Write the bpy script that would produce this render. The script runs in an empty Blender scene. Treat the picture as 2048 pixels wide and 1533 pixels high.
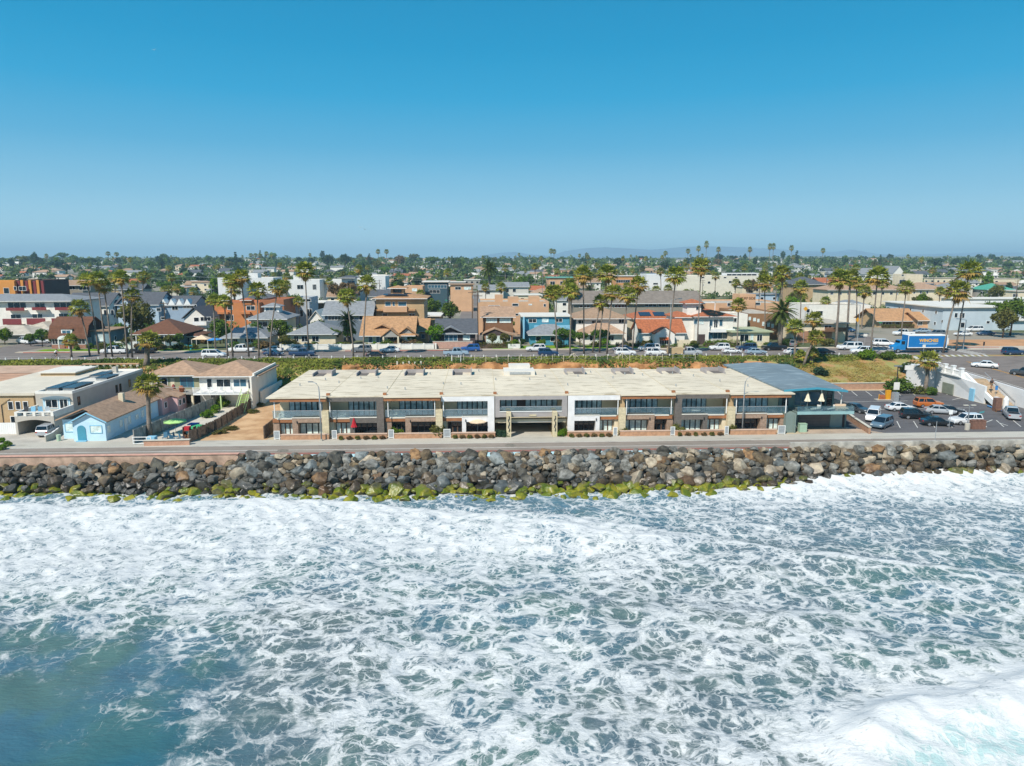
import bpy, math, random
import numpy as np
from math import sin, cos, pi, radians, tan, atan2, hypot, sqrt
from mathutils import Vector, Matrix
random.seed(7)
rng = np.random.default_rng(11)
SC = bpy.context.scene
COL = SC.collection

# ---------------------------------------------------------------- camera
FPX, PITCH, YAW, CZ = 1410.0, radians(9.8), radians(2.6), 30.0
cam_d = bpy.data.cameras.new("camera"); cam = bpy.data.objects.new("camera", cam_d); COL.objects.link(cam)
cam_d.sensor_width = 36; cam_d.lens = FPX / 2048 * 36
cam_d.clip_start = 0.5; cam_d.clip_end = 40000
cam.location = (0, 0, CZ); cam.rotation_euler = (pi/2 - PITCH, 0, -YAW)
SC.camera = cam

# ---------------------------------------------------------------- sky, sun, exposure
SUN_EL, SUN_AZ = radians(47), radians(-142)      # azimuth from +Y, clockwise: the sun stands behind and to the left
w = bpy.data.worlds.new("World"); SC.world = w; w.use_nodes = True
nt = w.node_tree; nt.nodes.clear()
sky = nt.nodes.new('ShaderNodeTexSky'); sky.sky_type = 'NISHITA'; sky.sun_disc = False
sky.sun_elevation = SUN_EL; sky.sun_rotation = SUN_AZ
sky.air_density = 1.0; sky.dust_density = 0.35; sky.ozone_density = 2.2; sky.altitude = 20
tcw = nt.nodes.new('ShaderNodeTexCoord'); sxw = nt.nodes.new('ShaderNodeSeparateXYZ'); nt.links.new(tcw.outputs['Generated'], sxw.inputs[0])
rp = nt.nodes.new('ShaderNodeValToRGB'); nt.links.new(sxw.outputs[2], rp.inputs[0])      # clear marine air: how the blue deepens with height
stops = [(0.0,(.58,.90,1.0)),(0.03,(.46,.78,.93)),(0.086,(.25,.58,.80)),(0.148,(.09,.44,.72)),(0.21,(.015,.37,.68)),(0.267,(.0,.315,.61)),(0.33,(.0,.275,.55)),(0.6,(.003,.2,.46)),(1.0,(.003,.16,.40))]
el = rp.color_ramp.elements
el[0].position = stops[0][0]; el[0].color = (*stops[0][1], 1); el[1].position = stops[-1][0]; el[1].color = (*stops[-1][1], 1)
for p_, c_ in stops[1:-1]: e_ = el.new(p_); e_.color = (*c_, 1)
sc10 = nt.nodes.new('ShaderNodeVectorMath'); sc10.operation = 'SCALE'; sc10.inputs['Scale'].default_value = 9.9; nt.links.new(rp.outputs[0], sc10.inputs[0])
mx_ = nt.nodes.new('ShaderNodeMix'); mx_.data_type = 'RGBA'; mx_.inputs[0].default_value = 0.975
nt.links.new(sky.outputs[0], mx_.inputs[6]); nt.links.new(sc10.outputs[0], mx_.inputs[7])
bg = nt.nodes.new('ShaderNodeBackground'); bg.inputs['Strength'].default_value = 0.09
wo = nt.nodes.new('ShaderNodeOutputWorld')
nt.links.new(mx_.outputs[2], bg.inputs[0]); nt.links.new(bg.outputs[0], wo.inputs[0])
sd = bpy.data.lights.new("sun", 'SUN'); sd.energy = 5.0; sd.angle = radians(0.5); sd.color = (1.0, 0.945, 0.865)
sun = bpy.data.objects.new("sun", sd); COL.objects.link(sun)
sv = Vector((sin(SUN_AZ)*cos(SUN_EL), cos(SUN_AZ)*cos(SUN_EL), sin(SUN_EL)))
sun.rotation_euler = (-sv).to_track_quat('-Z', 'Y').to_euler(); sun.location = (-60, -60, 120)
SC.view_settings.view_transform = 'Standard'; SC.view_settings.look = 'None'
SC.view_settings.exposure = 0.2; SC.view_settings.gamma = 1.0
SC.render.engine = 'CYCLES'
SC.cycles.max_bounces = 6; SC.cycles.transparent_max_bounces = 8; SC.cycles.volume_bounces = 0

# ---------------------------------------------------------------- survey helpers: where a sight line of the photograph meets the ground or a facade plane
def ray(u, v):
    x = (u-1024)/FPX; y = -(v-766.5)/FPX
    fy = cos(PITCH)+y*sin(PITCH); fz = -sin(PITCH)+y*cos(PITCH)
    return x*cos(YAW)+fy*sin(YAW), -x*sin(YAW)+fy*cos(YAW), fz
def G(u, v, z):
    d = ray(u, v); t = (z-CZ)/d[2]; return d[0]*t, d[1]*t
def AY(u, v, Y):
    d = ray(u, v); t = Y/d[1]; return d[0]*t, CZ+d[2]*t
def AX(u, Y): return AY(u, 800, Y)[0]
def UV(x, y, z):
    cx = x*cos(YAW)-y*sin(YAW); cy = x*sin(YAW)+y*cos(YAW); dz = z-CZ
    f = cy*cos(PITCH)-dz*sin(PITCH); up = cy*sin(PITCH)+dz*cos(PITCH)
    return 1024+FPX*cx/f, 766.5-FPX*up/f
def sm(a, b, x):
    t = min(1.0, max(0.0, (x-a)/(b-a))) if b != a else float(x > a)
    return t*t*(3-2*t)
def toe(x):
    pts = [(-400,135),(-44,135),(-42,131),(-31,131),(-29,143),(62,143),(66,138.2),(300,138.2)]
    for (a, ya), (b, yb) in zip(pts, pts[1:]):
        if a <= x <= b: return ya+(yb-ya)*(x-a)/(b-a)
    return 136
def gz(x, y):
    if y > 152.5:
        t = max(0.0, y-170); t2 = min(t, 1150)
        return 9.0 + 0.004*t2 + 1.1e-5*t2*t2
    t0 = toe(x)
    k = sm(t0, 152.5, y) if x < 62 else max(0.0, min(1.0, (y-t0)/(152.5-t0)))
    if x > 66 and y > t0: k = 0.3+0.7*k
    return 4.2 + 4.8*k
def Gt(u, v):
    z = 9.0
    for _ in range(12):
        x, y = G(u, v, z); z = gz(x, y)
    return x, y, z

# ---------------------------------------------------------------- mesh and object helpers
def lin(h):
    h = h.lstrip('#'); o = []
    for i in (0, 2, 4):
        c = int(h[i:i+2], 16)/255; o.append(c/12.92 if c <= 0.04045 else ((c+0.055)/1.055)**2.4)
    return (*o, 1.0)
class MB:
    """collects boxes, prisms, tubes and sheets, then links them as one mesh object"""
    def __init__(s): s.v = []; s.f = []; s.m = []; s.mi = 0
    def add(s, vs, fs):
        o = len(s.v); s.v.extend(vs); s.f.extend([tuple(i+o for i in f) for f in fs]); s.m.extend([s.mi]*len(fs)); return s
    def box(s, x0, x1, y0, y1, z0, z1):
        return s.add([(x0,y0,z0),(x1,y0,z0),(x1,y1,z0),(x0,y1,z0),(x0,y0,z1),(x1,y0,z1),(x1,y1,z1),(x0,y1,z1)],
                     [(0,3,2,1),(4,5,6,7),(0,1,5,4),(1,2,6,5),(2,3,7,6),(3,0,4,7)])
    def cbox(s, cx, cy, cz, sx, sy, sz, rz=0, rx=0):
        M = Matrix.Translation((cx,cy,cz)) @ Matrix.Rotation(rz,4,'Z') @ Matrix.Rotation(rx,4,'X')
        vs = [tuple(M @ Vector((a*sx/2, b*sy/2, c*sz/2))) for c in (-1,1) for a, b in ((-1,-1),(1,-1),(1,1),(-1,1))]
        return s.add(vs, [(0,3,2,1),(4,5,6,7),(0,1,5,4),(1,2,6,5),(2,3,7,6),(3,0,4,7)])
    def poly(s, pts, z0, z1):      # vertical prism over a ccw footprint
        n = len(pts)
        return s.add([(x,y,z0) for x,y in pts]+[(x,y,z1) for x,y in pts],
                     [tuple(range(n-1,-1,-1)), tuple(range(n,2*n))]+[(i,(i+1)%n,n+(i+1)%n,n+i) for i in range(n)])
    def xprism(s, prof, x0, x1):   # profile in (y,z), extruded along x
        n = len(prof)
        return s.add([(x0,y,z) for y,z in prof]+[(x1,y,z) for y,z in prof],
                     [tuple(range(n)), tuple(range(2*n-1,n-1,-1))]+[(i,n+i,n+(i+1)%n,(i+1)%n) for i in range(n)])
    def yprism(s, prof, y0, y1):   # profile in (x,z), extruded along y
        n = len(prof)
        return s.add([(x,y0,z) for x,z in prof]+[(x,y1,z) for x,z in prof],
                     [tuple(range(n)), tuple(range(2*n-1,n-1,-1))]+[(i,(i+1)%n,n+(i+1)%n,n+i) for i in range(n)][::1])
    def tube(s, pts, rs, n=8, cap=True):
        base = len(s.v); k = len(pts); vs = []; fs = []
        for i, p in enumerate(pts):
            p = Vector(p); a = Vector(pts[max(0,i-1)]); b = Vector(pts[min(k-1,i+1)]); d = (b-a).normalized()
            q = d.orthogonal().normalized() if abs(d.z) < 0.9 else Vector((1,0,0)); q = (q-d*q.dot(d)).normalized(); e = d.cross(q)
            r = rs[i] if hasattr(rs, '__len__') else rs
            for j in range(n):
                t = 2*pi*j/n; vs.append(tuple(p+q*(r*cos(t))+e*(r*sin(t))))
        for i in range(k-1):
            for j in range(n):
                fs.append((i*n+j, i*n+(j+1)%n, (i+1)*n+(j+1)%n, (i+1)*n+j))
        if cap: fs += [tuple(range(n-1,-1,-1)), tuple(range((k-1)*n, k*n))]
        return s.add(vs, fs)
    def lathe(s, prof, n=12, c=(0,0)):
        k = len(prof); vs = [(c[0]+r*cos(2*pi*j/n), c[1]+r*sin(2*pi*j/n), z) for r, z in prof for j in range(n)]
        fs = [(i*n+j, i*n+(j+1)%n, (i+1)*n+(j+1)%n, (i+1)*n+j) for i in range(k-1) for j in range(n)]
        fs += [tuple(range(n-1,-1,-1)), tuple(range((k-1)*n, k*n))]
        return s.add(vs, fs)
    def mesh(s, name, mats, smooth=False):
        me = bpy.data.meshes.new(name); me.from_pydata(s.v, [], s.f)
        for m in (mats if isinstance(mats, (list, tuple)) else [mats]): me.materials.append(m)
        if s.mi or any(s.m): me.polygons.foreach_set('material_index', s.m)
        if smooth: me.polygons.foreach_set('use_smooth', [True]*len(s.f))
        me.update(); return me
    def build(s, name, mats, parent=None, smooth=False, loc=None):
        return link(name, s.mesh(name, mats, smooth), parent, loc)
def link(name, me, parent=None, loc=None, rz=0):
    o = bpy.data.objects.new(name, me); COL.objects.link(o)
    if parent is not None: o.parent = parent
    if loc is not None: o.location = loc
    if rz: o.rotation_euler = (0, 0, rz)
    return o
def tag(o, label, cat, group=None, kind=None):
    o['label'] = label
    if cat: o['category'] = cat
    if group: o['group'] = group
    if kind: o['kind'] = kind
    return o
def thing(name, label, cat, loc=(0,0,0), rz=0, group=None):
    return tag(link(name, None, None, loc, rz), label, cat, group)
def struct(name, o_or_mb, m=None, smooth=False):
    o = o_or_mb.build(name, m, None, smooth) if isinstance(o_or_mb, MB) else o_or_mb
    o['kind'] = 'structure'; return o
def dup(o, loc, rz=0, label=None, group=None, scale=None):
    r = o.copy(); COL.objects.link(r); r.location = loc; r.rotation_euler = (0, 0, rz)
    if label: r['label'] = label
    if group: r['group'] = group
    if scale is not None: r.scale = (scale,)*3 if not hasattr(scale, '__len__') else scale
    for ch in list(o.children):
        c = ch.copy(); COL.objects.link(c); c.parent = r
        for g in list(ch.children):
            d = g.copy(); COL.objects.link(d); d.parent = c
    return r

# ---------------------------------------------------------------- procedural materials
MATS = {}
def nm(m):
    m.use_nodes = True; t = m.node_tree; b = t.nodes['Principled BSDF']; return t, b
def N(t, kind, **kw):
    n = t.nodes.new('ShaderNode'+kind)
    for k, v in kw.items():
        if k in ('operation','blend_type','data_type','feature','noise_dimensions','voronoi_dimensions','wave_type','bands_direction','attribute_name','attribute_type','interpolation_type','offset','offset_frequency','squash'):
            setattr(n, k, v)
        else: n.inputs[k].default_value = v
    return n
def mathn(t, op, a, b=None, clamp=False):
    n = t.nodes.new('ShaderNodeMath'); n.operation = op; n.use_clamp = clamp
    for i, x in enumerate((a, b)):
        if x is None: continue
        if isinstance(x, (int, float)): n.inputs[i].default_value = x
        else: t.links.new(x, n.inputs[i])
    return n.outputs[0]
def mixc(t, fac, a, b, mode='MIX'):
    n = t.nodes.new('ShaderNodeMix'); n.data_type = 'RGBA'; n.blend_type = mode
    for i, x in ((0, fac), (6, a), (7, b)):
        if isinstance(x, (int, float)): n.inputs[i].default_value = x
        elif isinstance(x, tuple): n.inputs[i].default_value = x
        else: t.links.new(x, n.inputs[i])
    return n.outputs[2]
def smooth_n(t, x, a, b, lo=0.0, hi=1.0):
    n = t.nodes.new('ShaderNodeMapRange'); n.interpolation_type = 'SMOOTHSTEP'
    for i, q in ((0, x), (1, a), (2, b), (3, lo), (4, hi)):
        if isinstance(q, (int, float)): n.inputs[i].default_value = q
        else: t.links.new(q, n.inputs[i])
    return n.outputs[0]
def mat(name, col, rough=0.85, var=0.12, scale=1.2, bump=0.0, metal=0.0, col2=None, spec=None, objvar=0.0, coat=0.0, lines=None):
    """painted, plastered, paved or planted surface: base colour broken up by noise, optional courses (lines = spacing, axis, strength)"""
    if name in MATS: return MATS[name]
    m = bpy.data.materials.new(name); t, b = nm(m)
    c = lin(col) if isinstance(col, str) else (*col, 1.0)
    tc = N(t, 'TexCoord'); pos = tc.outputs['Object']
    n1 = N(t, 'TexNoise', Scale=scale, Detail=6.0, Roughness=0.62); t.links.new(pos, n1.inputs['Vector'])
    dark = tuple(x*(1-var*1.6) for x in c[:3])+(1.0,); lite = tuple(min(1, x*(1+var)) for x in c[:3])+(1.0,)
    if col2: dark = lin(col2)
    f = smooth_n(t, n1.outputs['Fac'], 0.32, 0.68)
    out = mixc(t, f, dark, lite)
    if lines:
        sp, ax, st = lines
        sx = N(t, 'SeparateXYZ'); t.links.new(pos, sx.inputs[0])
        q = mathn(t, 'FRACT', mathn(t, 'DIVIDE', sx.outputs[ax], sp))
        g = mathn(t, 'LESS_THAN', q, 0.14)
        out = mixc(t, mathn(t, 'MULTIPLY', g, st), out, tuple(x*0.35 for x in c[:3])+(1.0,))
    if objvar:
        oi = N(t, 'ObjectInfo'); hsv = N(t, 'HueSaturation')
        t.links.new(out, hsv.inputs['Color'])
        t.links.new(mathn(t, 'ADD', mathn(t, 'MULTIPLY', oi.outputs['Random'], objvar), 1-objvar/2), hsv.inputs['Value'])
        t.links.new(mathn(t, 'ADD', mathn(t, 'MULTIPLY', oi.outputs['Random'], objvar*0.08), 0.5-objvar*0.04), hsv.inputs['Hue'])
        out = hsv.outputs[0]
    t.links.new(out, b.inputs['Base Color'])
    b.inputs['Roughness'].default_value = rough; b.inputs['Metallic'].default_value = metal
    if spec is not None: b.inputs['Specular IOR Level'].default_value = spec
    if coat: b.inputs['Coat Weight'].default_value = coat
    if bump:
        n2 = N(t, 'TexNoise', Scale=scale*7, Detail=5.0); t.links.new(pos, n2.inputs['Vector'])
        bp = N(t, 'Bump', Strength=bump, Distance=0.05); t.links.new(n2.outputs['Fac'], bp.inputs['Height']); t.links.new(bp.outputs[0], b.inputs['Normal'])
    MATS[name] = m; return m
def glass(name, col, rough=0.06):
    if name in MATS: return MATS[name]
    m = bpy.data.materials.new(name); t, b = nm(m)
    n1 = N(t, 'TexNoise', Scale=0.7, Detail=2.0); tc = N(t, 'TexCoord'); t.links.new(tc.outputs['Object'], n1.inputs['Vector'])
    c = lin(col); t.links.new(mixc(t, n1.outputs['Fac'], tuple(x*0.5 for x in c[:3])+(1,), c), b.inputs['Base Color'])
    b.inputs['Roughness'].default_value = rough; b.inputs['Specular IOR Level'].default_value = 0.8
    MATS[name] = m; return m
def brickmat(name, c1, c2, mortar, sc=4.0, rough=0.9):
    if name in MATS: return MATS[name]
    m = bpy.data.materials.new(name); t, b = nm(m)
    tc = N(t, 'TexCoord'); mp = N(t, 'Mapping'); mp.inputs['Rotation'].default_value = (pi/2, 0, 0)
    t.links.new(tc.outputs['Object'], mp.inputs[0])
    br = N(t, 'TexBrick', Color1=lin(c1), Color2=lin(c2), Mortar=lin(mortar), Scale=sc); br.inputs['Mortar Size'].default_value = 0.03
    t.links.new(mp.outputs[0], br.inputs['Vector'])
    n1 = N(t, 'TexNoise', Scale=1.5, Detail=5.0); t.links.new(tc.outputs['Object'], n1.inputs['Vector'])
    t.links.new(mixc(t, 0.35, br.outputs['Color'], n1.outputs['Fac'], 'OVERLAY'), b.inputs['Base Color'])
    b.inputs['Roughness'].default_value = rough; MATS[name] = m; return m
def leafmat(name, col, col2, objvar=0.25, trans=0.3, sc=0.6):
    if name in MATS: return MATS[name]
    m = bpy.data.materials.new(name); m.use_nodes = True; t = m.node_tree; t.nodes.clear()
    tc = N(t, 'TexCoord'); n1 = N(t, 'TexNoise', Scale=sc, Detail=4.0); t.links.new(tc.outputs['Object'], n1.inputs['Vector'])
    out = mixc(t, smooth_n(t, n1.outputs['Fac'], 0.36, 0.64), lin(col), lin(col2))
    oi = N(t, 'ObjectInfo'); hsv = N(t, 'HueSaturation'); t.links.new(out, hsv.inputs['Color'])
    t.links.new(mathn(t, 'ADD', mathn(t, 'MULTIPLY', oi.outputs['Random'], objvar), 1-objvar/2), hsv.inputs['Value'])
    t.links.new(mathn(t, 'ADD', mathn(t, 'MULTIPLY', oi.outputs['Random'], objvar*0.1), 0.5-objvar*0.05), hsv.inputs['Hue'])
    d = N(t, 'BsdfDiffuse'); tr = N(t, 'BsdfTranslucent'); mx = N(t, 'MixShader', Fac=trans); o = N(t, 'OutputMaterial')
    t.links.new(hsv.outputs[0], d.inputs[0]); t.links.new(hsv.outputs[0], tr.inputs[0])
    t.links.new(d.outputs[0], mx.inputs[1]); t.links.new(tr.outputs[0], mx.inputs[2]); t.links.new(mx.outputs[0], o.inputs[0])
    MATS[name] = m; return m
def stained(name, col, stain, lo=.5, amt=.7):
    m = bpy.data.materials.new(name); t, b = nm(m); tc = N(t, 'TexCoord')
    n1 = N(t, 'TexNoise', Scale=0.12, Detail=6.0); t.links.new(tc.outputs['Object'], n1.inputs['Vector'])
    mp = N(t, 'Mapping'); mp.inputs['Scale'].default_value = (0.35, 1.3, 1.0); t.links.new(tc.outputs['Object'], mp.inputs[0])
    n2 = N(t, 'TexNoise', Scale=0.8, Detail=7.0, Roughness=0.65); t.links.new(mp.outputs[0], n2.inputs['Vector'])
    c = lin(col); c = mixc(t, smooth_n(t, n1.outputs['Fac'], .35, .65), tuple(x*.88 for x in c[:3])+(1,), c)
    t.links.new(mixc(t, smooth_n(t, n2.outputs['Fac'], lo, lo+.13, 0, amt), c, lin(stain)), b.inputs['Base Color']); b.inputs['Roughness'].default_value = .95
    MATS[name] = m; return m
ASPH = stained('asphalt', '#7d736b', '#5f5751', .48, .55)
ASPH2 = stained('asphalt_dark', '#5f5c5c', '#474545', .48, .6)
STRAND = stained('strand_asphalt', '#8f8478', '#6f665c', .52, .6)
CONC = stained('concrete', '#b7b1a3', '#918b7e', .54, .6)
CONCL = mat('concrete_light', '#c4bfb0', 0.9, 0.08, 0.5)
WALK = mat('sidewalk', '#b9ab97', 0.9, 0.08, 0.5)
PAINT = mat('road_paint', '#cfccc2', 0.8, 0.12, 1.5)
YPAINT = mat('yellow_paint', '#c78f2a', 0.8, 0.15, 1.5)
REDK = mat('red_kerb_paint', '#a85040', 0.85, 0.15, 1.0)
WHITE = mat('white_paint', '#e6e6e2', 0.7, 0.04, 0.8)
WHITES = mat('white_stucco', '#e2ded4', 0.9, 0.05, 0.6)
CREAM = mat('cream_stucco', '#d9cbae', 0.9, 0.06, 0.6)
BLACKM = mat('dark_metal', '#26272a', 0.5, 0.1, 2)
GREYM = mat('grey_metal', '#8d9194', 0.45, 0.1, 2, metal=0.4)
GALV = mat('galvanised_steel', '#a7acae', 0.5, 0.08, 3, metal=0.3)
WOODP = mat('grey_wood', '#6f5f50', 0.9, 0.25, 2.5, col2='#4a3d33', lines=(0.16, 0, 0.6))
DIRT = mat('dirt', '#c2a078', 0.95, 0.1, 0.3, 0.3, col2='#a9825a')
LAWN = leafmat('lawn_grass', '#5b7a24', '#7d9a35', 0.0, 0.0, 0.8)
SOIL = mat('orange_soil', '#ac7d50', 0.95, 0.2, 0.5, 0.6, col2='#85592f')
def clearglass(name, col, fac=0.45):
    m = bpy.data.materials.new(name); m.use_nodes = True; t = m.node_tree; t.nodes.clear()
    a = N(t, 'BsdfTransparent', Color=(.8,.9,.9,1)); g = N(t, 'BsdfGlossy', Color=(.9,.95,1,1), Roughness=.05); d = N(t, 'BsdfDiffuse', Color=lin(col)); o = N(t, 'OutputMaterial')
    m1 = N(t, 'MixShader', Fac=.5); m2 = N(t, 'MixShader', Fac=fac)
    t.links.new(d.outputs[0], m1.inputs[1]); t.links.new(g.outputs[0], m1.inputs[2]); t.links.new(a.outputs[0], m2.inputs[1]); t.links.new(m1.outputs[0], m2.inputs[2]); t.links.new(m2.outputs[0], o.inputs[0]); return m
GL_D = glass('window_glass_dark', '#1d2a33')
GL_B = glass('window_glass_blue', '#3f6a80')
GL_S = mat('painted_sky_reflection_glass', '#b4cbd4', 0.15, 0.3, 0.9, spec=0.7, col2='#6f8d9b')  # curtains and the sky's reflection are both put into the pale base colour
GL_C = mat('curtained_glass', '#d3e2dc', 0.25, 0.2, 1.2, spec=0.6)
# ================================================================ OCEAN
def axis(segs):
    out = []
    for a, b, st in segs:
        n = max(1, round((b-a)/st)); out += [a+(b-a)*i/n for i in range(n)]
    return np.array(out+[segs[-1][1]])
ox = axis([(-9000,-600,1400),(-600,-130,40),(-130,-72,2.0),(-72,84,0.3),(84,140,2.0),(140,600,40),(600,9000,1400)])
oy = axis([(-9000,-300,1500),(-300,0,30),(0,30,2.0),(30,95,0.3)])
X, Y = np.meshgrid(ox, oy)
def vnoise(X, Y, s, seed):
    r = np.random.default_rng(seed); T = r.random((256, 256))
    x = X*s; y = Y*s; xi = np.floor(x).astype(int); yi = np.floor(y).astype(int); fx = x-xi; fy = y-yi
    fx = fx*fx*(3-2*fx); fy = fy*fy*(3-2*fy)
    g = lambda a, b: T[(yi+b) % 256, (xi+a) % 256]
    return (g(0,0)*(1-fx)+g(1,0)*fx)*(1-fy)+(g(0,1)*(1-fx)+g(1,1)*fx)*fy
def fbm(X, Y, s, seed, o=4):
    a = 0; n = 0; amp = 1
    for i in range(o): a = a+amp*vnoise(X, Y, s*2**i, seed+i); n += amp; amp *= 0.5
    return a/n
def sstep(a, b, x):
    t = np.clip((x-a)/(b-a), 0, 1); return t*t*(3-2*t)
def lineY(pts, X):     # polyline y(x) through points of the water surface
    P = sorted(G(u, v, 0) for u, v in pts)
    return np.interp(X, [p[0] for p in P], [p[1] for p in P])
def field(anchors, X, Y, sig):
    W = np.zeros_like(X); V = np.zeros_like(X)
    for u, v, a in anchors:
        x, y = G(u, v, 0); s = sig*(0.55+0.45*(y-38)/40)
        wgt = np.exp(-(((X-x)/(s*1.5))**2+((Y-y)/s)**2))+1e-12/(1+(X-x)**2+(Y-y)**2); W += wgt; V += wgt*a
    return V/W
Xn = np.clip(X, -75, 90); Yn = np.clip(Y, 28, 96)
warpx = (fbm(X, Y, 0.09, 21, 3)-0.5)*9; warpy = (fbm(X, Y, 0.09, 41, 3)-0.5)*6
dens = field([(0,1000,.42),(200,1000,.45),(500,1005,.55),(800,1000,.42),(1100,1005,.45),(1300,1000,.5),(1600,965,.95),(1800,960,.95),(2040,965,.8),(1500,990,.85),
  (0,1050,.95),(150,1060,.97),(300,1070,.97),(450,1050,.92),(600,1050,1.),(750,1055,1.),(900,1060,.95),(1050,1075,.97),(1200,1090,.9),(1150,1050,.6),
  (0,1120,.95),(150,1140,.9),(300,1150,.85),(450,1130,.83),(600,1120,.75),(750,1110,.7),(900,1120,.62),(1050,1130,.66),
  (0,1190,.6),(120,1200,.65),(250,1210,.62),(400,1190,.6),(550,1200,.6),(700,1200,.62),(900,1210,.6),(1100,1210,.6),
  (0,1255,.3),(80,1262,.42),(180,1275,.28),(0,1300,0.03),(150,1310,0.),(0,1400,0.),(150,1400,0.),(0,1500,0.),(150,1500,0.),(260,1480,0.),(250,1340,.02),(300,1420,.0),
  (300,1290,.38),(400,1270,.5),(330,1350,.3),(420,1330,.45),(400,1420,.34),(480,1390,.42),(380,1500,.2),(450,1490,.32),(500,1533,.32),(520,1460,.42),
  (600,1300,.55),(750,1320,.6),(650,1420,.5),(700,1500,.55),(850,1400,.6),(900,1500,.66),(1000,1300,.6),(1050,1450,.6),
  (1350,1040,.5),(1550,1040,.55),(1800,1030,.5),(2000,1040,.45),(1400,1110,.45),(1600,1110,.42),(1800,1110,.4),(2020,1120,.38),(1300,1090,.7),(1500,1140,.62),(1800,1165,.5),(2030,1180,.6),
  (1250,1180,.55),(1450,1200,.48),(1650,1210,.42),(1850,1230,.5),(2030,1250,.48),(1200,1280,.6),(1400,1290,.6),(1600,1300,.5),(1800,1300,.52),(2030,1320,.48),
  (1250,1400,.6),(1450,1380,.58),(1600,1420,.6),(1750,1370,.6),(1900,1360,.68),(2040,1360,.75),(1350,1500,.66),(1550,1500,.78),(1750,1500,1.0)], X+warpx*0.6, Y+warpy*0.6, 5.0)
dens = dens*.96-.035*sstep(.1,.4,dens)+(fbm(X, Y, 0.16, 5, 4)-0.5)*0.40*sstep(0.05, 0.4, dens)
# the broken crests and the breaker in the near right corner
c1 = lineY([(0,1022),(250,1030),(450,1012),(700,1016),(1000,1045),(1250,1090)], X)
c2 = lineY([(1050,1032),(1400,1085),(1700,1130),(2048,1165)], X)
c3 = lineY([(900,1200),(1300,1235),(1500,1240),(1800,1300),(2048,1330)], X)
bw = (fbm(X, Y*0+3, 0.25, 77, 3)-0.5)*1.6
bp = [(1560,1590),(1640,1545),(1700,1490),(1780,1455),(1900,1425),(2060,1392),(2300,1360)]
c4 = lineY(bp, X)+bw
def crest(c, h, wf, wb, x0, x1):
    d = Y-c; p = np.where(d > 0, np.exp(-(d/wf)**2), np.exp(-(d/wb)**2))
    return h*p*sstep(x0-8, x0+6, X)*(1-sstep(x1-6, x1+8, X))
H = crest(c1, 0.85, 1.1, 6.0, -90, 18)+crest(c2, 0.75, 1.3, 6.0, 6, 110)+crest(c3, 0.5, 2.2, 5.0, 0, 110)
x4 = G(1640, 1533, 0)[0]; brk = sstep(x4-1.5, x4+6, X)
d4 = Y-c4
H += brk*1.25*np.where(d4 > 0, np.exp(-(d4/1.7)**2), np.exp(-(d4/3.6)**2))*(.75+.5*fbm(X, Y, .5, 17, 4))
yb = np.interp(X, [-80,-56,-30,2,40,50,66,90], [91.4,90.6,88.6,87.4,88.4,90.6,92.0,92.6])
live = (1-sstep(90, 200, np.abs(X)))*sstep(10, 30, Y)
H += 1.15*np.exp(-((Y-yb-.5)/3.2)**2)*sstep(26, 50, X)+.25*np.exp(-((Y-yb)/2)**2)
H += live*((fbm(X, Y, 0.22, 91, 3)-0.5)*0.7+(fbm(X+Y*0.3, Y, 0.8, 95, 4)-0.5)*0.42*(0.4+dens)) + (1-live)*(fbm(X, Y, 0.03, 3, 3)-0.5)*0.6
dens = np.where(brk*(d4 > -1.0)*(d4 < 2.6) > 0.15, 1.35, dens)
dens += brk*np.exp(-((d4-1.4)/2.2)**2)*0.55
face = brk*sstep(-4.0, -1.9, d4)*(1-sstep(-1.1, -0.3, d4))      # clean teal back of the breaker with streaks of spray
dens = dens*(1-0.5*brk*(1-sstep(-1.8, -0.8, d4)))+0.42*face
dens += 0.5*(crest(c1, 1, 1.6, 1.2, -90, 18)+0.7*crest(c2, 1, .8, .8, 6, 110))
dens += 0.35*np.exp(-((Y-yb+0.8)/1.3)**2)*sstep(10, 60, X)+0.15*np.exp(-((Y-yb+0.2)/0.6)**2)
pale = brk*(1-sstep(-1.2, 0.2, d4))*.8
dens = np.clip(dens, 0, 1.4)
dens = np.where((Y < 25) | (np.abs(X) > 100), 0.12, dens)
deep = field([(250,1533,1.),(200,1480,.9),(330,1500,.8),(100,1533,.5),(260,1430,.5),(0,1400,0.),(100,1300,0.),(500,1400,0.),(600,1533,0.),(0,1480,.1),(150,1380,0.),(420,1440,.1)], X+warpx*.9, Y+warpy*.9, 6.0)
deep = np.where((Y < 60) & (X < -8), deep, 0)
hues = fbm(X, Y, 0.07, 61, 3)
nx, ny = len(ox), len(oy)
V = np.stack([X.ravel(), Y.ravel(), H.ravel()], 1)
I = np.arange(nx*ny).reshape(ny, nx)
Fq = np.stack([I[:-1,:-1].ravel(), I[:-1,1:].ravel(), I[1:,1:].ravel(), I[1:,:-1].ravel()], 1)
def npmesh(name, V, F, mats, smooth=True):
    me = bpy.data.meshes.new(name); k = F.shape[1]
    me.vertices.add(len(V)); me.vertices.foreach_set('co', V.astype(np.float32).ravel())
    me.loops.add(F.size); me.loops.foreach_set('vertex_index', F.astype(np.int32).ravel())
    me.polygons.add(len(F)); me.polygons.foreach_set('loop_start', np.arange(len(F), dtype=np.int32)*k)
    me.polygons.foreach_set('loop_total', np.full(len(F), k, dtype=np.int32))
    me.polygons.foreach_set('use_smooth', np.full(len(F), smooth))
    for m in mats if isinstance(mats, (list, tuple)) else [mats]: me.materials.append(m)
    me.update(calc_edges=True); me.validate(); return me
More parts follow.
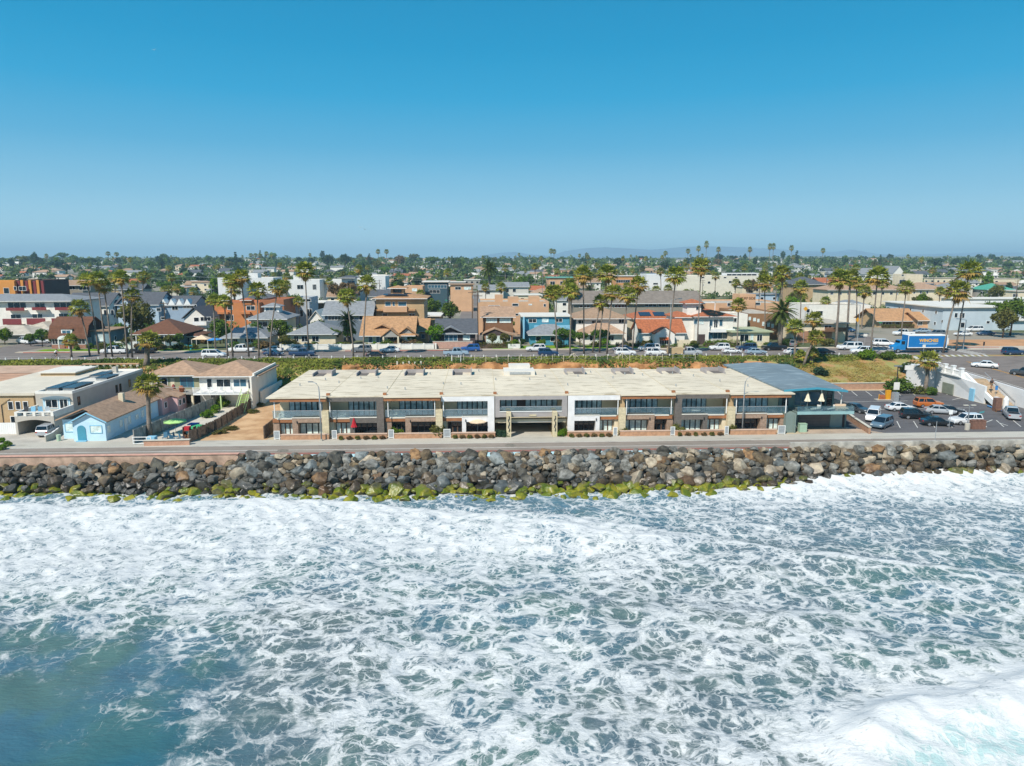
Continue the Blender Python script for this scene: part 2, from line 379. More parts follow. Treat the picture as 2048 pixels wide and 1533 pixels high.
def sea_material():
    m = bpy.data.materials.new('sea_water'); t, b = nm(m)
    geo = N(t, 'NewGeometry'); at = N(t, 'Attribute', attribute_name='foam'); ad = N(t, 'Attribute', attribute_name='deep'); ah = N(t, 'Attribute', attribute_name='hues')
    d = at.outputs['Fac']
    sx = N(t, 'SeparateXYZ'); t.links.new(geo.outputs['Position'], sx.inputs[0])
    cx = N(t, 'CombineXYZ'); t.links.new(sx.outputs[0], cx.inputs[0]); t.links.new(mathn(t,'MULTIPLY',sx.outputs[1],1.12), cx.inputs[1])
    def warp(src, sc, amt, det=3.0):
        n = N(t, 'TexNoise', Scale=sc, Detail=det, Roughness=0.55); t.links.new(src, n.inputs['Vector'])
        a = t.nodes.new('ShaderNodeVectorMath'); a.operation = 'SUBTRACT'; t.links.new(n.outputs['Color'], a.inputs[0]); a.inputs[1].default_value = (.5,.5,.5)
        s = t.nodes.new('ShaderNodeVectorMath'); s.operation = 'SCALE'; t.links.new(a.outputs[0], s.inputs[0]); s.inputs['Scale'].default_value = amt
        r = t.nodes.new('ShaderNodeVectorMath'); r.operation = 'ADD'; t.links.new(src, r.inputs[0]); t.links.new(s.outputs[0], r.inputs[1]); return r.outputs[0]
    p0 = warp(cx.outputs[0], 0.22, 3.2); p1 = warp(p0, 0.9, 0.8, 4.0); p2 = warp(p1, 3.5, 0.22, 5.0)
    def vor(sc, wgt=0.45, src=p2):      # 0 on the foam web between the bubbles' cells, rising into round holes
        v = N(t, 'TexVoronoi', Scale=sc, Randomness=1.0, feature='DISTANCE_TO_EDGE', voronoi_dimensions='2D'); t.links.new(src, v.inputs['Vector'])
        g = N(t, 'TexVoronoi', Scale=sc, Randomness=1.0, feature='F1', voronoi_dimensions='2D'); t.links.new(src, g.inputs['Vector'])
        return mathn(t, 'ADD', v.outputs['Distance'], mathn(t, 'MULTIPLY', mathn(t,'SUBTRACT',0.42,g.outputs['Distance']), wgt))
    e0, e1, e2, e3 = vor(0.21, 0.3), vor(0.46, 0.4), vor(1.0, 0.5), vor(2.3, 0.4)
    def nz(sc, det, src, ro=0.6):
        n = N(t, 'TexNoise', Scale=sc, Detail=det, Roughness=ro); t.links.new(src, n.inputs['Vector']); return mathn(t, 'SUBTRACT', n.outputs['Fac'], 0.5)
    bn = nz(0.17, 4.0, p0); mn = nz(0.75, 4.0, p0); fine = N(t, 'TexNoise', Scale=2.4, Detail=9.0, Roughness=0.7); t.links.new(p1, fine.inputs['Vector'])
    fn = mathn(t, 'SUBTRACT', fine.outputs['Fac'], 0.5)
    A = lambda *x: x[0] if len(x) == 1 else mathn(t, 'ADD', A(*x[:-1]), x[-1])
    M_ = lambda x, y: mathn(t, 'MULTIPLY', x, y)
    dd = A(M_(d, 0.95), M_(bn, 0.8), M_(mn, 0.35))      # local foaminess
    present = smooth_n(t, A(dd, M_(fn, 0.45)), 0.04, 0.36)
    def ln(e, off, k, gain, brk, soft=0.0):      # ragged, broken foam band hugging the cell borders
        wd = M_(mathn(t, 'MAXIMUM', A(dd, M_(off, -1.0) if not isinstance(off, (int, float)) else -off, M_(mn, brk)), 0.0), gain)
        er = A(e, M_(fn, 0.11))
        return M_(smooth_n(t, A(er, M_(wd, -1.0)), soft, -0.13), k)
    far = smooth_n(t, sx.outputs[1], 52, 76, 0.0, 1.0)
    l0 = ln(e0, A(M_(far, 0.3), 0.08), 1.0, 0.20, 0.7); l1 = ln(e1, A(M_(far, 0.14), 0.12), 0.97, 0.46, 0.8); l2 = ln(e2, A(M_(far, -0.10), 0.34), 0.9, 0.56, 0.8); l3 = ln(e3, A(M_(far, -0.14), 0.44), 0.85, 0.62, 0.6)
    froth = smooth_n(t, A(dd, M_(fn, 1.2)), 0.66, 1.10)
    veil = smooth_n(t, A(dd, M_(fn, 1.9), M_(mn, 0.5)), 0.2, 1.4, 0, 0.62)
    f = mathn(t, 'MAXIMUM', mathn(t, 'MAXIMUM', l0, l1), mathn(t, 'MAXIMUM', mathn(t, 'MAXIMUM', l2, l3), froth))
    f = M_(f, smooth_n(t, A(M_(fn, 2.2), M_(dd, 0.9)), -0.35, 0.75, 0.42, 1.0))
    fm = N(t, 'Mapping'); fm.inputs['Scale'].default_value = (0.55, 1.25, 1); t.links.new(p1, fm.inputs[0]); fk = nz(4.2, 6.0, fm.outputs[0], 0.65)
    f = M_(mathn(t, 'MAXIMUM', f, veil), smooth_n(t, A(fk, M_(mn, .8), M_(dd, .10)), -0.15, 0.06, 0.38, 1.0))
    f = mathn(t, 'MULTIPLY', f, present, True)
    # water body: teal-grey with sandy and green patches, deep teal where the foam has cleared
    n3 = N(t, 'TexNoise', Scale=0.18, Detail=3.0); t.links.new(p0, n3.inputs['Vector'])
    wc = mixc(t, smooth_n(t, n3.outputs['Fac'], 0.36, 0.62), lin('#4a6b78'), lin('#526f6a'))
    wc = mixc(t, smooth_n(t, ah.outputs['Fac'], 0.45, 0.75, 0, 0.6), wc, lin('#5f6869'))
    wc = mixc(t, mathn(t,'MULTIPLY',ad.outputs['Fac'],0.85), wc, lin('#0c5a68'))
    ap = N(t, 'Attribute', attribute_name='pale'); wc = mixc(t, ap.outputs['Fac'], wc, lin('#b9d3cf'))
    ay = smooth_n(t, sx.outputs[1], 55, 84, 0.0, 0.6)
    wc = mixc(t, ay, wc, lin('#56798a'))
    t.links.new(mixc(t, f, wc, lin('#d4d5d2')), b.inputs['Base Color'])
    t.links.new(smooth_n(t, f, 0.0, 0.5, 0.16, 0.85), b.inputs['Roughness'])
    t.links.new(smooth_n(t, f, 0.0, 0.5, 0.26, 0.08), b.inputs['Specular IOR Level'])
    rip = N(t, 'TexNoise', Scale=1.7, Detail=6.0, Roughness=0.6); mp = N(t, 'Mapping'); mp.inputs['Scale'].default_value = (0.55, 1.5, 1.0); mp.inputs['Rotation'].default_value = (0,0,0.35)
    t.links.new(geo.outputs['Position'], mp.inputs[0]); t.links.new(mp.outputs[0], rip.inputs['Vector'])
    hgt = mathn(t, 'ADD', mathn(t, 'MULTIPLY', f, 0.35), mathn(t, 'ADD', mathn(t,'MULTIPLY',rip.outputs['Fac'],0.9), mathn(t,'MULTIPLY',fine.outputs['Fac'],0.35)))
    bp_ = N(t, 'Bump', Strength=0.55, Distance=0.25); t.links.new(hgt, bp_.inputs['Height']); t.links.new(bp_.outputs[0], b.inputs['Normal'])
    return m
SEA = sea_material()
me = npmesh('ocean', V, Fq, SEA)
for nme, arr in (('foam', dens), ('deep', deep), ('hues', hues), ('pale', pale)):
    a = me.attributes.new(nme, 'FLOAT', 'POINT'); a.data.foreach_set('value', arr.astype(np.float32).ravel())
struct('ocean', link('ocean', me))

# ================================================================ GROUND SHEET
gx = axis([(-12000,-1500,1500),(-1500,-300,120),(-300,-150,12),(-150,150,1.5),(150,300,12),(300,1500,120),(1500,12000,1500)])
gy = axis([(94.4,135,3.0),(135,156,0.7),(156,180,4),(180,600,20),(600,2600,200),(2600,14000,1900)])
GX, GY_ = np.meshgrid(gx, gy)
GZ = np.vectorize(gz)(GX, GY_)-0.012
rough_ = (fbm(GX, GY_, 0.5, 8, 4)-0.5)*sstep(0.02, 0.3, (GZ-4.25)/4.8)*(1-sstep(0.9, 0.99, (GZ-4.2)/4.8))
GZ = GZ+np.where(GY_ < 153, rough_*0.9, 0)
def ground_material():
    m = bpy.data.materials.new('ground'); t, b = nm(m); geo = N(t, 'NewGeometry')
    sx = N(t, 'SeparateXYZ'); t.links.new(geo.outputs['Position'], sx.inputs[0])
    n1 = N(t, 'TexNoise', Scale=0.35, Detail=6.0); t.links.new(geo.outputs['Position'], n1.inputs['Vector'])
    n2 = N(t, 'TexNoise', Scale=0.02, Detail=6.0); t.links.new(geo.outputs['Position'], n2.inputs['Vector'])
    slope = mixc(t, smooth_n(t, n1.outputs['Fac'], 0.42, 0.56), lin('#a67f52'), lin('#8f8a4e'))
    town = mixc(t, smooth_n(t, n2.outputs['Fac'], 0.42, 0.6), lin('#8f8778'), lin('#4c5630'))
    c = mixc(t, smooth_n(t, sx.outputs[1], 153, 156), slope, town)
    c = mixc(t, smooth_n(t, sx.outputs[2], 4.2, 4.35), lin('#b5a588'), c)
    t.links.new(c, b.inputs['Base Color']); b.inputs['Roughness'].default_value = 0.95; return m
GROUND = ground_material()
nx, ny = len(gx), len(gy); I = np.arange(nx*ny).reshape(ny, nx)
Fq = np.stack([I[:-1,:-1].ravel(), I[:-1,1:].ravel(), I[1:,1:].ravel(), I[1:,:-1].ravel()], 1)
struct('ground', link('ground', npmesh('ground', np.stack([GX.ravel(), GY_.ravel(), GZ.ravel()], 1), Fq, GROUND)))
def sheet(name, pts, z, m, lift=0.0, kind='structure'):
    """flat paved or painted sheet; z a number or a function of x, y"""
    mb = MB(); vs = [(x, y, (z(x, y) if callable(z) else z)+lift) for x, y in pts]
    mb.add(vs, [tuple(range(len(vs)))]); return struct(name, mb, m)
S = 4.2
# the strand: road along the sea, its lane line, footway and red kerb
sheet('strand_road', [(-400,94.4),(400,94.4),(400,98.6),(-400,98.6)], S, STRAND, 0.008)
sheet('strand_footway', [(-400,98.6),(400,98.6),(400,101.9),(-400,101.9)], S, CONC, 0.010)
mb = MB(); mb.box(-400,400,95.95,96.1,S+0.010,S+0.014); mb.box(-400,400,98.55,98.66,S+0.010,S+0.016); struct('road_markings', mb, PAINT)
mb = MB()
for k in range(2):
    x0 = [AX(250, 97.6), AX(1100, 97.4)][k]
for u, v in ((565, 902), (1021, 891)):
    x, y = G(u, v, S)
    tag(MB().lathe([(0.8,S+.012),(0.8,S+.022),(0.45,S+.023),(0.45,S+.026),(0.1,S+.027)], 20, (x,y)).build('manhole_cover', mat('worn_iron', '#7d766a', 0.7, .2, 3)),
        'round manhole cover in the strand road, the one ' + ('left of the condominiums' if u < 900 else 'before the garage driveway'), 'manhole cover')
# low sea wall with pink cap (left) and bare concrete parapet (right)
def wall(name, label, cat, pts, z0, h, th, m, capm=None, group=None, posts=0):
    """a free-standing wall following pts"""
    t = thing(name, label, cat, (pts[0][0], pts[0][1], z0), 0, group); ox_, oy_ = pts[0]
    mb = MB(); cp = MB()
    for (ax, ay), (bx, by) in zip(pts, pts[1:]):
        L = hypot(bx-ax, by-ay); r = atan2(by-ay, bx-ax)
        mb.cbox((ax+bx)/2-ox_, (ay+by)/2-oy_, h/2, L+th*0.98, th, h, r)
        if capm: cp.cbox((ax+bx)/2-ox_, (ay+by)/2-oy_, h+0.04, L+th*1.4, th*1.5, 0.08, r)
    mb.build('wall', m, t)
    if capm: cp.build('cap', capm, t)
    return t
wall('sea_wall', 'long low pinkish concrete sea wall behind the left rocks', 'sea wall', [(-160,93.9),(-33,93.9)], 2.6, 1.75, 0.45, mat('pink_concrete', '#b79a84', .9, .2, .8, .2), mat('pink_cap', '#c99a86', .9, .1, 1))
wall('sea_wall', 'bare grey concrete parapet along the strand before the parking lot', 'sea wall', [(43.5,94.2),(160,94.2)], 2.6, 2.35, 0.4, mat('stained_concrete', '#b3aea2', .9, .25, .5, .2))
sheet('red_kerb_strip', [(-33,93.6),(43.5,93.6),(43.5,94.6),(-33,94.6)], S, mat('faded_red_paving', '#8f5f52', .9, .15, 1), 0.012)

# ================================================================ ROCK REVETMENT
mb = MB(); xs = axis([(-160,160,2.5)])
def foot(x): return float(np.interp(x, [-80,-56,-30,2,40,50,66,90], [91.2,90.4,88.4,87.0,88.0,90.0,91.2,91.6]))
for a, b in zip(xs, xs[1:]):
    fa, fb = foot(a), foot(b)
    for q in ((94.4,3.6,None),):
        mb.add([(a,fa-2.2,-2.6),(b,fb-2.2,-2.6),(b,fb+.6,-.35),(a,fa+.6,-.35),(b,94.4,3.3),(a,94.4,3.3)], [(0,1,2,3),(3,2,4,5)])
struct('rock_slope', mb, mat('wet_rubble', '#2e2b27', .8, .3, 1.5, .8))
def rockmat(name, base, dark, mossy=False):
    m = bpy.data.materials.new(name); t, b = nm(m); geo = N(t, 'NewGeometry'); tc = N(t, 'TexCoord'); oi = N(t, 'ObjectInfo')
    n1 = N(t, 'TexNoise', Scale=1.3, Detail=8.0, Roughness=0.7); t.links.new(tc.outputs['Object'], n1.inputs['Vector'])
    c = mixc(t, smooth_n(t, n1.outputs['Fac'], 0.35, 0.66), lin(dark), lin(base))
    hsv = N(t, 'HueSaturation'); t.links.new(c, hsv.inputs['Color']); t.links.new(smooth_n(t, oi.outputs['Random'], 0, 1, 0.72, 1.3), hsv.inputs['Value']); c = hsv.outputs[0]
    sx = N(t, 'SeparateXYZ'); t.links.new(geo.outputs['Position'], sx.inputs[0])
    nz = N(t, 'TexNoise', Scale=0.9, Detail=4.0); t.links.new(geo.outputs['Position'], nz.inputs['Vector'])
    hz = mathn(t, 'ADD', sx.outputs[2], mathn(t, 'MULTIPLY', mathn(t,'SUBTRACT',nz.outputs['Fac'],0.5), 2.2))
    if mossy:
        up = N(t, 'SeparateXYZ'); t.links.new(geo.outputs['Normal'], up.inputs[0])
        g = mixc(t, smooth_n(t, nz.outputs['Fac'], 0.4, 0.6), lin('#56640f'), lin('#85801c'))
        c = mixc(t, mathn(t,'MULTIPLY',smooth_n(t, hz, 1.9, 0.9),smooth_n(t, up.outputs[2], -0.2, 0.35)), c, g)
    wet = smooth_n(t, hz, 3.1, 1.6)
    c = mixc(t, mathn(t,'MULTIPLY',wet,0.6), c, tuple(x*0.5 for x in lin(dark)[:3])+(1,)) if not mossy else c
    t.links.new(c, b.inputs['Base Color']); t.links.new(mathn(t,'SUBTRACT',0.88,mathn(t,'MULTIPLY',wet,0.5)), b.inputs['Roughness'])
    bp_ = N(t, 'Bump', Strength=0.5, Distance=0.15); n2 = N(t, 'TexNoise', Scale=4.0, Detail=6.0); t.links.new(tc.outputs['Object'], n2.inputs['Vector'])
    t.links.new(n2.outputs['Fac'], bp_.inputs['Height']); t.links.new(bp_.outputs[0], b.inputs['Normal']); return m
ROCKM = {'grey': rockmat('grey_rock', '#8b8a82', '#47453e'), 'dark grey': rockmat('dark_rock', '#5e5b50', '#33302a'), 'blue-grey': rockmat('blue_grey_rock', '#818683', '#4b4f4c'),
         'brown': rockmat('brown_rock', '#7a6a50', '#3d3225'), 'rusty orange': rockmat('orange_rock', '#94744f', '#57402a'), 'pale tan': rockmat('tan_rock', '#b3a68e', '#7f7260'),
         'algae-green': rockmat('mossy_rock', '#6a6440', '#3f3c2a', True)}
import bmesh
def rock_mesh(seed):
    r = random.Random(seed); bm = bmesh.new(); sc = Vector((r.uniform(.95,1.3), r.uniform(.8,1.05), r.uniform(.66,.9)))
    for k in range(22):
        n = Vector((r.gauss(0,1), r.gauss(0,1), r.gauss(0,1))).normalized(); q = r.uniform(.88,1.08)
        bm.verts.new((n.x*sc.x*q, n.y*sc.y*q, n.z*sc.z*q))
    res = bmesh.ops.convex_hull(bm, input=bm.verts[:]); bmesh.ops.delete(bm, geom=[g for g in res['geom_interior'] if isinstance(g, bmesh.types.BMVert)], context='VERTS')
    bmesh.ops.dissolve_limit(bm, angle_limit=radians(14), verts=bm.verts[:], edges=bm.edges[:])
    bmesh.ops.bevel(bm, geom=bm.edges[:], offset=.045, segments=1, affect='EDGES', profile=.6)
    me = bpy.data.meshes.new('boulder'); bm.to_mesh(me); bm.free(); me.materials.append(ROCKM['grey']); return me
RMESH = [rock_mesh(s) for s in range(14)]
rr = random.Random(5); rocks = []
for k in range(13):
    x = -84.0
    while x < 100:
        yb_ = foot(x); yt = 93.7 if x < -33 else 94.0
        rows = max(4, round((yt-yb_)/.72))
        st = rr.uniform(.75, 1.5) if rr.random() < .82 else rr.uniform(1.5, 2.1)
        if k <= rows:
            f = k/rows; r = st*rr.uniform(.58,.78)
            y = yb_+(yt-0.7-yb_)*f+rr.uniform(-.3,.3); zt = 3.0 if x < -33 else 3.95
            z = -0.1+zt*(f**0.9)+rr.uniform(-.15,.3)-(0.15 if k == 0 else 0)
            rocks.append([r, x+st/2, y, z, f, k])
            if rr.random() < .3: rocks.append([rr.uniform(.35,.6), x+rr.uniform(0,st), y-.5, z+.3, f, k])
        x += st*0.93
x = -62.0
while x < 90:          # green boulders awash at the foot
    if rr.random() < (.92 if x < 42 else .4): rocks.append([rr.uniform(.5,1.05), x, foot(x)-rr.uniform(.2,1.6), -0.15+rr.uniform(-.12,.15), -0.1, 0])
    x += rr.uniform(1.2, 2.4)
def onview(q): u, v = UV(q[1], q[2], q[3]); return -15 < u < 2063
rocks.sort(key=lambda q: -(q[0] if onview(q) else 0)*(1.12 if q[4] > 0.75 else 1)*(1.1 if q[4] < .1 else 1))
LM = [(-49,'the grey balcony house and blue cottage'),(-42,'the palm patio'),(-30,'the empty dirt lot'),(-14,'the red umbrella terrace'),(2,'the beige umbrella terrace'),(16,'the garage driveway'),(46,'the right-hand condominiums'),(62,'the teal-roofed house'),(200,'the parking lot')]
def seg(x):
    for lim, s in LM:
        if x < lim: return s
    return LM[-1][1]
rest = MB(); restm = [ROCKM['grey'], ROCKM['dark grey'], ROCKM['brown'], ROCKM['pale tan'], ROCKM['algae-green']]; cnt = {}
for i, (r, x, y, z, f, k) in enumerate(rocks):
    g = rr.random()
    if f < 0.12 or (f < .3 and g < .35): c = 'algae-green'
    elif x > 20: c = rr.choices(['grey','dark grey','brown','rusty orange','pale tan','blue-grey'], [4,3,4,1.6,3,1])[0]
    elif x < -33: c = rr.choices(['grey','dark grey','brown','rusty orange','pale tan','blue-grey'], [3,5,3,1,.6,2])[0]
    else: c = rr.choices(['grey','dark grey','brown','rusty orange','pale tan','blue-grey'], [5,3,3,.6,2,2.4])[0]
    rot = (rr.uniform(-.5,.5), rr.uniform(-.5,.5), rr.uniform(0,6.28))
    if i < 300 and onview([r,x,y,z]):
        o = link('boulder', RMESH[rr.randrange(14)], None, (x, y, z)); o.rotation_euler = rot; o.scale = (r,)*3
        o.material_slots[0].link = 'OBJECT'; o.material_slots[0].material = ROCKM[c]
        place = 'awash' if f < .12 else 'low down' if f < .4 else 'midway up' if f < .75 else 'on top'
        size = 'large' if r > 1.15 else 'mid-sized' if r > .9 else 'small'
        tag(o, f'{size} {c} boulder {place}, rock bank below {seg(x)}', 'boulder', 'boulders of the sea defence')
    else:
        me = RMESH[rr.randrange(14)]; M = Matrix.Translation((x,y,z)) @ Matrix.Rotation(rot[2],4,'Z') @ Matrix.Rotation(rot[0],4,'X') @ Matrix.Scale(r,4)
        rest.mi = {'grey':0,'blue-grey':0,'dark grey':1,'brown':2,'rusty orange':2,'pale tan':3,'algae-green':4}[c]
        rest.add([tuple(M @ v.co) for v in me.vertices], [tuple(p.vertices) for p in me.polygons])
o = rest.build('rubble_rock', restm); tag(o, 'smaller stones wedged among the boulders of the sea defence', 'rubble', kind='stuff')
# ================================================================ PLANTS
LEAF = {'green': leafmat('broad_leaf', '#46602a', '#6d8638'), 'dark': leafmat('dark_leaf', '#2f4429', '#4a6036'), 'olive': leafmat('olive_leaf', '#5a5c30', '#7b7a42'),
        'bright': leafmat('bright_leaf', '#4b6e1f', '#79942f'), 'brownish': leafmat('brownish_leaf', '#6a5840', '#86714f'), 'teal': leafmat('blue_green_leaf', '#2c4434', '#4a6248')}
FROND = leafmat('fan_palm_frond', '#6d7a2e', '#abab4e', 0.2, 0.3, 0.8); FRONDG = leafmat('feather_palm_frond', '#3c4a20', '#66713a', 0.2, 0.25, 0.8)
DEADF = leafmat('dead_palm_frond', '#9a8046', '#bd9c58', 0.2, 0.2, 1.0); BARK = mat('palm_bark', '#82766a', .95, .2, 2.0, .3, lines=(0.35, 2, .35)); TBARK = mat('tree_bark', '#5b4a3b', .95, .25, 2, .3)
def leafcloud(name, seed, clumps, per, size, flat=1.0, m=None):
    """leaf clumps through a volume: clumps = list of (x,y,z,r)"""
    r = np.random.default_rng(seed); Vs = []; 
    for (cx, cy, cz, cr) in clumps:
        d = r.normal(size=(per,3)); d /= np.linalg.norm(d,axis=1)[:,None]; rad = cr*r.random((per,1))**0.45
        c = d*rad*[1,1,flat]+[cx,cy,cz]
        n = d*0.7+r.normal(size=(per,3))*0.6+[0,0,.35]; n /= np.linalg.norm(n,axis=1)[:,None]
        a = np.cross(n, r.normal(size=(per,3))); a /= np.linalg.norm(a,axis=1)[:,None]; b = np.cross(n, a)
        s = size*(0.6+0.8*r.random((per,1)))
        Vs.append(np.stack([c-a*s, c+b*s*0.55, c+a*s, c-b*s*0.55], 1).reshape(-1,3))
    V = np.concatenate(Vs); F = np.arange(len(V)).reshape(-1,4)
    return npmesh(name, V, F, m or LEAF['green'], False)
def crown_clumps(seed, n, rx, rz, cz, rc):
    r = random.Random(seed); out = []
    for i in range(n):
        a = r.uniform(0, 2*pi); h = r.uniform(-1, 1); q = sqrt(max(0,1-h*h))*r.uniform(.55,1.0)
        if h < -.55 and q > .5: continue
        out.append((rx*q*cos(a), rx*q*sin(a), cz+rz*h*r.uniform(.7,1.0), rc*r.uniform(.6,1.25)))
    return out
# every tree stands with its foot on z=0, about 8 m tall (scaled later)
TREE = {'round': [leafcloud('crown', 100+s, crown_clumps(s, 30, 2.9, 2.2, 5.4, 1.15), 60, .34) for s in range(3)],
        'wide': [leafcloud('crown', 200+s, crown_clumps(s, 34, 4.2, 1.3, 6.0, 1.1), 60, .34) for s in range(2)],
        'tall': [leafcloud('crown', 300+s, crown_clumps(s, 34, 1.7, 3.6, 6.0, .95), 60, .32) for s in range(2)],
        'bush': [leafcloud('crown', 400+s, crown_clumps(s, 22, 1.0, .65, .75, .5), 60, .14) for s in range(3)]}
def conic(seed):
    r = random.Random(seed); out = []
    for k in range(11):
        z = 1.5+k*0.95; rr_ = 2.1*(1-k/12)
        for j in range(max(2, 7-k//2)):
            a = r.uniform(0, 2*pi); out.append((rr_*.7*cos(a), rr_*.7*sin(a), z, .55+.25*(1-k/12)))
    return out
TREE['conifer'] = [leafcloud('crown', 500+s, conic(s), 34, .3, .6) for s in range(2)]
def trunk_mesh(h, r, limbs=True):
    mb = MB(); mb.tube([(0,0,0),(.1,0,h*.5),(0.05,.1,h)], [r, r*.75, r*.5], 7)
    if limbs:
        for k in range(4):
            a = k*1.7; mb.tube([(.08,0,h*.55),(cos(a)*h*.22,sin(a)*h*.22,h*.8),(cos(a)*h*.4,sin(a)*h*.4,h*1.05)], [r*.5, r*.3, r*.15], 5)
    return mb.mesh('trunk', TBARK, True)
TRUNK = {'round': trunk_mesh(4.6, .22), 'wide': trunk_mesh(5.2, .28), 'tall': trunk_mesh(6.5, .2), 'conifer': trunk_mesh(9, .22, False), 'bush': trunk_mesh(.7, .06)}
def tree(kind, leaf, x, y, z, s, label, cat='tree', name='tree', group=None, sx=1.0):
    i = int(abs(x*7+y*3)) % len(TREE[kind]); t = thing(name, label, cat, (x,y,z), (x*1.3+y) % 6.28, group); t.scale = (s*sx, s*sx, s)
    c = link('crown', TREE[kind][i], t); c.material_slots[0].link = 'OBJECT'; c.material_slots[0].material = LEAF[leaf]
    link('trunk', TRUNK[kind], t); return t
def fan_crown(seed, R=2.0, lo=-0.55, n=46):
    r = random.Random(seed); mb = MB()
    for i in range(n):
        az = i*2.399+r.uniform(-.2,.2); el = 1.35-(1.35-lo)*((i+.5)/n)**.8+r.uniform(-.12,.12); L = R*r.uniform(.42,.55)
        d = Vector((cos(az)*cos(el), sin(az)*cos(el), sin(el))); tip = d*L; side = d.cross(Vector((0,0,1))).normalized(); up = side.cross(d)
        mb.mi = 0 if el > -0.05 else 1 if r.random() < .6 else 0
        mb.add([tuple(side*.02),tuple(-side*.02),tuple(tip-side*.02),tuple(tip+side*.02)], [(0,1,2,3)])
        for k in range(9):
            a = (k-4)*0.34; ld = (d*cos(a)+side*sin(a)).normalized(); ln_ = R*r.uniform(.44,.6)*(1-.25*abs(k-4)/4)
            mid = tip+ld*ln_*.6+Vector((0,0,-.02)); end = tip+ld*ln_+Vector((0,0,-.18*R*abs(r.gauss(0.7,.35))))
            wv = ld.cross(up).normalized()*(.055*R)
            mb.add([tuple(tip),tuple(mid+wv),tuple(end),tuple(mid-wv)], [(0,1,2,3)])
    return mb.mesh('fronds', [FROND, DEADF])
def skirt_mesh(seed, R=2.0):
    r = random.Random(seed); mb = MB()
    for i in range(46):
        az = r.uniform(0,6.28); el = r.uniform(-1.45,-.55); d = Vector((cos(az)*cos(el), sin(az)*cos(el), sin(el))); side = d.cross(Vector((0,0,1))).normalized()
        L = R*r.uniform(.45,.85); z0 = -r.uniform(0,.35)*R
        a = Vector((d.x*.1, d.y*.1, z0)); e = a+d*L+Vector((0,0,-.15*R)); m_ = a+d*L*.6
        mb.add([tuple(a),tuple(m_+side*.09*R),tuple(e),tuple(m_-side*.09*R)], [(0,1,2,3)])
    return mb.mesh('dead_fronds', DEADF)
FAN = [fan_crown(s) for s in range(5)]; SKIRT = [skirt_mesh(s) for s in range(3)]
def feather_crown(seed, R=3.0):
    r = random.Random(seed); mb = MB()
    for i in range(54):
        az = i*2.399; el = 1.3-2.0*((i+.5)/54)+r.uniform(-.1,.1); p = Vector((0,0,0)); d = Vector((cos(az)*cos(el), sin(az)*cos(el), sin(el))); L = R*r.uniform(.85,1.1)
        pts = [p.copy()]
        for k in range(7):
            p = p+d*(L/7); pts.append(p.copy()); d = (d+Vector((0,0,-.17))).normalized()
        for k in range(1, 8):
            a, b = pts[k-1], pts[k]; dd = (b-a).normalized(); s = dd.cross(Vector((0,0,1))).normalized(); wl = R*.17*sin(min(1,(k+.6)/8)*pi*.93)+.05
            for q in (-1, 1):
                for h in (0, .5):
                    o_ = a+(b-a)*h; mb.add([tuple(o_),tuple(o_+dd*.13*R*.6),tuple(o_+s*q*wl+dd*.2*R*.6+Vector((0,0,-wl*.35)))], [(0,1,2)])
    return mb.mesh('fronds', FRONDG)
FEA = [feather_crown(s) for s in range(2)]
def palm(u0, v0, u1, v1, label, r=1.0, kind='fan', rt=.22, z=None, group='palms along the coast street', xyz=None):
    """u0,v0 crown centre; u1,v1 foot of the trunk"""
    x, y, zz = Gt(u1, v1) if xyz is None else xyz
    xt, zt = AY(u0, v0, y); h = zt-zz; dx = xt-x
    t = thing('palm_tree', label, 'palm tree', (x,y,zz), 0, group)
    k = int(u0*3+v0) % 97
    mb = MB(); P = [(0,0,-.1),(dx*.12+(k%5-2)*.05,0,h*.25),(dx*.4,0,h*.55),(dx*.8,0,h*.85),(dx,0,h)]
    mb.tube(P, [rt*1.45, rt*1.1, rt, rt*.95, rt*1.05], 9); mb.build('trunk', BARK, t, True)
    s = r*(1.13 if kind == 'fan' else 1.1)
    c = link('fronds', (FAN[k%5] if kind == 'fan' else FEA[k%2]), t, (dx,0,h), k); c.scale = (s,s,s)
    if kind == 'fan':
        d = link('dead_fronds', SKIRT[k%3], t, (dx,0,h-.1), k*2); d.scale = (s*.7,s*.7,s*(.55+.05*(k%8)))
    return t

# ================================================================ VEHICLES
TYRE = mat('tyre', '#1d1d1e', .85, .1, 4); RIM = mat('wheel_rim', '#a5a8ab', .35, .1, 4, metal=.6); LAMPW = mat('headlamp', '#d8dcdc', .2, .05, 4); LAMPR = mat('tail_lamp', '#9c2018', .3, .1, 4)
CGL = glass('car_glass', '#18222a', .05); TRIM = mat('black_trim', '#1f2022', .6, .1, 3)
CARC = {'white': '#dfe0df', 'silver': '#a9adb0', 'grey': '#6d7276', 'black': '#1b1d20', 'dark blue': '#1d3a5c', 'blue': '#27589a', 'silver-blue': '#90a4b2', 'dark grey': '#3c4247', 'orange': '#b8672a', 'slate blue': '#5d7280', 'dark green': '#25352f', 'cream': '#cfc8b4'}
def paint(c): return mat('car_paint_'+c.replace(' ', '_').replace('-', '_'), CARC[c], .28, .03, .5, coat=.6, spec=.6)
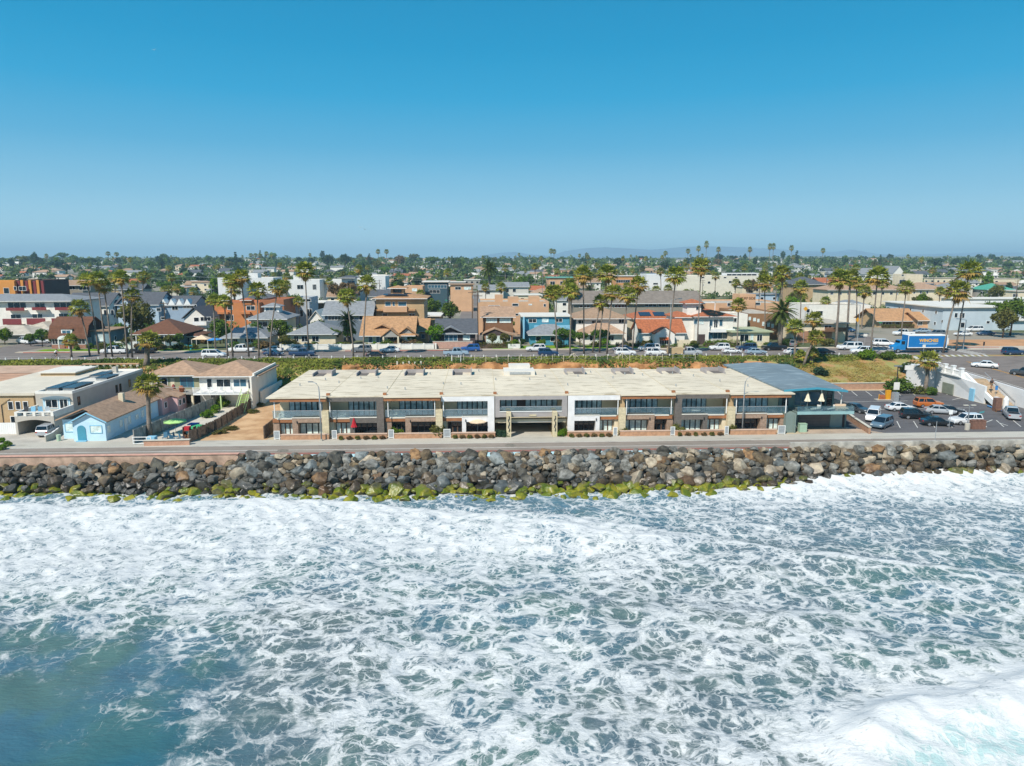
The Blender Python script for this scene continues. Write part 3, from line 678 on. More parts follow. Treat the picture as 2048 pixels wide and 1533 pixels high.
SPEC = {  # kind: L, W, H, belt, body stations (x, ztop), cabin (rear bottom, rear top, front top, front bottom), wheelbase front/back
 'sedan': (4.7,1.82,1.45,.92,[(-2.35,.82),(-2.2,.95),(-1.5,1.0),(1.0,.96),(2.0,.82),(2.35,.6)],(-1.75,-1.05,.35,1.15)),
 'suv': (4.7,1.88,1.75,1.08,[(-2.35,.98),(-2.25,1.12),(-1.5,1.12),(1.1,1.1),(2.1,1.0),(2.35,.7)],(-2.25,-2.0,.25,.95)),
 'minivan': (5.0,1.95,1.75,1.05,[(-2.5,.95),(-2.4,1.08),(-1.5,1.08),(1.3,1.05),(2.2,.88),(2.5,.62)],(-2.42,-2.15,.55,1.5)),
 'pickup': (5.7,1.98,1.85,1.15,[(-2.85,1.1),(-2.8,1.12),(-.75,1.12),(1.3,1.18),(2.65,1.08),(2.85,.75)],(-.75,-.6,.85,1.45)),
 'camper': (5.7,1.98,1.9,1.15,[(-2.85,1.1),(-2.8,1.12),(-.75,1.12),(1.3,1.18),(2.65,1.08),(2.85,.75)],(-2.78,-2.7,.85,1.45)),
 'sports': (4.3,1.8,1.25,.85,[(-2.15,.8),(-2.0,.88),(-1.3,.9),(.6,.86),(1.9,.7),(2.15,.5)],(-1.2,-.6,.1,.8))}
CARPROTO = {}
def loft(mb, st):      # st: list of rings with equal counts
    n = len(st[0]); vs = [p for r in st for p in r]; fs = [(i*n+j, i*n+(j+1)%n, (i+1)*n+(j+1)%n, (i+1)*n+j) for i in range(len(st)-1) for j in range(n)]
    fs += [tuple(range(n-1,-1,-1)), tuple(range((len(st)-1)*n, len(st)*n))]; mb.add(vs, fs)
def car_meshes(kind):
    if kind in CARPROTO: return CARPROTO[kind]
    L, W, H, belt, st, cab = SPEC[kind]; hw = W/2; mb = MB(); P = {}
    def body_top(x):
        return float(np.interp(x, [s[0] for s in st], [s[1] for s in st]))
    xs = sorted(set([s[0] for s in st]+[-1.9,-.9,0,.9,1.6])); rings = []
    for x in xs:
        if x < -L/2 or x > L/2: continue
        zt = body_top(x); e = abs(x)/(L/2); k = 1-.10*max(0,(e-.8)/.2); zb = .28+.1*max(0,(e-.85)/.15)
        rings.append([(x,-hw*.9*k,zb),(x,hw*.9*k,zb),(x,hw*k,.5),(x,hw*k,zt*.78),(x,hw*.93*k,zt),(x,-hw*.93*k,zt),(x,-hw*k,zt*.78),(x,-hw*k,.5)])
    loft(mb, rings)
    if kind == 'pickup':
        mb2 = MB(); mb2.box(-2.65,-.95,-hw*.78,hw*.78,1.121,1.135); P['bed'] = mb2.mesh('bed', TRIM)
    P['body'] = mb.mesh('body', TRIM)
    rb, rt, ft, fb = cab; g = MB(); bz = belt-.03; tz = H-.06
    def ring(x0, x1, y, z): return [(x0,-y,z),(x1,-y,z),(x1,y,z),(x0,y,z)]
    loft(g, [ring(rb, fb, hw*.90, bz), ring(rt, ft, hw*.76, tz)]); P['window_glass'] = g.mesh('window_glass', CGL)
    r_ = MB(); loft(r_, [ring(rt-.06, ft+.06, hw*.79, tz-.01), ring(rt+.08, ft-.12, hw*.70, H)])
    def bar(x0, x1, wd):      # pillar following the cabin flank
        for s in (-1, 1): r_.add([(x0-wd,s*hw*.915,bz),(x0+wd,s*hw*.915,bz),(x1+wd,s*hw*.775,tz),(x1-wd,s*hw*.775,tz),(x0-wd,s*hw*.86,bz),(x0+wd,s*hw*.86,bz),(x1+wd,s*hw*.72,tz),(x1-wd,s*hw*.72,tz)], [(0,1,2,3),(4,7,6,5),(0,3,7,4),(1,5,6,2)])
    bar(rb+.03, rt+.03, .07); bar(fb-.03, ft-.0, .05); bar((rb+fb)/2-.05, (rt+ft)/2, .05)
    if kind in ('suv','minivan','camper'): bar(rb*.55, rt*.55, .06)
    if kind == 'camper': bar(-.7, -.7, .16)
    P['roof'] = r_.mesh('roof', TRIM)
    wr = .36 if kind in ('suv','pickup','camper') else .33
    wm = MB(); prof = [(.0,-.11),(wr*.9,-.11),(wr,-.06),(wr,.06),(wr*.9,.11),(0,.11)]
    wm.add([(r*cos(2*pi*j/16), h, r*sin(2*pi*j/16)) for r, h in prof for j in range(16)], [(i*16+j,(i+1)*16+j,(i+1)*16+(j+1)%16,i*16+(j+1)%16) for i in range(5) for j in range(16)])
    P['wheel'] = wm.mesh('wheel', TYRE)
    rm = MB(); 
    for s in (-1,1): rm.add([(wr*.62*cos(2*pi*j/12), s*.118, wr*.62*sin(2*pi*j/12)) for j in range(12)], [tuple(range(12))[::s]])
    P['rim'] = rm.mesh('rim', RIM)
    hl = MB().box(-.07,.05,-.17,.17,-.07,.07).mesh('headlight', LAMPW); tl = MB().box(-.05,.06,-.14,.14,-.1,.1).mesh('tail_light', LAMPR); P['headlight'] = hl; P['tail_light'] = tl
    mr = MB().box(-.07,.07,-.11,.11,-.07,.07).mesh('mirror', TRIM); P['mirror'] = mr
    P['spec'] = (L, W, H, wr, fb); CARPROTO[kind] = P; return P
def setm(o, m): o.material_slots[0].link = 'OBJECT'; o.material_slots[0].material = m
def car(kind, colr, x, y, z, rz, label, cat=None, group='cars parked along the coast street', name=None):
    P = car_meshes(kind); L, W, H, wr, fb = P['spec']; m = paint(colr)
    cat = cat or {'sedan':'car','suv':'car','minivan':'minivan','pickup':'pickup truck','camper':'pickup truck','sports':'car'}[kind]
    t = thing(name or {'pickup':'pickup_truck','camper':'pickup_truck','minivan':'minivan'}.get(kind,'car'), label, cat, (x,y,z+.01), rz, group)
    setm(link('body', P['body'], t), m); link('window_glass', P['window_glass'], t); setm(link('roof', P['roof'], t), m)
    if 'bed' in P: link('truck_bed', P['bed'], t)
    wb = L*.295
    for sx in (-1,1):
        for sy in (-1,1):
            o = link('wheel', P['wheel'], t, (sx*wb, sy*(W/2-.1), wr)); link('rim', P['rim'], o)
    for sy in (-1,1):
        link('headlight', P['headlight'], t, (L/2-.06, sy*W*.36, .68)); link('tail_light', P['tail_light'], t, (-L/2+.04, sy*W*.37, .85)); setm(link('mirror', P['mirror'], t, (fb-.35, sy*(W/2+.06), SPEC[kind][3]+.05)), m)
    return t
def carp(kind, colr, u, v, rz, label, z=None, **k):
    if z is None: x, y, z = Gt(u, v)
    else: x, y = G(u, v, z)
    return car(kind, colr, x, y+(SPEC[kind][1]/2 if abs(sin(rz)) < .7 else 1.6), z, rz, label, **k)

# ================================================================ PEOPLE
SKIN = mat('skin', '#a87455', .7, .05, 3)
def person(x, y, z, rz, label, pose, shirt, trousers, sc=1.0, seat=None):
    """one continuous skinned figure; arms end in a palm and five fingers; shirt, shorts and hair are clothing parts"""
    t = thing('person', label, 'person', (x,y,z), rz); h = 1.0
    hip = 0.92; P = pose
    vs = [(0,0,hip),(0,.0,1.12),(P.get('lean',0)*.6,0,1.38),(P.get('lean',0),0,1.50),(P.get('lean',0)*1.05,0,1.62),(P.get('lean',0)*1.05,0,1.74)]
    rd = [.15,.135,.15,.055,.085,.075]; ed = [(0,1),(1,2),(2,3),(3,4),(4,5)]
    def chain(st, pts, rs):
        p = st
        for q, r in zip(pts, rs): vs.append(q); rd.append(r); ed.append((p, len(vs)-1)); p = len(vs)-1
        return p
    L = P.get('lean', 0)
    for s in (-1, 1):
        k = P['legs'][0 if s < 0 else 1]; f = P['arms'][0 if s < 0 else 1]
        chain(0, [(0,s*.1,hip-.05),(k[0],s*.11,k[1]),(k[2],s*.11,k[3]+.08),(k[2]+.15,s*.12,k[3]+.03)], [.095,.065,.045,.035])
        wr = chain(2, [(L*.8,s*.2,1.42),(f[0]*.5+L*.8,s*.25,1.18),(f[0]+L,s*.25,f[1])], [.055,.04,.028])
        w_ = vs[wr]; dv = (Vector(w_)-Vector(vs[wr-1])).normalized()
        pm = chain(wr, [tuple(Vector(w_)+dv*.06)], [.024])
        for q in range(4):
            o = Vector((0.022*(q-1.5), 0, 0)); a = Vector(vs[pm])+o+dv*.035; ln_ = [.05,.06,.055,.042][q]
            chain(pm, [tuple(a), tuple(a+dv*ln_+Vector((.012,0,0)))], [.0085,.007])
        a = Vector(w_)+dv*.03+Vector((.032,0,0)); chain(wr, [tuple(a), tuple(a+dv*.035+Vector((.015,0,0)))], [.009,.008])
    me = bpy.data.meshes.new('body'); me.from_pydata(vs, ed, []); me.materials.append(SKIN)
    o = link('body', me, t); sk = o.modifiers.new('skin', 'SKIN'); sk.use_smooth_shade = True
    for i, r in enumerate(rd): me.skin_vertices[0].data[i].radius = (r, r)
    me.skin_vertices[0].data[0].use_root = True
    # clothing shells following torso and thighs, and hair
    def shell(name, e2, v2, r2, m):
        me2 = bpy.data.meshes.new(name); me2.from_pydata(v2, e2, []); me2.materials.append(m); q = link(name, me2, t); k2 = q.modifiers.new('skin', 'SKIN'); k2.use_smooth_shade = True
        for i, r in enumerate(r2): me2.skin_vertices[0].data[i].radius = (r, r)
        me2.skin_vertices[0].data[0].use_root = True
    shell('shirt', [(0,1),(1,2),(2,3),(2,4),(3,5),(4,6)], [(0,0,.98),(0,0,1.15),(L*.6,0,1.40),(L*.8,-.2,1.43),(L*.8,.2,1.43),(P['arms'][0][0]*.4+L*.8,-.25,1.24),(P['arms'][1][0]*.4+L*.8,.25,1.24)], [.165,.15,.165,.07,.07,.055,.055], shirt)
    k0, k1 = P['legs']
    shell('trousers', [(0,1),(1,2),(0,3),(3,4)], [(0,0,.95),(0,-.1,.86),(k0[0]*.9,-.11,k0[1]+.06),(0,.1,.86),(k1[0]*.9,.11,k1[1]+.06)], [.165,.11,.085,.11,.085], trousers)
    hr = MB(); hr.lathe([(.0,.13),(.07,.11),(.098,.04),(.095,-.03),(.06,-.06)][::-1], 12); hr.build('hair', mat('brown_hair', '#2d211a', .8, .2, 6), t, True, (L*1.05-.012,0,1.72))
    fc = MB(); [fc.cbox(L*1.05+.085, s*.035, 1.685, .012, .022, .012) for s in (-1,1)]; fc.cbox(L*1.05+.1,0,1.655,.03,.022,.04); fc.build('eyes_and_nose', mat('face_detail', '#5a3a2c', .7, .1, 8), t)
    return t
WALKP = {'lean': .03, 'legs': [(.2,.5,.28,0),(-.05,.48,-.3,.02)], 'arms': [(-.18,.93),(.2,.95)]}
STAND = {'lean': 0.0, 'legs': [(.02,.5,0,0),(-.02,.5,0,0)], 'arms': [(.03,.88),(.05,.88)]}
RIDE = {'lean': .32, 'legs': [(.3,.62,.22,.18),(.28,.75,.12,.42)], 'arms': [(.38,1.08),(.38,1.08)]}
# ================================================================ BUILDING HELPERS
PANES = {'d': GL_D, 'b': GL_B, 'c': GL_C, 's': GL_S}
WCACHE = {}
def window(parent, x, y, z, wd, ht, side='f', fm=WHITE, pane='d', n=1, name='window', fat=.4):
    """a framed window on a wall face; x,y,z its lower left corner in the parent's space; side f (faces -Y), r (+X), l (-X)"""
    key = (round(wd,2), round(ht,2), fm.name, pane, n, fat)
    if key not in WCACHE:
        t = min(.09, wd*.09); mb = MB(); f0, f1 = -.07, .02
        mb.box(0,wd,f0,f1,0,t); mb.box(0,wd,f0,f1,ht-t,ht); mb.box(0,t,f0,f1,t,ht-t); mb.box(wd-t,wd,f0,f1,t,ht-t)
        for k in range(1, n): c = wd*k/n; mb.box(c-t*fat,c+t*fat,f0+.01,f1,t,ht-t)
        WCACHE[key] = (mb.mesh(name, fm), MB().box(t*.8,wd-t*.8,-.03,.01,t*.8,ht-t*.8).mesh('pane', PANES[pane]))
    a, b = WCACHE[key]; rz = {'f':0, 'r':pi/2, 'l':-pi/2}[side]
    o = link(name, a, parent, (x,y,z), rz); link('pane', b, o); return o
def door(parent, x, y, z, m, wd=.95, ht=2.05, side='f'):
    mb = MB().box(0,wd,-.06,.02,0,ht); o = mb.build('door', m, parent, loc=(x,y,z))
    if side != 'f': o.rotation_euler = (0,0,{'r':pi/2,'l':-pi/2}[side])
    MB().box(wd-.16,wd-.1,-.1,-.05,ht*.47,ht*.52).build('handle', GALV, o); return o
def roof_on(parent, kind, w, d, h, rise, over, rm, wm=None, th=.16, name='roof'):
    """w,d footprint from local (0,0); eaves at height h"""
    mb = MB(); x0, x1, y0, y1 = -over, w+over, -over, d+over
    def gut(o): MB().box(x0,x1,y0-.09,y0-.004,h-.16,h-.02).build('gutter', WHITE, o); return o
    if kind == 'flat':
        mb.box(x0,x1,y0,y1,h,h+.3); o = mb.build(name, rm, parent); return o
    if kind == 'parapet':
        t = .22; mb.box(x0,x1,y0,y0+t,h,h+.55); mb.box(x0,x1,y1-t,y1,h,h+.55); mb.box(x0,x0+t,y0+t,y1-t,h,h+.55); mb.box(x1-t,x1,y0+t,y1-t,h,h+.55)
        o = mb.build('parapet', wm or rm, parent); q = MB().box(x0+t,x1-t,y0+t,y1-t,h-.02,h+.12).build(name, rm, parent); return q
    if kind == 'hip':
        W_, D_ = x1-x0, y1-y0; i = min(W_, D_)/2*.98
        r = [(x0+i,(y0+y1)/2,h+rise),(x1-i,(y0+y1)/2,h+rise)] if W_ >= D_ else [((x0+x1)/2,y0+i,h+rise),((x0+x1)/2,y1-i,h+rise)]
        vs = [(x0,y0,h-.12),(x1,y0,h-.12),(x1,y1,h-.12),(x0,y1,h-.12),(x0,y0,h+.05),(x1,y0,h+.05),(x1,y1,h+.05),(x0,y1,h+.05)]+r
        top = [(4,5,9,8),(5,6,9),(6,7,8,9),(7,4,8)] if W_ >= D_ else [(4,5,8),(5,6,9,8),(6,7,9),(7,4,8,9)]
        mb.add(vs, [(3,2,1,0),(0,1,5,4),(1,2,6,5),(2,3,7,6),(3,0,4,7)]+top); return gut(mb.build(name, rm, parent))
    if kind == 'gx':      # ridge along x: a slope faces the street
        m_ = (y0+y1)/2; prof = [(y0,h-.1),(m_,h+rise-.1),(y1,h-.1),(y1,h-.1+th),(m_,h+rise+th),(y0,h-.1+th)]
        mb.xprism(prof[::-1], x0, x1)
        if wm: MB().xprism([(0,h-.01),(d,h-.01),(m_,h+rise*(d/(y1-y0))-.03)], 0.02, w-.02).build('gable_wall', wm, parent)
        return gut(mb.build(name, rm, parent))
    if kind == 'gy':      # ridge along y: the gable faces the street
        m_ = (x0+x1)/2; prof = [(x0,h-.1),(m_,h+rise-.1),(x1,h-.1),(x1,h-.1+th),(m_,h+rise+th),(x0,h-.1+th)]
        mb.yprism(prof, y0, y1)
        if wm: MB().yprism([(0,h-.01),(w,h-.01),(m_,h+rise*(w/(x1-x0))-.03)], 0.02, d-.02).build('gable_wall', wm, parent)
        return mb.build(name, rm, parent)
FOOT = []
def house(name, label, u0, u1, vb, ve, d, roof, rise, wm, rm, wins=(), over=.45, Y=None, z=None, side=0, fm=WHITE, cat='house', dr=None, chim=None, pane='d', group=None, sidepane='d', stories=None):
    """front face between columns u0..u1, foot at row vb, eaves at row ve of the survey; wins = (u0,v0,u1,v1[,pane[,n]]) on the front"""
    um = (u0+u1)/2
    if Y is None: x, Y, z = Gt(um, vb)
    if z is None: z = gz(0, Y)
    xa, xb = AX(u0, Y), AX(u1, Y); he = AY(um, ve, Y)[1]-z; w_ = xb-xa
    if roof == 'parapet': he -= .5
    FOOT.append((xa-.5, xb+.5, Y-2, Y+d+.5))
    t = thing(name, label, cat, (xa, Y, z), 0, group)
    MB().box(0,w_,0,d,-.3,he).build('wall', wm, t)
    roof_on(t, roof, w_, d, he, rise, over, rm, wm)
    for q in wins:
        a, b = AY(q[0], q[3], Y), AY(q[2], q[1], Y); p = q[4] if len(q) > 4 else pane; n = q[5] if len(q) > 5 else max(1, round((b[0]-a[0])/1.1))
        window(t, a[0]-xa, 0, a[1]-z, b[0]-a[0], b[1]-a[1], 'f', fm, p, n)
    st = stories or max(1, round(he/2.9)); sd_ = 'r' if xb < 0 else 'l'
    for k in range(side):
        for s in range(st):
            yy = d*(k+.5)/side; zz = he*(s+.38)/st
            if sd_ == 'r': window(t, w_, yy-.5, zz, 1.0, 1.1, 'r', fm, sidepane, 1)
            else: window(t, 0, yy+.5, zz, 1.0, 1.1, 'l', fm, sidepane, 1)
    if dr:
        a = AY(dr[0], vb, Y)[0]; door(t, a-xa, 0, .02, dr[1])
    if chim:
        cx, cy, ch = chim; c = MB().box(-.35,.35,-.3,.3,he-.5,he+ch).build('chimney', wm, t, loc=(cx*w_, cy*d, 0)); MB().box(-.42,.42,-.37,.37,he+ch,he+ch+.12).build('chimney_cap', CONC, c)
    return t, xa, xb, Y, z, he
RF_BR = mat('brown_shingle', '#a98a70', .95, .14, 1.5, .3, lines=(.45, 1, .25)); RF_GR = mat('grey_shingle', '#85888a', .95, .12, 1.5, .3, lines=(.45, 1, .25)); RF_DK = mat('dark_shingle', '#54575c', .95, .12, 1.5, .3, lines=(.45, 1, .25))
RF_OR = mat('orange_shingle', '#b08760', .95, .14, 1.5, .3, lines=(.45, 1, .25)); RF_TC = mat('terracotta_tile', '#a8633f', .9, .18, 2, .4, lines=(.4, 0, .35)); RF_WH = mat('white_roof', '#d5d0c4', .9, .05, .4); RF_CH = mat('chocolate_shingle', '#6a4632', .95, .14, 1.5, .3, lines=(.45, 1, .25))
RF_TAN = mat('tan_shingle', '#9c8168', .95, .14, 1.5, .3, lines=(.45, 1, .25)); RF_FL = mat('gravel_roof', '#b4aa99', .95, .12, .6)
PLW = mat('pale_wall', '#cfcabd', .9, .05, .6); GRW = mat('grey_wall', '#9c9890', .9, .06, .6); TANW = mat('tan_wall', '#b59a74', .9, .07, .6); PEACH = mat('peach_stucco', '#c9a07c', .9, .05, .4); ORW = mat('orange_stucco', '#bd7a4a', .9, .06, .4)
BLW = mat('sky_blue_siding', '#86bcd4', .8, .04, .6, lines=(.22, 2, .25)); TEAL = mat('teal_blue_siding', '#4690a6', .8, .05, .6, lines=(.22, 2, .25)); PINK = mat('pink_siding', '#cfa7a6', .85, .05, .6); BRW = mat('dark_brown_siding', '#4d3f3d', .9, .1, .8, lines=(.25, 2, .4)); BRN = mat('brown_wall', '#7c5a40', .9, .1, .8)
LBW = mat('pale_blue_siding', '#a9bccb', .85, .04, .6, lines=(.25, 2, .25)); SOLAR = glass('solar_panel', '#2d4152', .25); OLV = mat('olive_wall', '#99987a', .9, .05, .6)
GLR = clearglass('railing_glass', '#5d7780', .35)

# ================================================================ CONDOMINIUMS ON THE STRAND
YF = 104.0; YB = 106.6; YL = 105.6
SLABR = stained('cream_roof_membrane', '#dacdb4', '#a09278')
FASC = mat('brown_fascia', '#9a6641', .8, .12, 1.2); CLADT = mat('brown_stone_cladding', '#a08773', .9, .14, 3, .2, lines=(.3, 2, .3)); CLADG = mat('dark_grey_cladding', '#6b645d', .9, .12, 3, .2, lines=(.3, 2, .35)); CLADW = mat('white_cladding', '#e0dedb', .9, .05, 1)
LIGHTG = mat('warm_grey_cladding', '#a29c99', .9, .05, 1, lines=(.3, 2, .12)); STONE = mat('cream_stone', '#cdbf9d', .9, .1, 2.5, .3, lines=(.45, 2, .25)); PLANT = mat('planter_stone', '#b78c6c', .9, .12, 2.0, .2, lines=(.25, 2, .25))
condo = thing('condominium_building', 'long two-storey beachfront condominiums with a cream flat roof and glass balconies', 'condominium', (0,104,S))
def cx(u): return AX(u, YF)
def cz(v): return AY(1060, v, YF)[1]-S          # heights read at the middle of the facade
ZR = cz(788.5); ZFB = cz(796.5); ZRL = cz(816.5); ZFL = cz(828.5); ZSB = cz(838.5); ZG = 0.15
B = [545, 657, 770, 883, 990, 1133, 1238, 1346, 1454, 1574]
BX = [cx(u) for u in B]
core = MB(); core.box(BX[0]+.4, BX[4], 2.2, 24.6, 0, ZR-.15); core.box(BX[5], BX[9]-.4, 2.2, 24.6, 0, ZR-.15); core.box(BX[4], BX[5], 2.2, 24.6, ZSB, ZR-.15); core.box(BX[4], BX[5], 12, 24.6, 0, ZSB)
core.box(BX[4],BX[5],-.2,2.2,ZSB-.5,ZSB+.0)
core.build('wall', CREAM, condo)
rf = MB()
for i in range(9):
    fr = {0:-1.6,2:-1.6,6:-1.6,8:-1.6}.get(i, -.9); x0, x1 = BX[i], BX[i+1]
    rf.box(x0+(.0 if i else -.5), x1+(.5 if i == 8 else 0)-.012, fr, 25.2-(.6 if i % 3 == 1 else 0)-(1.5 if i > 6 else 0), ZR-.12+.015*(i%2), ZR+.05+.02*(i%2))
RO = rf.build('roof', SLABR, condo)
for k, u in enumerate((650, 733, 824, 915, 1148, 1240, 1328, 1413)):      # light wells let into the roof, each a grey slot with one tall side
    x = AX(u, 127.5); x += 1.0 if k < 4 else -.6; s = 1 if k < 4 else -1; q = MB()
    q.box(x-1.7,x-1.55,17.6,21,ZR+.04,ZR+.55); q.box(x+1.55,x+1.7,17.6,21,ZR+.04,ZR+.95); q.box(x-1.55,x+1.55,20.85,21,ZR+.04,ZR+.7)
    q.build('light_well', LIGHTG, condo); MB().box(x-1.5 if s > 0 else x-.1,x+.1 if s > 0 else x+1.5,18.0,20.8,ZR+.055,ZR+.09).build('light_well_floor', CLADG, condo)
q = MB(); x = AX(1045,127.5); q.box(x-3.6,x+1.8,17.5,22,ZR+.04,ZR+.75); q.box(x-2.6,x+1.2,21.0,23.6,ZR+.75,ZR+1.3); q.build('roof_access_box', RF_WH, condo); MB().box(x-2.6,x+1.0,17.4,17.6,ZR+.2,ZR+.6).build('skylight', GALV, condo)
rnd = random.Random(3)
for k in range(26): x = BX[0]+2+k*2.85; y = rnd.uniform(4, 22); MB().tube([(x,y,ZR+.04),(x,y,ZR+.45)], .09, 6).build('roof_pipe', GALV, condo)
for x in BX[1:9]: MB().box(x-.03,x+.03,.4,24.3,ZR+.07,ZR+.10).build('roof_seam', STONE, RO)
for x in BX[1:9]:
    if rnd.random() < .9: MB().box(x-.25,x+.25,-.3,.15,ZR+.07,ZR+.38).build('roof_vent', FASC, condo)
def strip(x0, x1, z0, z1, y, n, pane='d', fm=BLACKM, name='window'): return window(condo, x0, y, z0, x1-x0, z1-z0, 'f', fm, pane, n, name, 1.05)
def railing(x0, x1, z0, y, zt, m=GLR):
    r = MB().box(x0,x1,y-.02,y+.02,z0,zt-.05).build('balcony_railing', m, condo)
    t = MB().box(x0-.03,x1+.03,y-.045,y+.045,zt-.05,zt+.02); t.build('handrail', GALV, r)
def bay(i, typ, mir):
    xa, xb = BX[i], BX[i+1]; W_ = xb-xa
    def X_(f): return xb-f*W_ if mir else xa+f*W_
    def span(f0, f1): a, b = X_(f0), X_(f1); return (min(a,b), max(a,b))
    def bx(name, f0, f1, y0, y1, z0, z1, m): a, b = span(f0, f1); return MB().box(a,b,y0,y1,z0,z1).build(name, m, condo)
    # balcony floor, upper windows
    bx('balcony_floor', .0, .985, -.1, 2.2, ZSB, ZSB+.28, CREAM)
    a, b = span({'A':.22,'B':.30,'C':.28}[typ], {'A':.84,'B':.86,'C':.86}[typ]); strip(a, b, ZSB+.3, ZR-.45, 2.17, 6, 's')
    if typ == 'A':
        bx('fascia', -.0, .985, -1.45, -1.3, ZFB, ZR-.13, FASC); bx('soffit', 0, .985, -1.3, 2.2, ZR-.3, ZR-.14, CREAM)
        bx('party_wall', .90, .985, -.4, 2.2, ZSB+.28, ZR-.14, TANW)
        bx('stone_column', .90, 1.02, -1.3, -.5, 0, ZRL+.1, STONE)
        bx('slab_cladding', .0, .40, -.55, -.1, ZSB-.05, ZFL-.35, FASC); bx('slab_trim', .08, .41, -.6, -.05, ZFL-.35, ZFL-.2, RF_WH)
        bx('slab_cladding', .36, .90, -.95, -.1, ZSB-.0, ZFL-.1, CLADT); bx('slab_trim', .36, .90, -1.0, -.9, ZFL-.1, ZFL+.02, RF_WH)
        bx('pier', .36, .46, -.93, 1.5, 0, ZSB, CLADT); bx('pier', .0, .11, -.4, 1.5, 0, ZSB-.05, CLADT)
        a, b = span(.0, .89); railing(a, b, ZFL-.2, -.35, ZRL)
        for f in (.06, .88): a, b = span(f, f+.012); MB().box(a,b,-1.2,-1.08,ZFL,ZFB).build('post', WHITE, condo)
        lw = [(.11,.36),(.46,.90)]
    elif typ in 'BC':
        m = CLADG if typ == 'B' else CLADW
        bx('frame_top', .0, .985, -.9, -.3, ZR-.75 if typ == 'B' else ZR-.85, ZR-.13, m); bx('frame_side', .86, .985, -.9, -.2, 0, ZR-.75 if typ == 'B' else ZR-.85, m)
        bx('frame_band', .38, .86, -.9, -.2, ZSB-.15, ZFL-.15, m); bx('pier', .38, .455, -.88, 1.5, 0, ZSB-.15, m)
        bx('party_wall', .93, .985, -.2, 2.2, ZSB+.28, ZR-.3, CREAM)
        bx('slab_cladding', -.0, .38, -.6, -.1, ZSB-.05, ZFL-.35, FASC); bx('slab_trim', .06, .38, -.65, -.05, ZFL-.35, ZFL-.2, RF_WH)
        bx('slab_trim', .38, .86, -.95, -.88, ZFL-.15, ZFL, RF_WH)
        a, b = span(.0, .86); railing(a, b, ZFL-.2, -.45, ZRL); bx('balcony_side_post', .03, .045, -.85, -.75, ZFL, ZR-.75, WHITE)
        bx('stone_column', .0, .085, -.3, .6, 0, ZSB-.05, CREAM)
        lw = [(.11,.38),(.46,.86)]
    for k, (f0, f1) in enumerate(lw):
        a, b = span(f0, f1); n = 3 if k == 0 else 4
        p = {(0,0):'c',(0,1):'c',(1,0):'c',(1,1):'d',(2,0):'d',(2,1):'d',(3,0):'d',(3,1):'d'}.get((i,k), 'c' if (i+k) % 3 else 'd')
        strip(a, b, ZG, ZSB-.32, .32, n, p, BLACKM if k else mat('brown_window_frame', '#5b4334', .7, .1, 2), 'window'); MB().box(a-.02,b+.02,.22,2.22,ZSB-.32,ZSB-.02).build('lintel', m if typ != 'A' else CLADT, condo)
    bx('ground_wall', .0, .985, .34, 2.22, 0, ZSB-.02, CREAM)
    bx('wall_lamp', .44, .455, -1.05, -.95, ZSB-.1, ZSB+.25, BLACKM)
for i, (ty, mi) in enumerate([('A',0),('B',0),('A',0),('C',0),None,('C',1),('A',1),('B',1),('A',1)] if False else [('A',0),('B',0),('A',0),('C',0),(None,0),('C',1),('A',1),('B',1),('A',1)]):
    if ty: bay(i, ty, mi)
# centre bay: framed upper floor over the garage driveway
xa, xb = BX[4], BX[5]; u_ = lambda u: cx(u)
MB().box(xa,xb,-.9,-.3,ZR-.7,ZR-.13).build('frame_top', LIGHTG, condo); MB().box(xa,u_(999),-.9,-.2,cz(832),ZR-.7).build('frame_side', LIGHTG, condo); MB().box(u_(1123),xb,-.9,-.2,cz(832),ZR-.7).build('frame_side', LIGHTG, condo)
MB().box(u_(999),u_(1123),-.9,-.2,cz(831.5),cz(821)).build('frame_band', LIGHTG, condo); MB().box(u_(999),u_(1123),-.97,-.88,cz(821.5),cz(820)).build('slab_trim', WHITE, condo)
railing(u_(999), u_(1123), cz(821), -.5, cz(812)); strip(u_(1001), u_(1036), cz(824)+.3, ZR-.7, 2.17, 3, 's'); strip(u_(1052), u_(1118), cz(824)+.3, ZR-.7, 2.17, 6, 's'); MB().box(u_(1036),u_(1052),1.9,2.18,cz(824)+.3,ZR-.9).build('pier', BRW, condo)
for a, b in ((1012,1021),(1103,1112)):
    o = MB().box(u_(a),u_(b),-2.2,-1.0,0,cz(819.5)).build('stone_column', STONE, condo); MB().tube([((u_(a)+u_(b))/2+.12*sin(k*2.2),-2.26,.9*1+k*.33) for k in range(8)], .07, 5).build('wall_ornament', BLACKM, o)
MB().box(u_(1058),u_(1072),-1.0,-.9,cz(830),cz(827)).build('name_plaque', STONE, condo)
sheet('garage_driveway', [(u_(1021),101.2),(u_(1103),101.2),(u_(1100),116),(u_(1024),116)], S, CONC, .02)
q = MB(); q.box(u_(1000),u_(1130),6.4,6.5,0,ZSB-.1); q.build('garage_gate', mat('black_gate', '#17191b', .6, .1, 1, lines=(.3,2,.5)), condo)
MB().box(u_(1060),u_(1061.5),-.5,-.4,1.9,ZSB-.3).box(u_(1022),u_(1102),-.45,-.4,1.85,1.95).build('gate_track', GALV, condo)
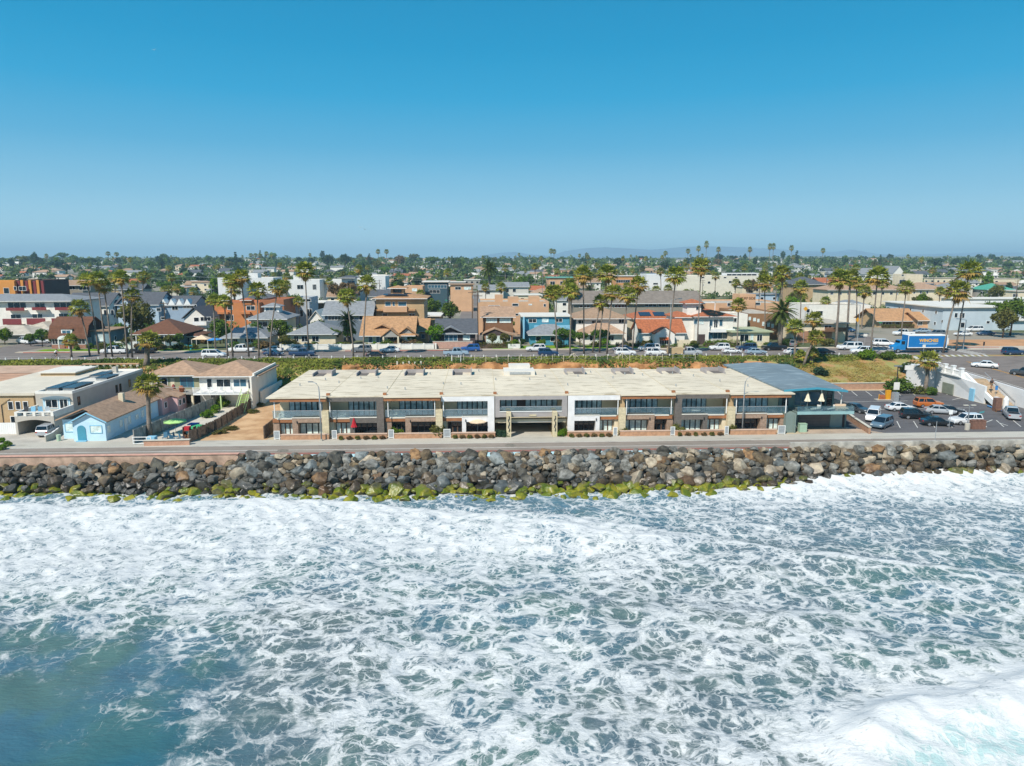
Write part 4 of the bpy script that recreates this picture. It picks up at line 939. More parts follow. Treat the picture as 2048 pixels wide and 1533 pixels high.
# furniture behind the glass and on the terraces
CUSH = mat('cushion', '#d8d5cc', .9, .05, 2)
def lounge(u, zb, y, label, w_=1.7):
    x = cx(u); t = thing('outdoor_sofa', label, 'sofa', (x, YF+y, S+zb), 0, 'terrace seating'); MB().box(-w_/2,w_/2,-.4,.45,0,.42).build('seat', CUSH, t); MB().box(-w_/2,w_/2,.3,.55,.42,.85).build('backrest', CUSH, t)
    for s in (-1,1): MB().box(s*w_/2-.1,s*w_/2+.1,-.4,.5,.42,.62).build('armrest', CUSH, t)
def table(x, y, z, label, r=.5, m=WHITE):
    t = thing('patio_table', label, 'table', (x,y,z), 0, 'patio tables'); MB().lathe([(r,.70),(r,.74)],16).build('tabletop', m, t)
    for a in range(4): MB().tube([(r*.7*cos(a*1.57+.8),r*.7*sin(a*1.57+.8),0),(r*.5*cos(a*1.57+.8),r*.5*sin(a*1.57+.8),.7)],.025,6).build('leg', m, t)
zb = ZSB+.29
lounge(567, zb, 1.2, 'white curved sofa on the leftmost balcony, its left end', 2.0); lounge(585, zb, .8, 'white sofa beside the low table on the leftmost balcony'); lounge(617, zb, 1.0, 'long pale sofa in the middle of the leftmost balcony', 2.4); lounge(634, zb, .9, 'pale sofa nearest the stone column on the leftmost balcony')
lounge(681, zb, .6, 'small white armchair on the dark-framed balcony', 1.0); lounge(793, zb, .8, 'white daybed on the second brown-fascia balcony', 2.2); table(cx(900), YF+.9, S+zb, 'small white table on the left white-framed balcony'); table(cx(1395), YF+.8, S+zb, 'white oval table on the right dark-framed balcony', .8)
# terrace walls with planting, gates
def planter(u0, u1, label, plants):
    x0, x1 = AX(u0,102), AX(u1,102); t = thing('terrace_wall', label, 'garden wall', (x0,101.75,S), 0, 'low walls before the condominium terraces')
    MB().box(0,x1-x0,0,.45,0,.72).build('wall', PLANT, t); MB().box(-.05,x1-x0+.05,-.05,.5,.72,.80).build('cap', mat('pink_stone_cap', '#c6ab97', .9, .06, 1), t)
    return x0, x1
def shrub(x, y, z, s, label, leaf='green', group='small shrubs by the condominiums', sx=1.0, name='shrub'): return tree('bush', leaf, x, y, z-.05, s, label, 'shrub', name, group, sx)
PL = [(558,655,'pinkish stone terrace wall at the left end of the condominiums'),(672,772,'terrace wall with six small rust shrubs, below the red umbrella'),(787,883,'plain terrace wall second left of the driveway'),(902,990,'terrace wall left of the driveway, below the beige umbrella'),
      (1136,1226,'terrace wall just right of the driveway'),(1242,1342,'pinkish terrace wall below the right brown-fascia unit nearest the driveway'),(1352,1450,'terrace wall with small shrubs below the right dark-framed unit'),(1464,1556,'terrace wall at the right end of the condominiums')]
for i, (a, b, l) in enumerate(PL):
    x0, x1 = planter(a, b, l, 0)
    if i in (1,3,4,6):
        for k in range(6): shrub(x0+(x1-x0)*(k+.5)/6, 101.5, S, .38, 'small rust-green shrub in a row of six before '+['','the red umbrella terrace','','the beige umbrella terrace','the terrace right of the driveway','','the right dark-framed unit'][i], 'brownish' if k % 2 else 'olive')
for i, (a, b, where) in enumerate([(544,556,'left end of the building'),(661,671,'unit with the red umbrella'),(775,786,'third unit from the left'),(886,900,'unit with the beige umbrella'),(1228,1236,'first unit right of the driveway'),(1343,1352,'second unit right of the driveway'),(1452,1460,'third unit right of the driveway'),(1559,1574,'right end of the building')]):
    x0, x1 = AX(a,102), AX(b,102); t = thing('garden_gate', 'white framed mesh gate at the '+where, 'gate', (x0,101.85,S), 0, 'white gates of the terraces'); w_ = x1-x0
    MB().box(0,.08,0,.08,0,1.35).box(w_-.08,w_,0,.08,0,1.35).box(.08,w_-.08,0,.08,.1,.18).box(.08,w_-.08,0,.08,1.27,1.35).build('frame', WHITE, t); MB().box(.08,w_-.08,.03,.05,.18,1.27).build('mesh', GALV, t)
def umbrella(x, y, z, label, m, open_=False, h=2.4, r=1.4, base=True):
    t = thing('patio_umbrella', label, 'umbrella', (x,y,z)); MB().tube([(0,0,0),(0,0,h)], .03, 8).build('pole', GALV, t)
    c = MB()
    if open_:
        n = 8; c.add([(0,0,h)]+[(r*cos(2*pi*k/n),r*sin(2*pi*k/n),h-.42-(0 if k % 2 else .03)) for k in range(n)]+[(r*.98*cos(2*pi*k/n),r*.98*sin(2*pi*k/n),h-.55) for k in range(n)], [(0,1+k,1+(k+1)%n) for k in range(n)]+[(1+k,1+n+k,1+n+(k+1)%n,1+(k+1)%n) for k in range(n)])
    else:
        n = 16; prof = [(.04,h+.05),(.12,h-.25),(.26,h-.9),(.42,h-1.35)]
        for i, (q, zz) in enumerate(prof): c.v += [((q*(1.18 if j % 2 else .8))*cos(2*pi*j/n),(q*(1.18 if j % 2 else .8))*sin(2*pi*j/n),zz) for j in range(n)]
        c.f += [(i*n+j,i*n+(j+1)%n,(i+1)*n+(j+1)%n,(i+1)*n+j) for i in range(3) for j in range(n)]; c.m = [0]*len(c.f)
    c.build('canopy', m, t)
    if base: MB().lathe([(.28,0),(.28,.06),(.05,.1)],12).build('base', GALV, t)
    return t
REDC = mat('red_canvas', '#b81f2c', .8, .08, 2); BEIGE = mat('beige_canvas', '#d9bfa0', .9, .05, 2); CRC = mat('cream_canvas', '#ddd4bb', .9, .05, 2)
umbrella(AX(706,103), 103.0, S, 'closed red patio umbrella on the second terrace from the left', REDC, h=2.9)
umbrella(AX(955,103.2), 103.4, S, 'open beige octagonal umbrella on the terrace left of the driveway', BEIGE, True, 2.6, 1.45)
table(AX(965,103.6), 103.2, S, 'small patio table under the open beige umbrella', .5, BLACKM); table(AX(745,104), 103.6, S, 'dark patio table in the open doorway right of the red umbrella', .7, BLACKM)
for u, s, l in ((790,.9,'brown-leaved bush by the gate right of the red umbrella'),(875,1.1,'olive bush beside the stone column left of the white-framed unit'),(1249,.7,'green plant beside the stone column right of the driveway'),(1357,1.0,'yellow-green spiky plant at the left of the right dark-framed terrace'),(1465,.9,'green plant beside the rightmost stone column')):
    shrub(AX(u,103), 102.9, S, s, l, 'olive' if u % 2 else 'bright')
for u in (994,1002,1008,1112,1119,1127): shrub(AX(u,102.4)+.2, 102.3+(u%3)*.3, S, .62, 'succulent clump among stones at the '+('left' if u < 1060 else 'right')+' of the garage driveway', 'bright' if u % 2 else 'teal')
def streetlight(u, vt, vb, label, left=True):
    x, y = G(u, vb, S); h = AY(u, vt, y)[1]-S; t = thing('street_lamp', label, 'street lamp', (x,y,S)); s = -1 if left else 1
    MB().tube([(0,0,0),(0,0,h-1.6),(s*.05,0,h-.8),(s*.35,0,h-.25),(s*.9,0,h)], [.11,.085,.07,.06,.05], 10).build('pole', GALV, t, True); MB().cbox(s*1.15,0,h,.7,.24,.12).build('lamp_head', GREYM, t); MB().box(-.16,.16,-.16,.16,0,.25).build('base', CONC, t)
streetlight(643, 764, 882, 'tall curved-arm street lamp before the leftmost condominium unit'); streetlight(1484, 754, 868, 'tall curved-arm street lamp before the rightmost condominium unit', False)
# side stair and brown fence between the dirt lot and the condominiums
wall('board_fence', 'short brown board fence at the left end of the condominiums', 'fence', [(BX[0]-1.1,102.6),(BX[0]-1.1,108)], S, 1.9, .15, WOODP)
# ================================================================ FOREGROUND, LEFT OF THE CONDOMINIUMS
FR = 'feature'
sheet('concrete_yard', [(-160,101.9),(-43.0,101.9),(-43.0,140),(-160,140)], S, mat('yard_concrete', '#b4ada0', .9, .1, .4), .004)
sheet('dirt_lot', [(-42.6,101.9),(BX[0]-.6,101.9),(BX[0]-1.3,131.5),(-42.6,131.5)], S, DIRT, .006)
# grey stucco balcony house: long flat building with solar panels
x0, x1 = -69.9, -64.2
CB0 = mat('pale_blue_trim', '#b5d3df', .85, .04, .6)
gh = thing('stucco_house', 'long grey stucco house with flat white roof, curved-lintel balcony and carport arch', 'house', (x0, 106.7, S))
W_ = x1-x0; GS = mat('grey_stucco', '#b8b1a5', .9, .05, .5); H2 = 5.35; D_ = 29
MB().box(0,W_,5.4,D_,0,H2-.1).box(0,.3,0,5.4,0,2.55).box(W_-.5,W_,0,.4,0,1.95).box(W_-.35,W_,.4,5.4,0,2.6).build('wall', GS, gh)
# carport arch and balcony
prof = [(0,2.85)]+[(0,1.95)]+[(.3,1.95)]+[(.3+(W_-.8)*k/12, 1.95+.35*sin(pi*k/12)) for k in range(1,12)]+[(W_-.5,1.95),(W_,1.95),(W_,2.85)]
MB().yprism(prof, -.02, .38).build('arch_wall', GS, gh); MB().box(.3,W_-.35,.38,5.4,2.6,2.84).build('balcony_floor', CONC, gh)
pr = MB()
for a in range(5):
    xx = .0+a*(W_-.4)/4; pr.box(xx,xx+.4,-.02,.25,2.85,3.4)
pr.box(0,W_,-.03,.27,3.4,3.52).box(W_-.28,W_,.3,5.4,2.6,3.5).box(0,.28,.3,5.4,2.6,3.5); pr.build('balcony_parapet', WHITES, gh)
MB().box(0,.25,5.4,D_,H2-.1,H2+.3).box(W_-.25,W_,5.4,D_,H2-.1,H2+.3).box(.25,W_-.25,5.4,5.65,H2-.1,H2+.3).box(.25,W_-.25,D_-.25,D_,H2-.1,H2+.3).build('parapet', WHITES, gh)
MB().box(.25,W_-.25,5.65,D_-.25,H2-.12,H2+.02).build('roof', RF_WH, gh)
for k, (px_, py) in enumerate(((.5,7.4),(2.95,7.4),(3.0,16.5),(.5,19.5))):
    o = MB().cbox(0,0,0,2.1,6.0 if k < 2 else 4.5,.08).build('solar_panel', SOLAR, gh, loc=(px_+1.1,py+2.8,H2+.5)); L_ = 2.8 if k < 2 else 2.1; MB().box(-.9,.9,-L_,-L_+.1,-.45,-.04).box(-.9,.9,L_-.1,L_,-.45,-.04).box(-.05,.05,-L_+.1,L_-.1,-.2,-.05).build('panel_frame', GALV, o)
MB().box(1.6,2.3,26,26.8,H2,H2+1.1).build('chimney', GS, gh)
arc = [(1.0,4.55)]+[(1.0+4.3*k/10, 4.65+.28*sin(pi*k/10)) for k in range(11)]+[(5.3,4.55)]
MB().yprism(arc, 4.95, 5.4).build('curved_hood', mat('slate_hood', '#6d8089', .8, .05, 1), gh)
MB().box(1.1,5.25,5.32,5.4,2.85,4.55).build('blue_surround', CB0, gh); window(gh, 1.5, 5.31, 3.0, 1.9, 1.4, 'f', WHITE, 'd', 2); window(gh, 3.65, 5.31, 2.85, 1.3, 1.6, 'f', WHITE, 'd', 2)
for yy, zz in ((6.6,3.1),(18.5,2.9),(19.8,2.9),(23.2,3.1)): window(gh, W_, yy, zz, .7, 1.4, 'r', BRN, 'd', 1)
for k, (u, v) in enumerate(((72,818),(85,822),(95,825),(104,822))):
    x = -69.3+k*1.15; t = thing('deck_chair', ['dark wicker chair at the left of the stucco house balcony','pale blue beach chair left of the other pale chair on the stucco balcony','pale blue beach chair right of the other pale chair on the stucco balcony','white plastic chair at the right of the stucco house balcony'][k], 'chair', (x,108.3,S+2.84), .3*k, 'balcony chairs')
    cm = [BLACKM, BLW, BLW, WHITE][k]; MB().box(-.3,.3,-.3,.3,.36,.44).build('seat', cm, t); MB().cbox(0,.34,.75,.6,.07,.75,0,-.25).build('backrest', cm, t)
    for a, b in ((-1,-1),(1,-1),(1,1),(-1,1)): MB().box(a*.27-.025,a*.27+.025,b*.27-.025,b*.27+.025,0,.36).build('leg', cm, t)
carp('suv', 'silver', 88, 874, pi/2+.05, 'silver suv parked nose-in under the arch of the stucco house', z=S, group='vehicles by the sea')
# tan house left edge
th_ = thing('tan_house', 'tan stucco house with cream flat roof, cut by the left edge of the photo', 'house', (-82.3, 112.4, S))
MB().box(0,11.9,0,24,0,5.0).build('wall', TANW, th_); MB().box(-.3,12.3,-.3,24.3,5.0,5.4).build('roof', mat('cream_roof', '#cfc5b1', .95, .06, .3), th_)
MB().box(3,9,17,24,5.4,5.9).build('upper_room', TANW, th_); MB().box(3-.3,9.3,16.7,24.3,5.9,6.1).build('upper_roof', RF_WH, th_)
for k in range(3): window(th_, 7.9+1.15*k, 0, 2.7, .8, 1.35, 'f', WHITE, 'd', 1)
window(th_, 8.0, 0, .2, 1.8, 1.5, 'f', WHITE, 'd', 2); MB().tube([(6.9,-.08,0),(6.9,-.08,3.5),(8.3,-.08,4.4)], .05, 6).build('drain_pipe', BLACKM, th_)
for j, (xa, ya, xb, w2, rm_, lb) in enumerate(((-112,110,-83,24,'#b98f72','low flat-roofed house with a peach gravel roof at the far left of the strand'),(-110,134,-80,10,'#c0a087','flat-roofed house with a pale orange roof behind the tan house'))):
    t = thing('flat_roof_house', lb, 'house', (xa,ya,S)); MB().box(0,xb-xa,0,w2,0,4.9).build('wall', GRW, t); MB().box(-.2,xb-xa+.2,-.2,w2+.2,4.9,5.2).build('roof', mat('roof_%d' % j, rm_, .95, .12, .4), t)
    for k in range(3): window(t, 14+k*3, 0, 2.8, 1.2, 1.3)
# white board gate beside the carport
x_a, x_b = -89.8, -70
t = thing('board_fence', 'tall white vertical-board fence between the tan house and the carport', 'fence', (x_a,107.3,S)); q = MB()
for k in range(66): q.box(k*.3,k*.3+.275,0,.05,0,1.75)
q.build('boards', WHITE, t); q = MB()
pm0 = MB().box(-.07,.07,-.1,.0,0,1.95).mesh('post', WHITE)
for k in range(7): link('post', pm0, t, (k*3.3,0,0))
wall('curved_wall', 'curved low white wall between the carport drive and the blue cottage', 'garden wall', [G(u,v,S) for u, v in ((92,884),(104,879),(112,873),(118,868),(120,864))], S, .9, .16, GS, WHITE)
# blue cottage and its pink back part
bc = thing('beach_cottage', 'pale blue beach cottage with brown shingle roof and arched door', 'cottage', (-61.4,102.4,S)); BX0 = 0; Wc = 6.9; Hc = 2.9
CB = mat('pale_blue_stucco', '#bddae8', .85, .04, .6); MB().box(0,Wc,1.6,17,0,Hc).box(2.3,Wc,0,1.6,0,Hc).build('wall', CB, bc)
MB().yprism([(2.3,Hc-.01),(Wc,Hc-.01),((2.3+Wc)/2,Hc+1.15)], .02, 1.6).build('gable_wall', CB, bc)
r1 = MB(); m_ = (2.3+Wc)/2; r1.yprism([(2.0,Hc-.15),(m_,Hc+1.28),(Wc+.4,Hc-.15),(Wc+.4,Hc+.0),(m_,Hc+1.45),(2.0,Hc+.0)], -.4, 9.0)
r1.yprism([(-.7,Hc-.1),(Wc*.5,Hc+1.62),(Wc+.38,Hc-.12),(Wc+.38,Hc+.03),(Wc*.5,Hc+1.8),(-.7,Hc+.08)], 1.0, 17.5); r1.build('roof', RF_BR, bc)
MB().box(2.0,2.2,-.44,-.38,Hc-.2,Hc-.0).yprism([(1.95,Hc-.18),(m_,Hc+1.26),(Wc+.45,Hc-.18),(Wc+.45,Hc-.0),(m_,Hc+1.47),(1.95,Hc+.02)], -.45, -.405).build('bargeboard', BLW, bc)
window(bc, 4.7, -.0, 1.15, 1.75, 1.2, 'f', BLW, 'c', 1); window(bc, .25, 1.6, 1.0, 1.9, 1.4, 'f', BLW, 'c', 1)
MB().yprism([(2.9,.05),(4.1,.05)]+[(3.5+.6*cos(a*pi/8),1.75+.6*sin(a*pi/8)) for a in range(9)], -.06, .01).build('door', TEAL, bc); MB().box(2.8,4.2,-.5,0,0,.12).build('doorstep', BLW, bc)
for yy, zz, hh in ((.4,1.0,1.1),(4.0,1.0,1.1),(6.6,.9,1.2),(9.0,1.1,.8),(11.0,1.0,1.1),(13.6,1.0,1.1)): window(bc, Wc, yy, zz, .9, hh, 'r', WHITE, 'c', 1)
door(bc, Wc, 5.4, .05, WHITE, side='r'); c = MB().box(4.4,5.1,9.3,10.0,Hc+.8,Hc+2.4).build('chimney', CREAM, bc)
pk = thing('beach_cottage', 'pink back cottage joined behind the pale blue one under the same brown roof', 'cottage', (-60.8,119.6,S)); Wp = 6.9
MB().box(0,Wp,0,6.4,0,2.9).build('wall', PINK, pk); MB().box(Wp,Wp+1.5,2.6,6.2,0,2.7).build('side_wing', PINK, pk)
r1 = MB(); r1.yprism([(-.5,2.78),(Wp/2,4.5),(Wp+.4,2.78),(Wp+.4,2.95),(Wp/2,4.68),(-.5,2.95)], .12, 6.9); r1.yprism([(3,4.0),(Wp+1.9,2.6),(Wp+1.9,2.76),(3,4.2)], 2.3, 6.7); r1.build('roof', RF_BR, pk)
for yy in (.8,): window(pk, Wp, yy, 1.0, 1.0, 1.1, 'r', WHITE, 'd', 1)
for yy in (3.0,4.6): window(pk, Wp+1.5, yy, 1.0, 1.0, 1.1, 'r', WHITE, 'd', 1)
for k, (dx_, dy_) in enumerate(((.5,1.5),)): MB().box(3.2,3.9,3.6,4.2,3.9,4.9).build('chimney', CREAM, pk)
tag(MB().lathe([(.26,0),(.3,.85),(.32,.9),(.0,.98)],14,G(118,882,S)).build('litter_bin', mat('pale_green_plastic','#a9c0a5',.6,.05,2)), 'pale green bin standing left of the blue cottage door', 'bin'); bpy.data.objects['litter_bin'].location.z = S
# grey plank fence, white gate, patio, weathered fence
def plank_fence(name, label, pts, h, m, pitch=.2, gap=.02, posts=2.4, pickets=False):
    t = thing(name, label, 'fence', (pts[0][0],pts[0][1],S)); q = MB(); p = MB().box(-.06,.06,-.06,.06,0,h+.08).mesh('post', m); ox_, oy_ = pts[0]; r = random.Random(len(label))
    for (ax, ay), (bx_, by) in zip(pts, pts[1:]):
        L = hypot(bx_-ax, by-ay); a = atan2(by-ay, bx_-ax); n = int(L/pitch)
        for k in range(n):
            f = (k+.5)/n; hh = h+(r.uniform(-.12,.08) if pickets else 0); q.cbox(ax+(bx_-ax)*f-ox_, ay+(by-ay)*f-oy_, hh/2, pitch-gap, .04, hh, a)
        for k in range(int(L/posts)+1):
            f = min(1,k*posts/L); link('post', p, t, (ax+(bx_-ax)*f-ox_+.08*sin(a), ay+(by-ay)*f-oy_-.08*cos(a), 0), a)
    q.build('planks', m, t); return t
GFEN = mat('weathered_grey_plank', '#a6a29a', .95, .15, 1.5, col2='#85817a')
plank_fence('plank_fence', 'long grey plank fence beside the palm, running back from the strand', [G(268,888,S), G(480,795,S)], 2.0, GFEN)
plank_fence('picket_fence', 'weathered brown fence between the patio and the dirt lot', [G(378,886,S), G(432,861,S), G(520,805,S)], 1.7, WOODP, .24, .06, 2.4, True)
x, y = G(266,890,S); xb_, _ = G(302,890,S); w_ = xb_-x
t = thing('driveway_gate', 'low white gate with a diagonal brace and ring pattern near the palm', 'gate', (x,y,S)); MB().box(0,w_,0,.06,.1,.2).box(0,w_,0,.06,1.05,1.15).box(0,.1,0,.06,.2,1.05).box(w_-.1,w_,0,.06,.2,1.05).build('frame', WHITE, t)
MB().cbox(w_*.33,.03,.62,w_*.62,.05,.09,0,0).cbox(w_*.75,.03,.62,.09,.05,.85).build('brace', WHITE, t)
wall('brick_wall', 'low pinkish brick wall before the patio', 'garden wall', [G(292,892,S), G(377,890,S)], S, .75, .4, brickmat('pink_brick', '#b98266', '#a87257', '#c9b09a', 3), CONCL)
sheet('patio_paving', [G(300,884,S), G(380,884,S), G(505,805,S), G(470,800,S)], S, mat('patio_concrete', '#c3bbab', .9, .1, .5), .012)
palm(297, 771, 299, 876, 'thick fan palm rising beside the grey plank fence and white gate', 1.05, 'fan', .3, group=None, xyz=(*G(299,876,S), S))
o = MB().box(-.6,.6,-.5,.5,0,.8).build('palm_planter', BLW, None, loc=(*G(304,884,S), S)); tag(o, 'pale blue square planter box at the foot of the thick palm', 'planter')
x, y = G(352,868,S); umbrella(x, y, S, 'open lime-green umbrella over the patio', mat('lime_canvas', '#a9d27f', .9, .05, 2), True, 2.4, 1.7)
x, y = G(398,868,S); umbrella(x, y, S, 'open bright green umbrella low beside the weathered fence', mat('green_canvas', '#2f9a62', .9, .05, 2), True, 1.5, 1.5)
o = MB().cbox(0,0,1.1,1.4,1.3,.12).cbox(0,.6,.55,1.3,.1,1.1).build('cover', mat('blue_tarp','#2356a8',.7,.1,2), None, loc=(*G(388,862,S), S)); tag(o, 'bright blue covered grill beside the green umbrella', 'grill cover')
for k, (u, v) in enumerate(((330,880),(338,876),(352,879),(364,880),(345,884))):
    x, y = G(u, v, S); t = thing('patio_chair', 'blue patio chair on the palm patio, '+['nearest the white gate','behind the low table','right of the low table','nearest the wooden playhouse','closest to the brick wall'][k], 'chair', (x,y,S), .8*k, 'blue chairs of the palm patio'); cm = mat('blue_plastic', '#3f6f88', .6, .08, 2)
    MB().box(-.28,.28,-.28,.28,.38,.45).build('seat', cm, t); MB().cbox(0,.3,.75,.56,.05,.65,0,-.2).build('backrest', cm, t)
    for a, b in ((-1,-1),(1,-1),(1,1),(-1,1)): MB().box(a*.25-.025,a*.25+.025,b*.25-.025,b*.25+.025,0,.38).build('leg', cm, t)
x, y = G(380,876,S); t = thing('wooden_play_stack', 'brown wooden rack of stacked logs and red crates at the fence corner', 'rack', (x,y,S)); MB().box(-.8,.8,-.5,.5,.0,.15).box(-.8,-.7,-.5,.5,.15,1.7).box(.7,.8,-.5,.5,.15,1.7).box(-.8,.8,-.5,.5,1.1,1.2).build('frame', RF_CH, t)
MB().box(-.6,.1,-.4,.4,1.2,1.7).build('red_crate', REDC, t); MB().tube([(-.6,-.4,.4),(-.6,.4,.4)],.2,8).tube([(-.1,-.4,.4),(-.1,.4,.4)],.2,8).tube([(.4,-.4,.4),(.4,.4,.4)],.2,8).build('logs', BRN, t)
for u, v, s, l in ((446,800,2.6,'large bright green bush over the weathered fence'),(415,822,2.0,'green bush behind the green umbrella'),(432,812,2.1,'green bush between two larger ones behind the weathered fence')):
    x, y = G(u, v+14, S); shrub(x, y, S, s*.42, l, 'bright', None)
for u, v in ((440,868),(462,860),(520,812),(505,826)): x, y = G(u,v,S); shrub(x, y, S, .38, 'dry tuft of grass and driftwood on the dirt lot by the weathered fence', 'olive', 'dry tufts on the dirt lot', 2.4)
for u, v in ((5,900),(15,893),(2,885)): x, y = G(u,v,S); shrub(x, y, S, .5, 'small green shrub by the white board fence at the left edge', 'bright', 'shrubs at the left edge')
# brown-roofed pair of houses at the back: green-trimmed left, white right
def backhouse(nm_, lb, x0, x1, y0, d, zf, he, wm, rm, trim, rise):
    t = thing(nm_, lb, 'house', (x0,y0,S)); w_ = x1-x0; MB().box(0,w_,0,d,zf,he).build('wall', wm, t); roof_on(t, 'hip', w_, d, he, rise, .8, rm); MB().box(-.82,w_+.82,-.84,-.8,he-.2,he-.02).build('fascia', trim, t); return t, w_
t, w_ = backhouse('deck_house', 'olive two-storey house with brown hip roof, turquoise door and open carport', -59.9, -50.9, 128.4, 9.5, 2.9, 5.6, OLV, RF_BR, mat('green_trim','#5c9c86',.8,.05,1), 2.0)
MB().box(0,w_,-3.6,0,2.6,2.9).build('deck', GRW, t); q = MB()
for k in range(9): q.box(k*w_/8-.04,k*w_/8+.04,-3.58,-3.5,2.9,3.85)
q.box(-.05,w_,-3.6,-3.5,3.85,3.95); q.build('deck_railing', GRW, t)
for k in range(4): MB().box(k*w_/3.1,k*w_/3.1+.35,-3.4,-3.05,0,2.6).build('carport_post', CREAM, t)
MB().box(0,w_,2.2,2.4,0,2.9).build('carport_wall', BRW, t); window(t, .6, 0, 3.6, 1.4, 1.5, 'f', WHITE, 'd', 1); window(t, 2.2, 0, 3.0, 1.2, 2.1, 'f', WHITE, 'd', 1); window(t, 5.6, -.0, 3.2, 2.4, 1.9, 'f', TEAL, 'b', 2); MB().box(3.9,4.6,-.06,0,3.0,5.0).build('door', CREAM, t)
x_, y_ = -55.6, 125.6; umbrella(x_-1.5, y_, S+2.9, 'small closed white umbrella on the olive house deck', WHITE, h=2.2)
tag(MB().lathe([(.2,0),(.5,.3),(.55,.7),(.3,1.1),(.0,1.2)],14).build('clay_urn', RF_TC, None, loc=(x_+2.6,y_,S+2.9)), 'round orange urn on the olive house deck before the turquoise door', 'urn')
tag(MB().lathe([(.2,0),(.35,.4),(.3,.9),(.1,1.3),(.0,1.3)],12).build('red_sculpture', mat('dull_red_clay','#8f4038',.8,.1,3), None, loc=(x_+.9,y_+.8,S+2.9)), 'tall dull red garden ornament on the olive house deck', 'ornament')
t, w_ = backhouse('deck_house', 'white two-storey house with brown roof, white deck and lime-green stair', -50.6, -40.6, 127.6, 12, 0, 5.5, WHITES, RF_BR, WHITE, 2.0)
MB().box(0,w_-1.4,-3.2,0,2.55,2.8).build('deck', WHITE, t); q = MB()
for k in range(5): q.box(0,w_-1.5,-3.2,-3.14,2.95+.22*k,3.03+.22*k)
for k in range(7): q.box(k*(w_-1.6)/6,k*(w_-1.6)/6+.1,-3.18,-3.08,2.8,3.95)
q.build('deck_railing', WHITE, t); window(t, 1.3, 0, 2.9, 1.0, 2.1, 'f', WHITE, 'd', 1); window(t, 3.0, 0, 3.4, 2.6, 1.5, 'f', WHITE, 'd', 2); window(t, 6.0, 0, 3.4, 2.4, 1.5, 'f', WHITE, 'b', 2); window(t, 8.6, 0, 3.0, 1.1, 1.7, 'f', WHITE, 'd', 1)
window(t, 1.8, 0, .2, 2.0, 2.0, 'f', WHITE, 'd', 2); MB().box(w_-.02,w_+.3,-3.2,12.2,0,5.7).box(w_-.02,w_+.3,-1.5,12.2,5.7,6.1).build('side_wall', WHITES, t)
st = MB(); LIME = mat('lime_paint', '#b7cf8e', .8, .05, 2)
for k in range(12): st.box(w_-1.5,w_-.3,-3.2-.27*k-.27,-3.2-.27*k,2.6-.22*k-.05,2.6-.22*k)
st.build('stair', mat('lime_green_steps','#9dbb45',.8,.1,2), t); MB().tube([(w_-1.55,-3.2,3.6),(w_-1.55,-6.6,.9)],.05,6).tube([(w_-.25,-3.2,3.6),(w_-.25,-6.6,.9)],.05,6).tube([(w_-1.55,-3.2,2.6),(w_-1.55,-6.4,.0)],.08,6).tube([(w_-.25,-3.2,2.6),(w_-.25,-6.4,.0)],.08,6).build('stair_railing', LIME, t)
MB().box(4.6,4.8,-3.1,-2.9,0,2.55).build('post', LIME, t)
for k in range(4):
    x = -49.4+k*1.8; c = thing('deck_chair', 'white chair on the white deck, '+['leftmost','second from the left','third from the left','by the lime-green stair'][k], 'chair', (x,125.4,S+2.8), .4*k, 'white chairs on the white deck'); MB().box(-.28,.28,-.28,.28,.36,.43).build('seat', WHITE, c); MB().cbox(0,.3,.7,.56,.05,.6,0,-.2).build('backrest', WHITE, c)
wall('retaining_wall', 'stepped white wall climbing the bluff beside the white deck house', 'retaining wall', [(-39.9,128),(-39.4,139.5)], S, 2.6, .3, WHITES)
tag(MB().lathe([(.0,0),(1.6,.1),(1.9,.6),(1.2,1.2),(0,1.5)],12).build('dirt_mound', mat('pink_soil','#ab7f66',.95,.15,1,.4), None, loc=(-37.0,133.5,4.7)), 'pinkish soil mound at the foot of the green bluff beside the white wall', 'mound')

# ================================================================ FOREGROUND, RIGHT: teal-roofed house and parking lot
th = thing('beach_house', 'teal-trimmed house with long grey-blue roof, balcony and garage', 'house', (0,0,S)); TT = mat('teal_trim', '#3f8ea3', .7, .05, 1); RB = stained('blue_grey_roof', '#6f7f86', '#93a2a6'); TG = mat('grey_green_wall', '#77867f', .9, .05, .6)
hx0, hx1, hy = 46.6, 57.4, 106.2
MB().box(hx0,hx1-2.0,hy,hy+24,3.2,6.0).box(hx0-.0,hx1+.1,hy-.3,hy+22,0,3.0).build('wall', TG, th)
RZ = 6.2; mid = (hx0+hx1)/2
def skew_roof(mb, prof, y0, y1):
    k = len(mb.v); mb.yprism(prof, y0, y1)
    for i in range(k, len(mb.v)):
        x, y, z = mb.v[i]; mb.v[i] = (x+(x-hx0)*.30*(y-hy+2.4)/27.4 if x > hx0+1 else x, y, z)
    return mb
skew_roof(MB(), [(hx0-.3,RZ+.0),(mid-.6,RZ+.35),(hx1-1.2,RZ-.15),(hx1-1.2,RZ+.1),(mid-.6,RZ+.6),(hx0-.3,RZ+.25)], hy-2.4, hy+25).build('roof', RB, th)
MB().yprism([(hx0-.35,RZ-.05),(mid-.6,RZ+.3),(hx1-1.15,RZ-.2),(hx1-1.15,RZ+.12),(mid-.6,RZ+.63),(hx0-.35,RZ+.28)], hy-2.46, hy-2.41).build('fascia', TT, th)
MB().box(hx0+1.4,hx1-.6,hy-3.6,hy+.0,3.0,3.22).build('balcony_floor', TG, th); MB().box(hx0+1.4,hx1-.6,hy-3.68,hy-3.6,2.85,3.3).box(hx1-.6,hx1-.54,hy-3.6,hy+6,2.85,3.3).build('balcony_edge', mat('pale_teal', '#8fb1b0', .8, .05, 1), th)
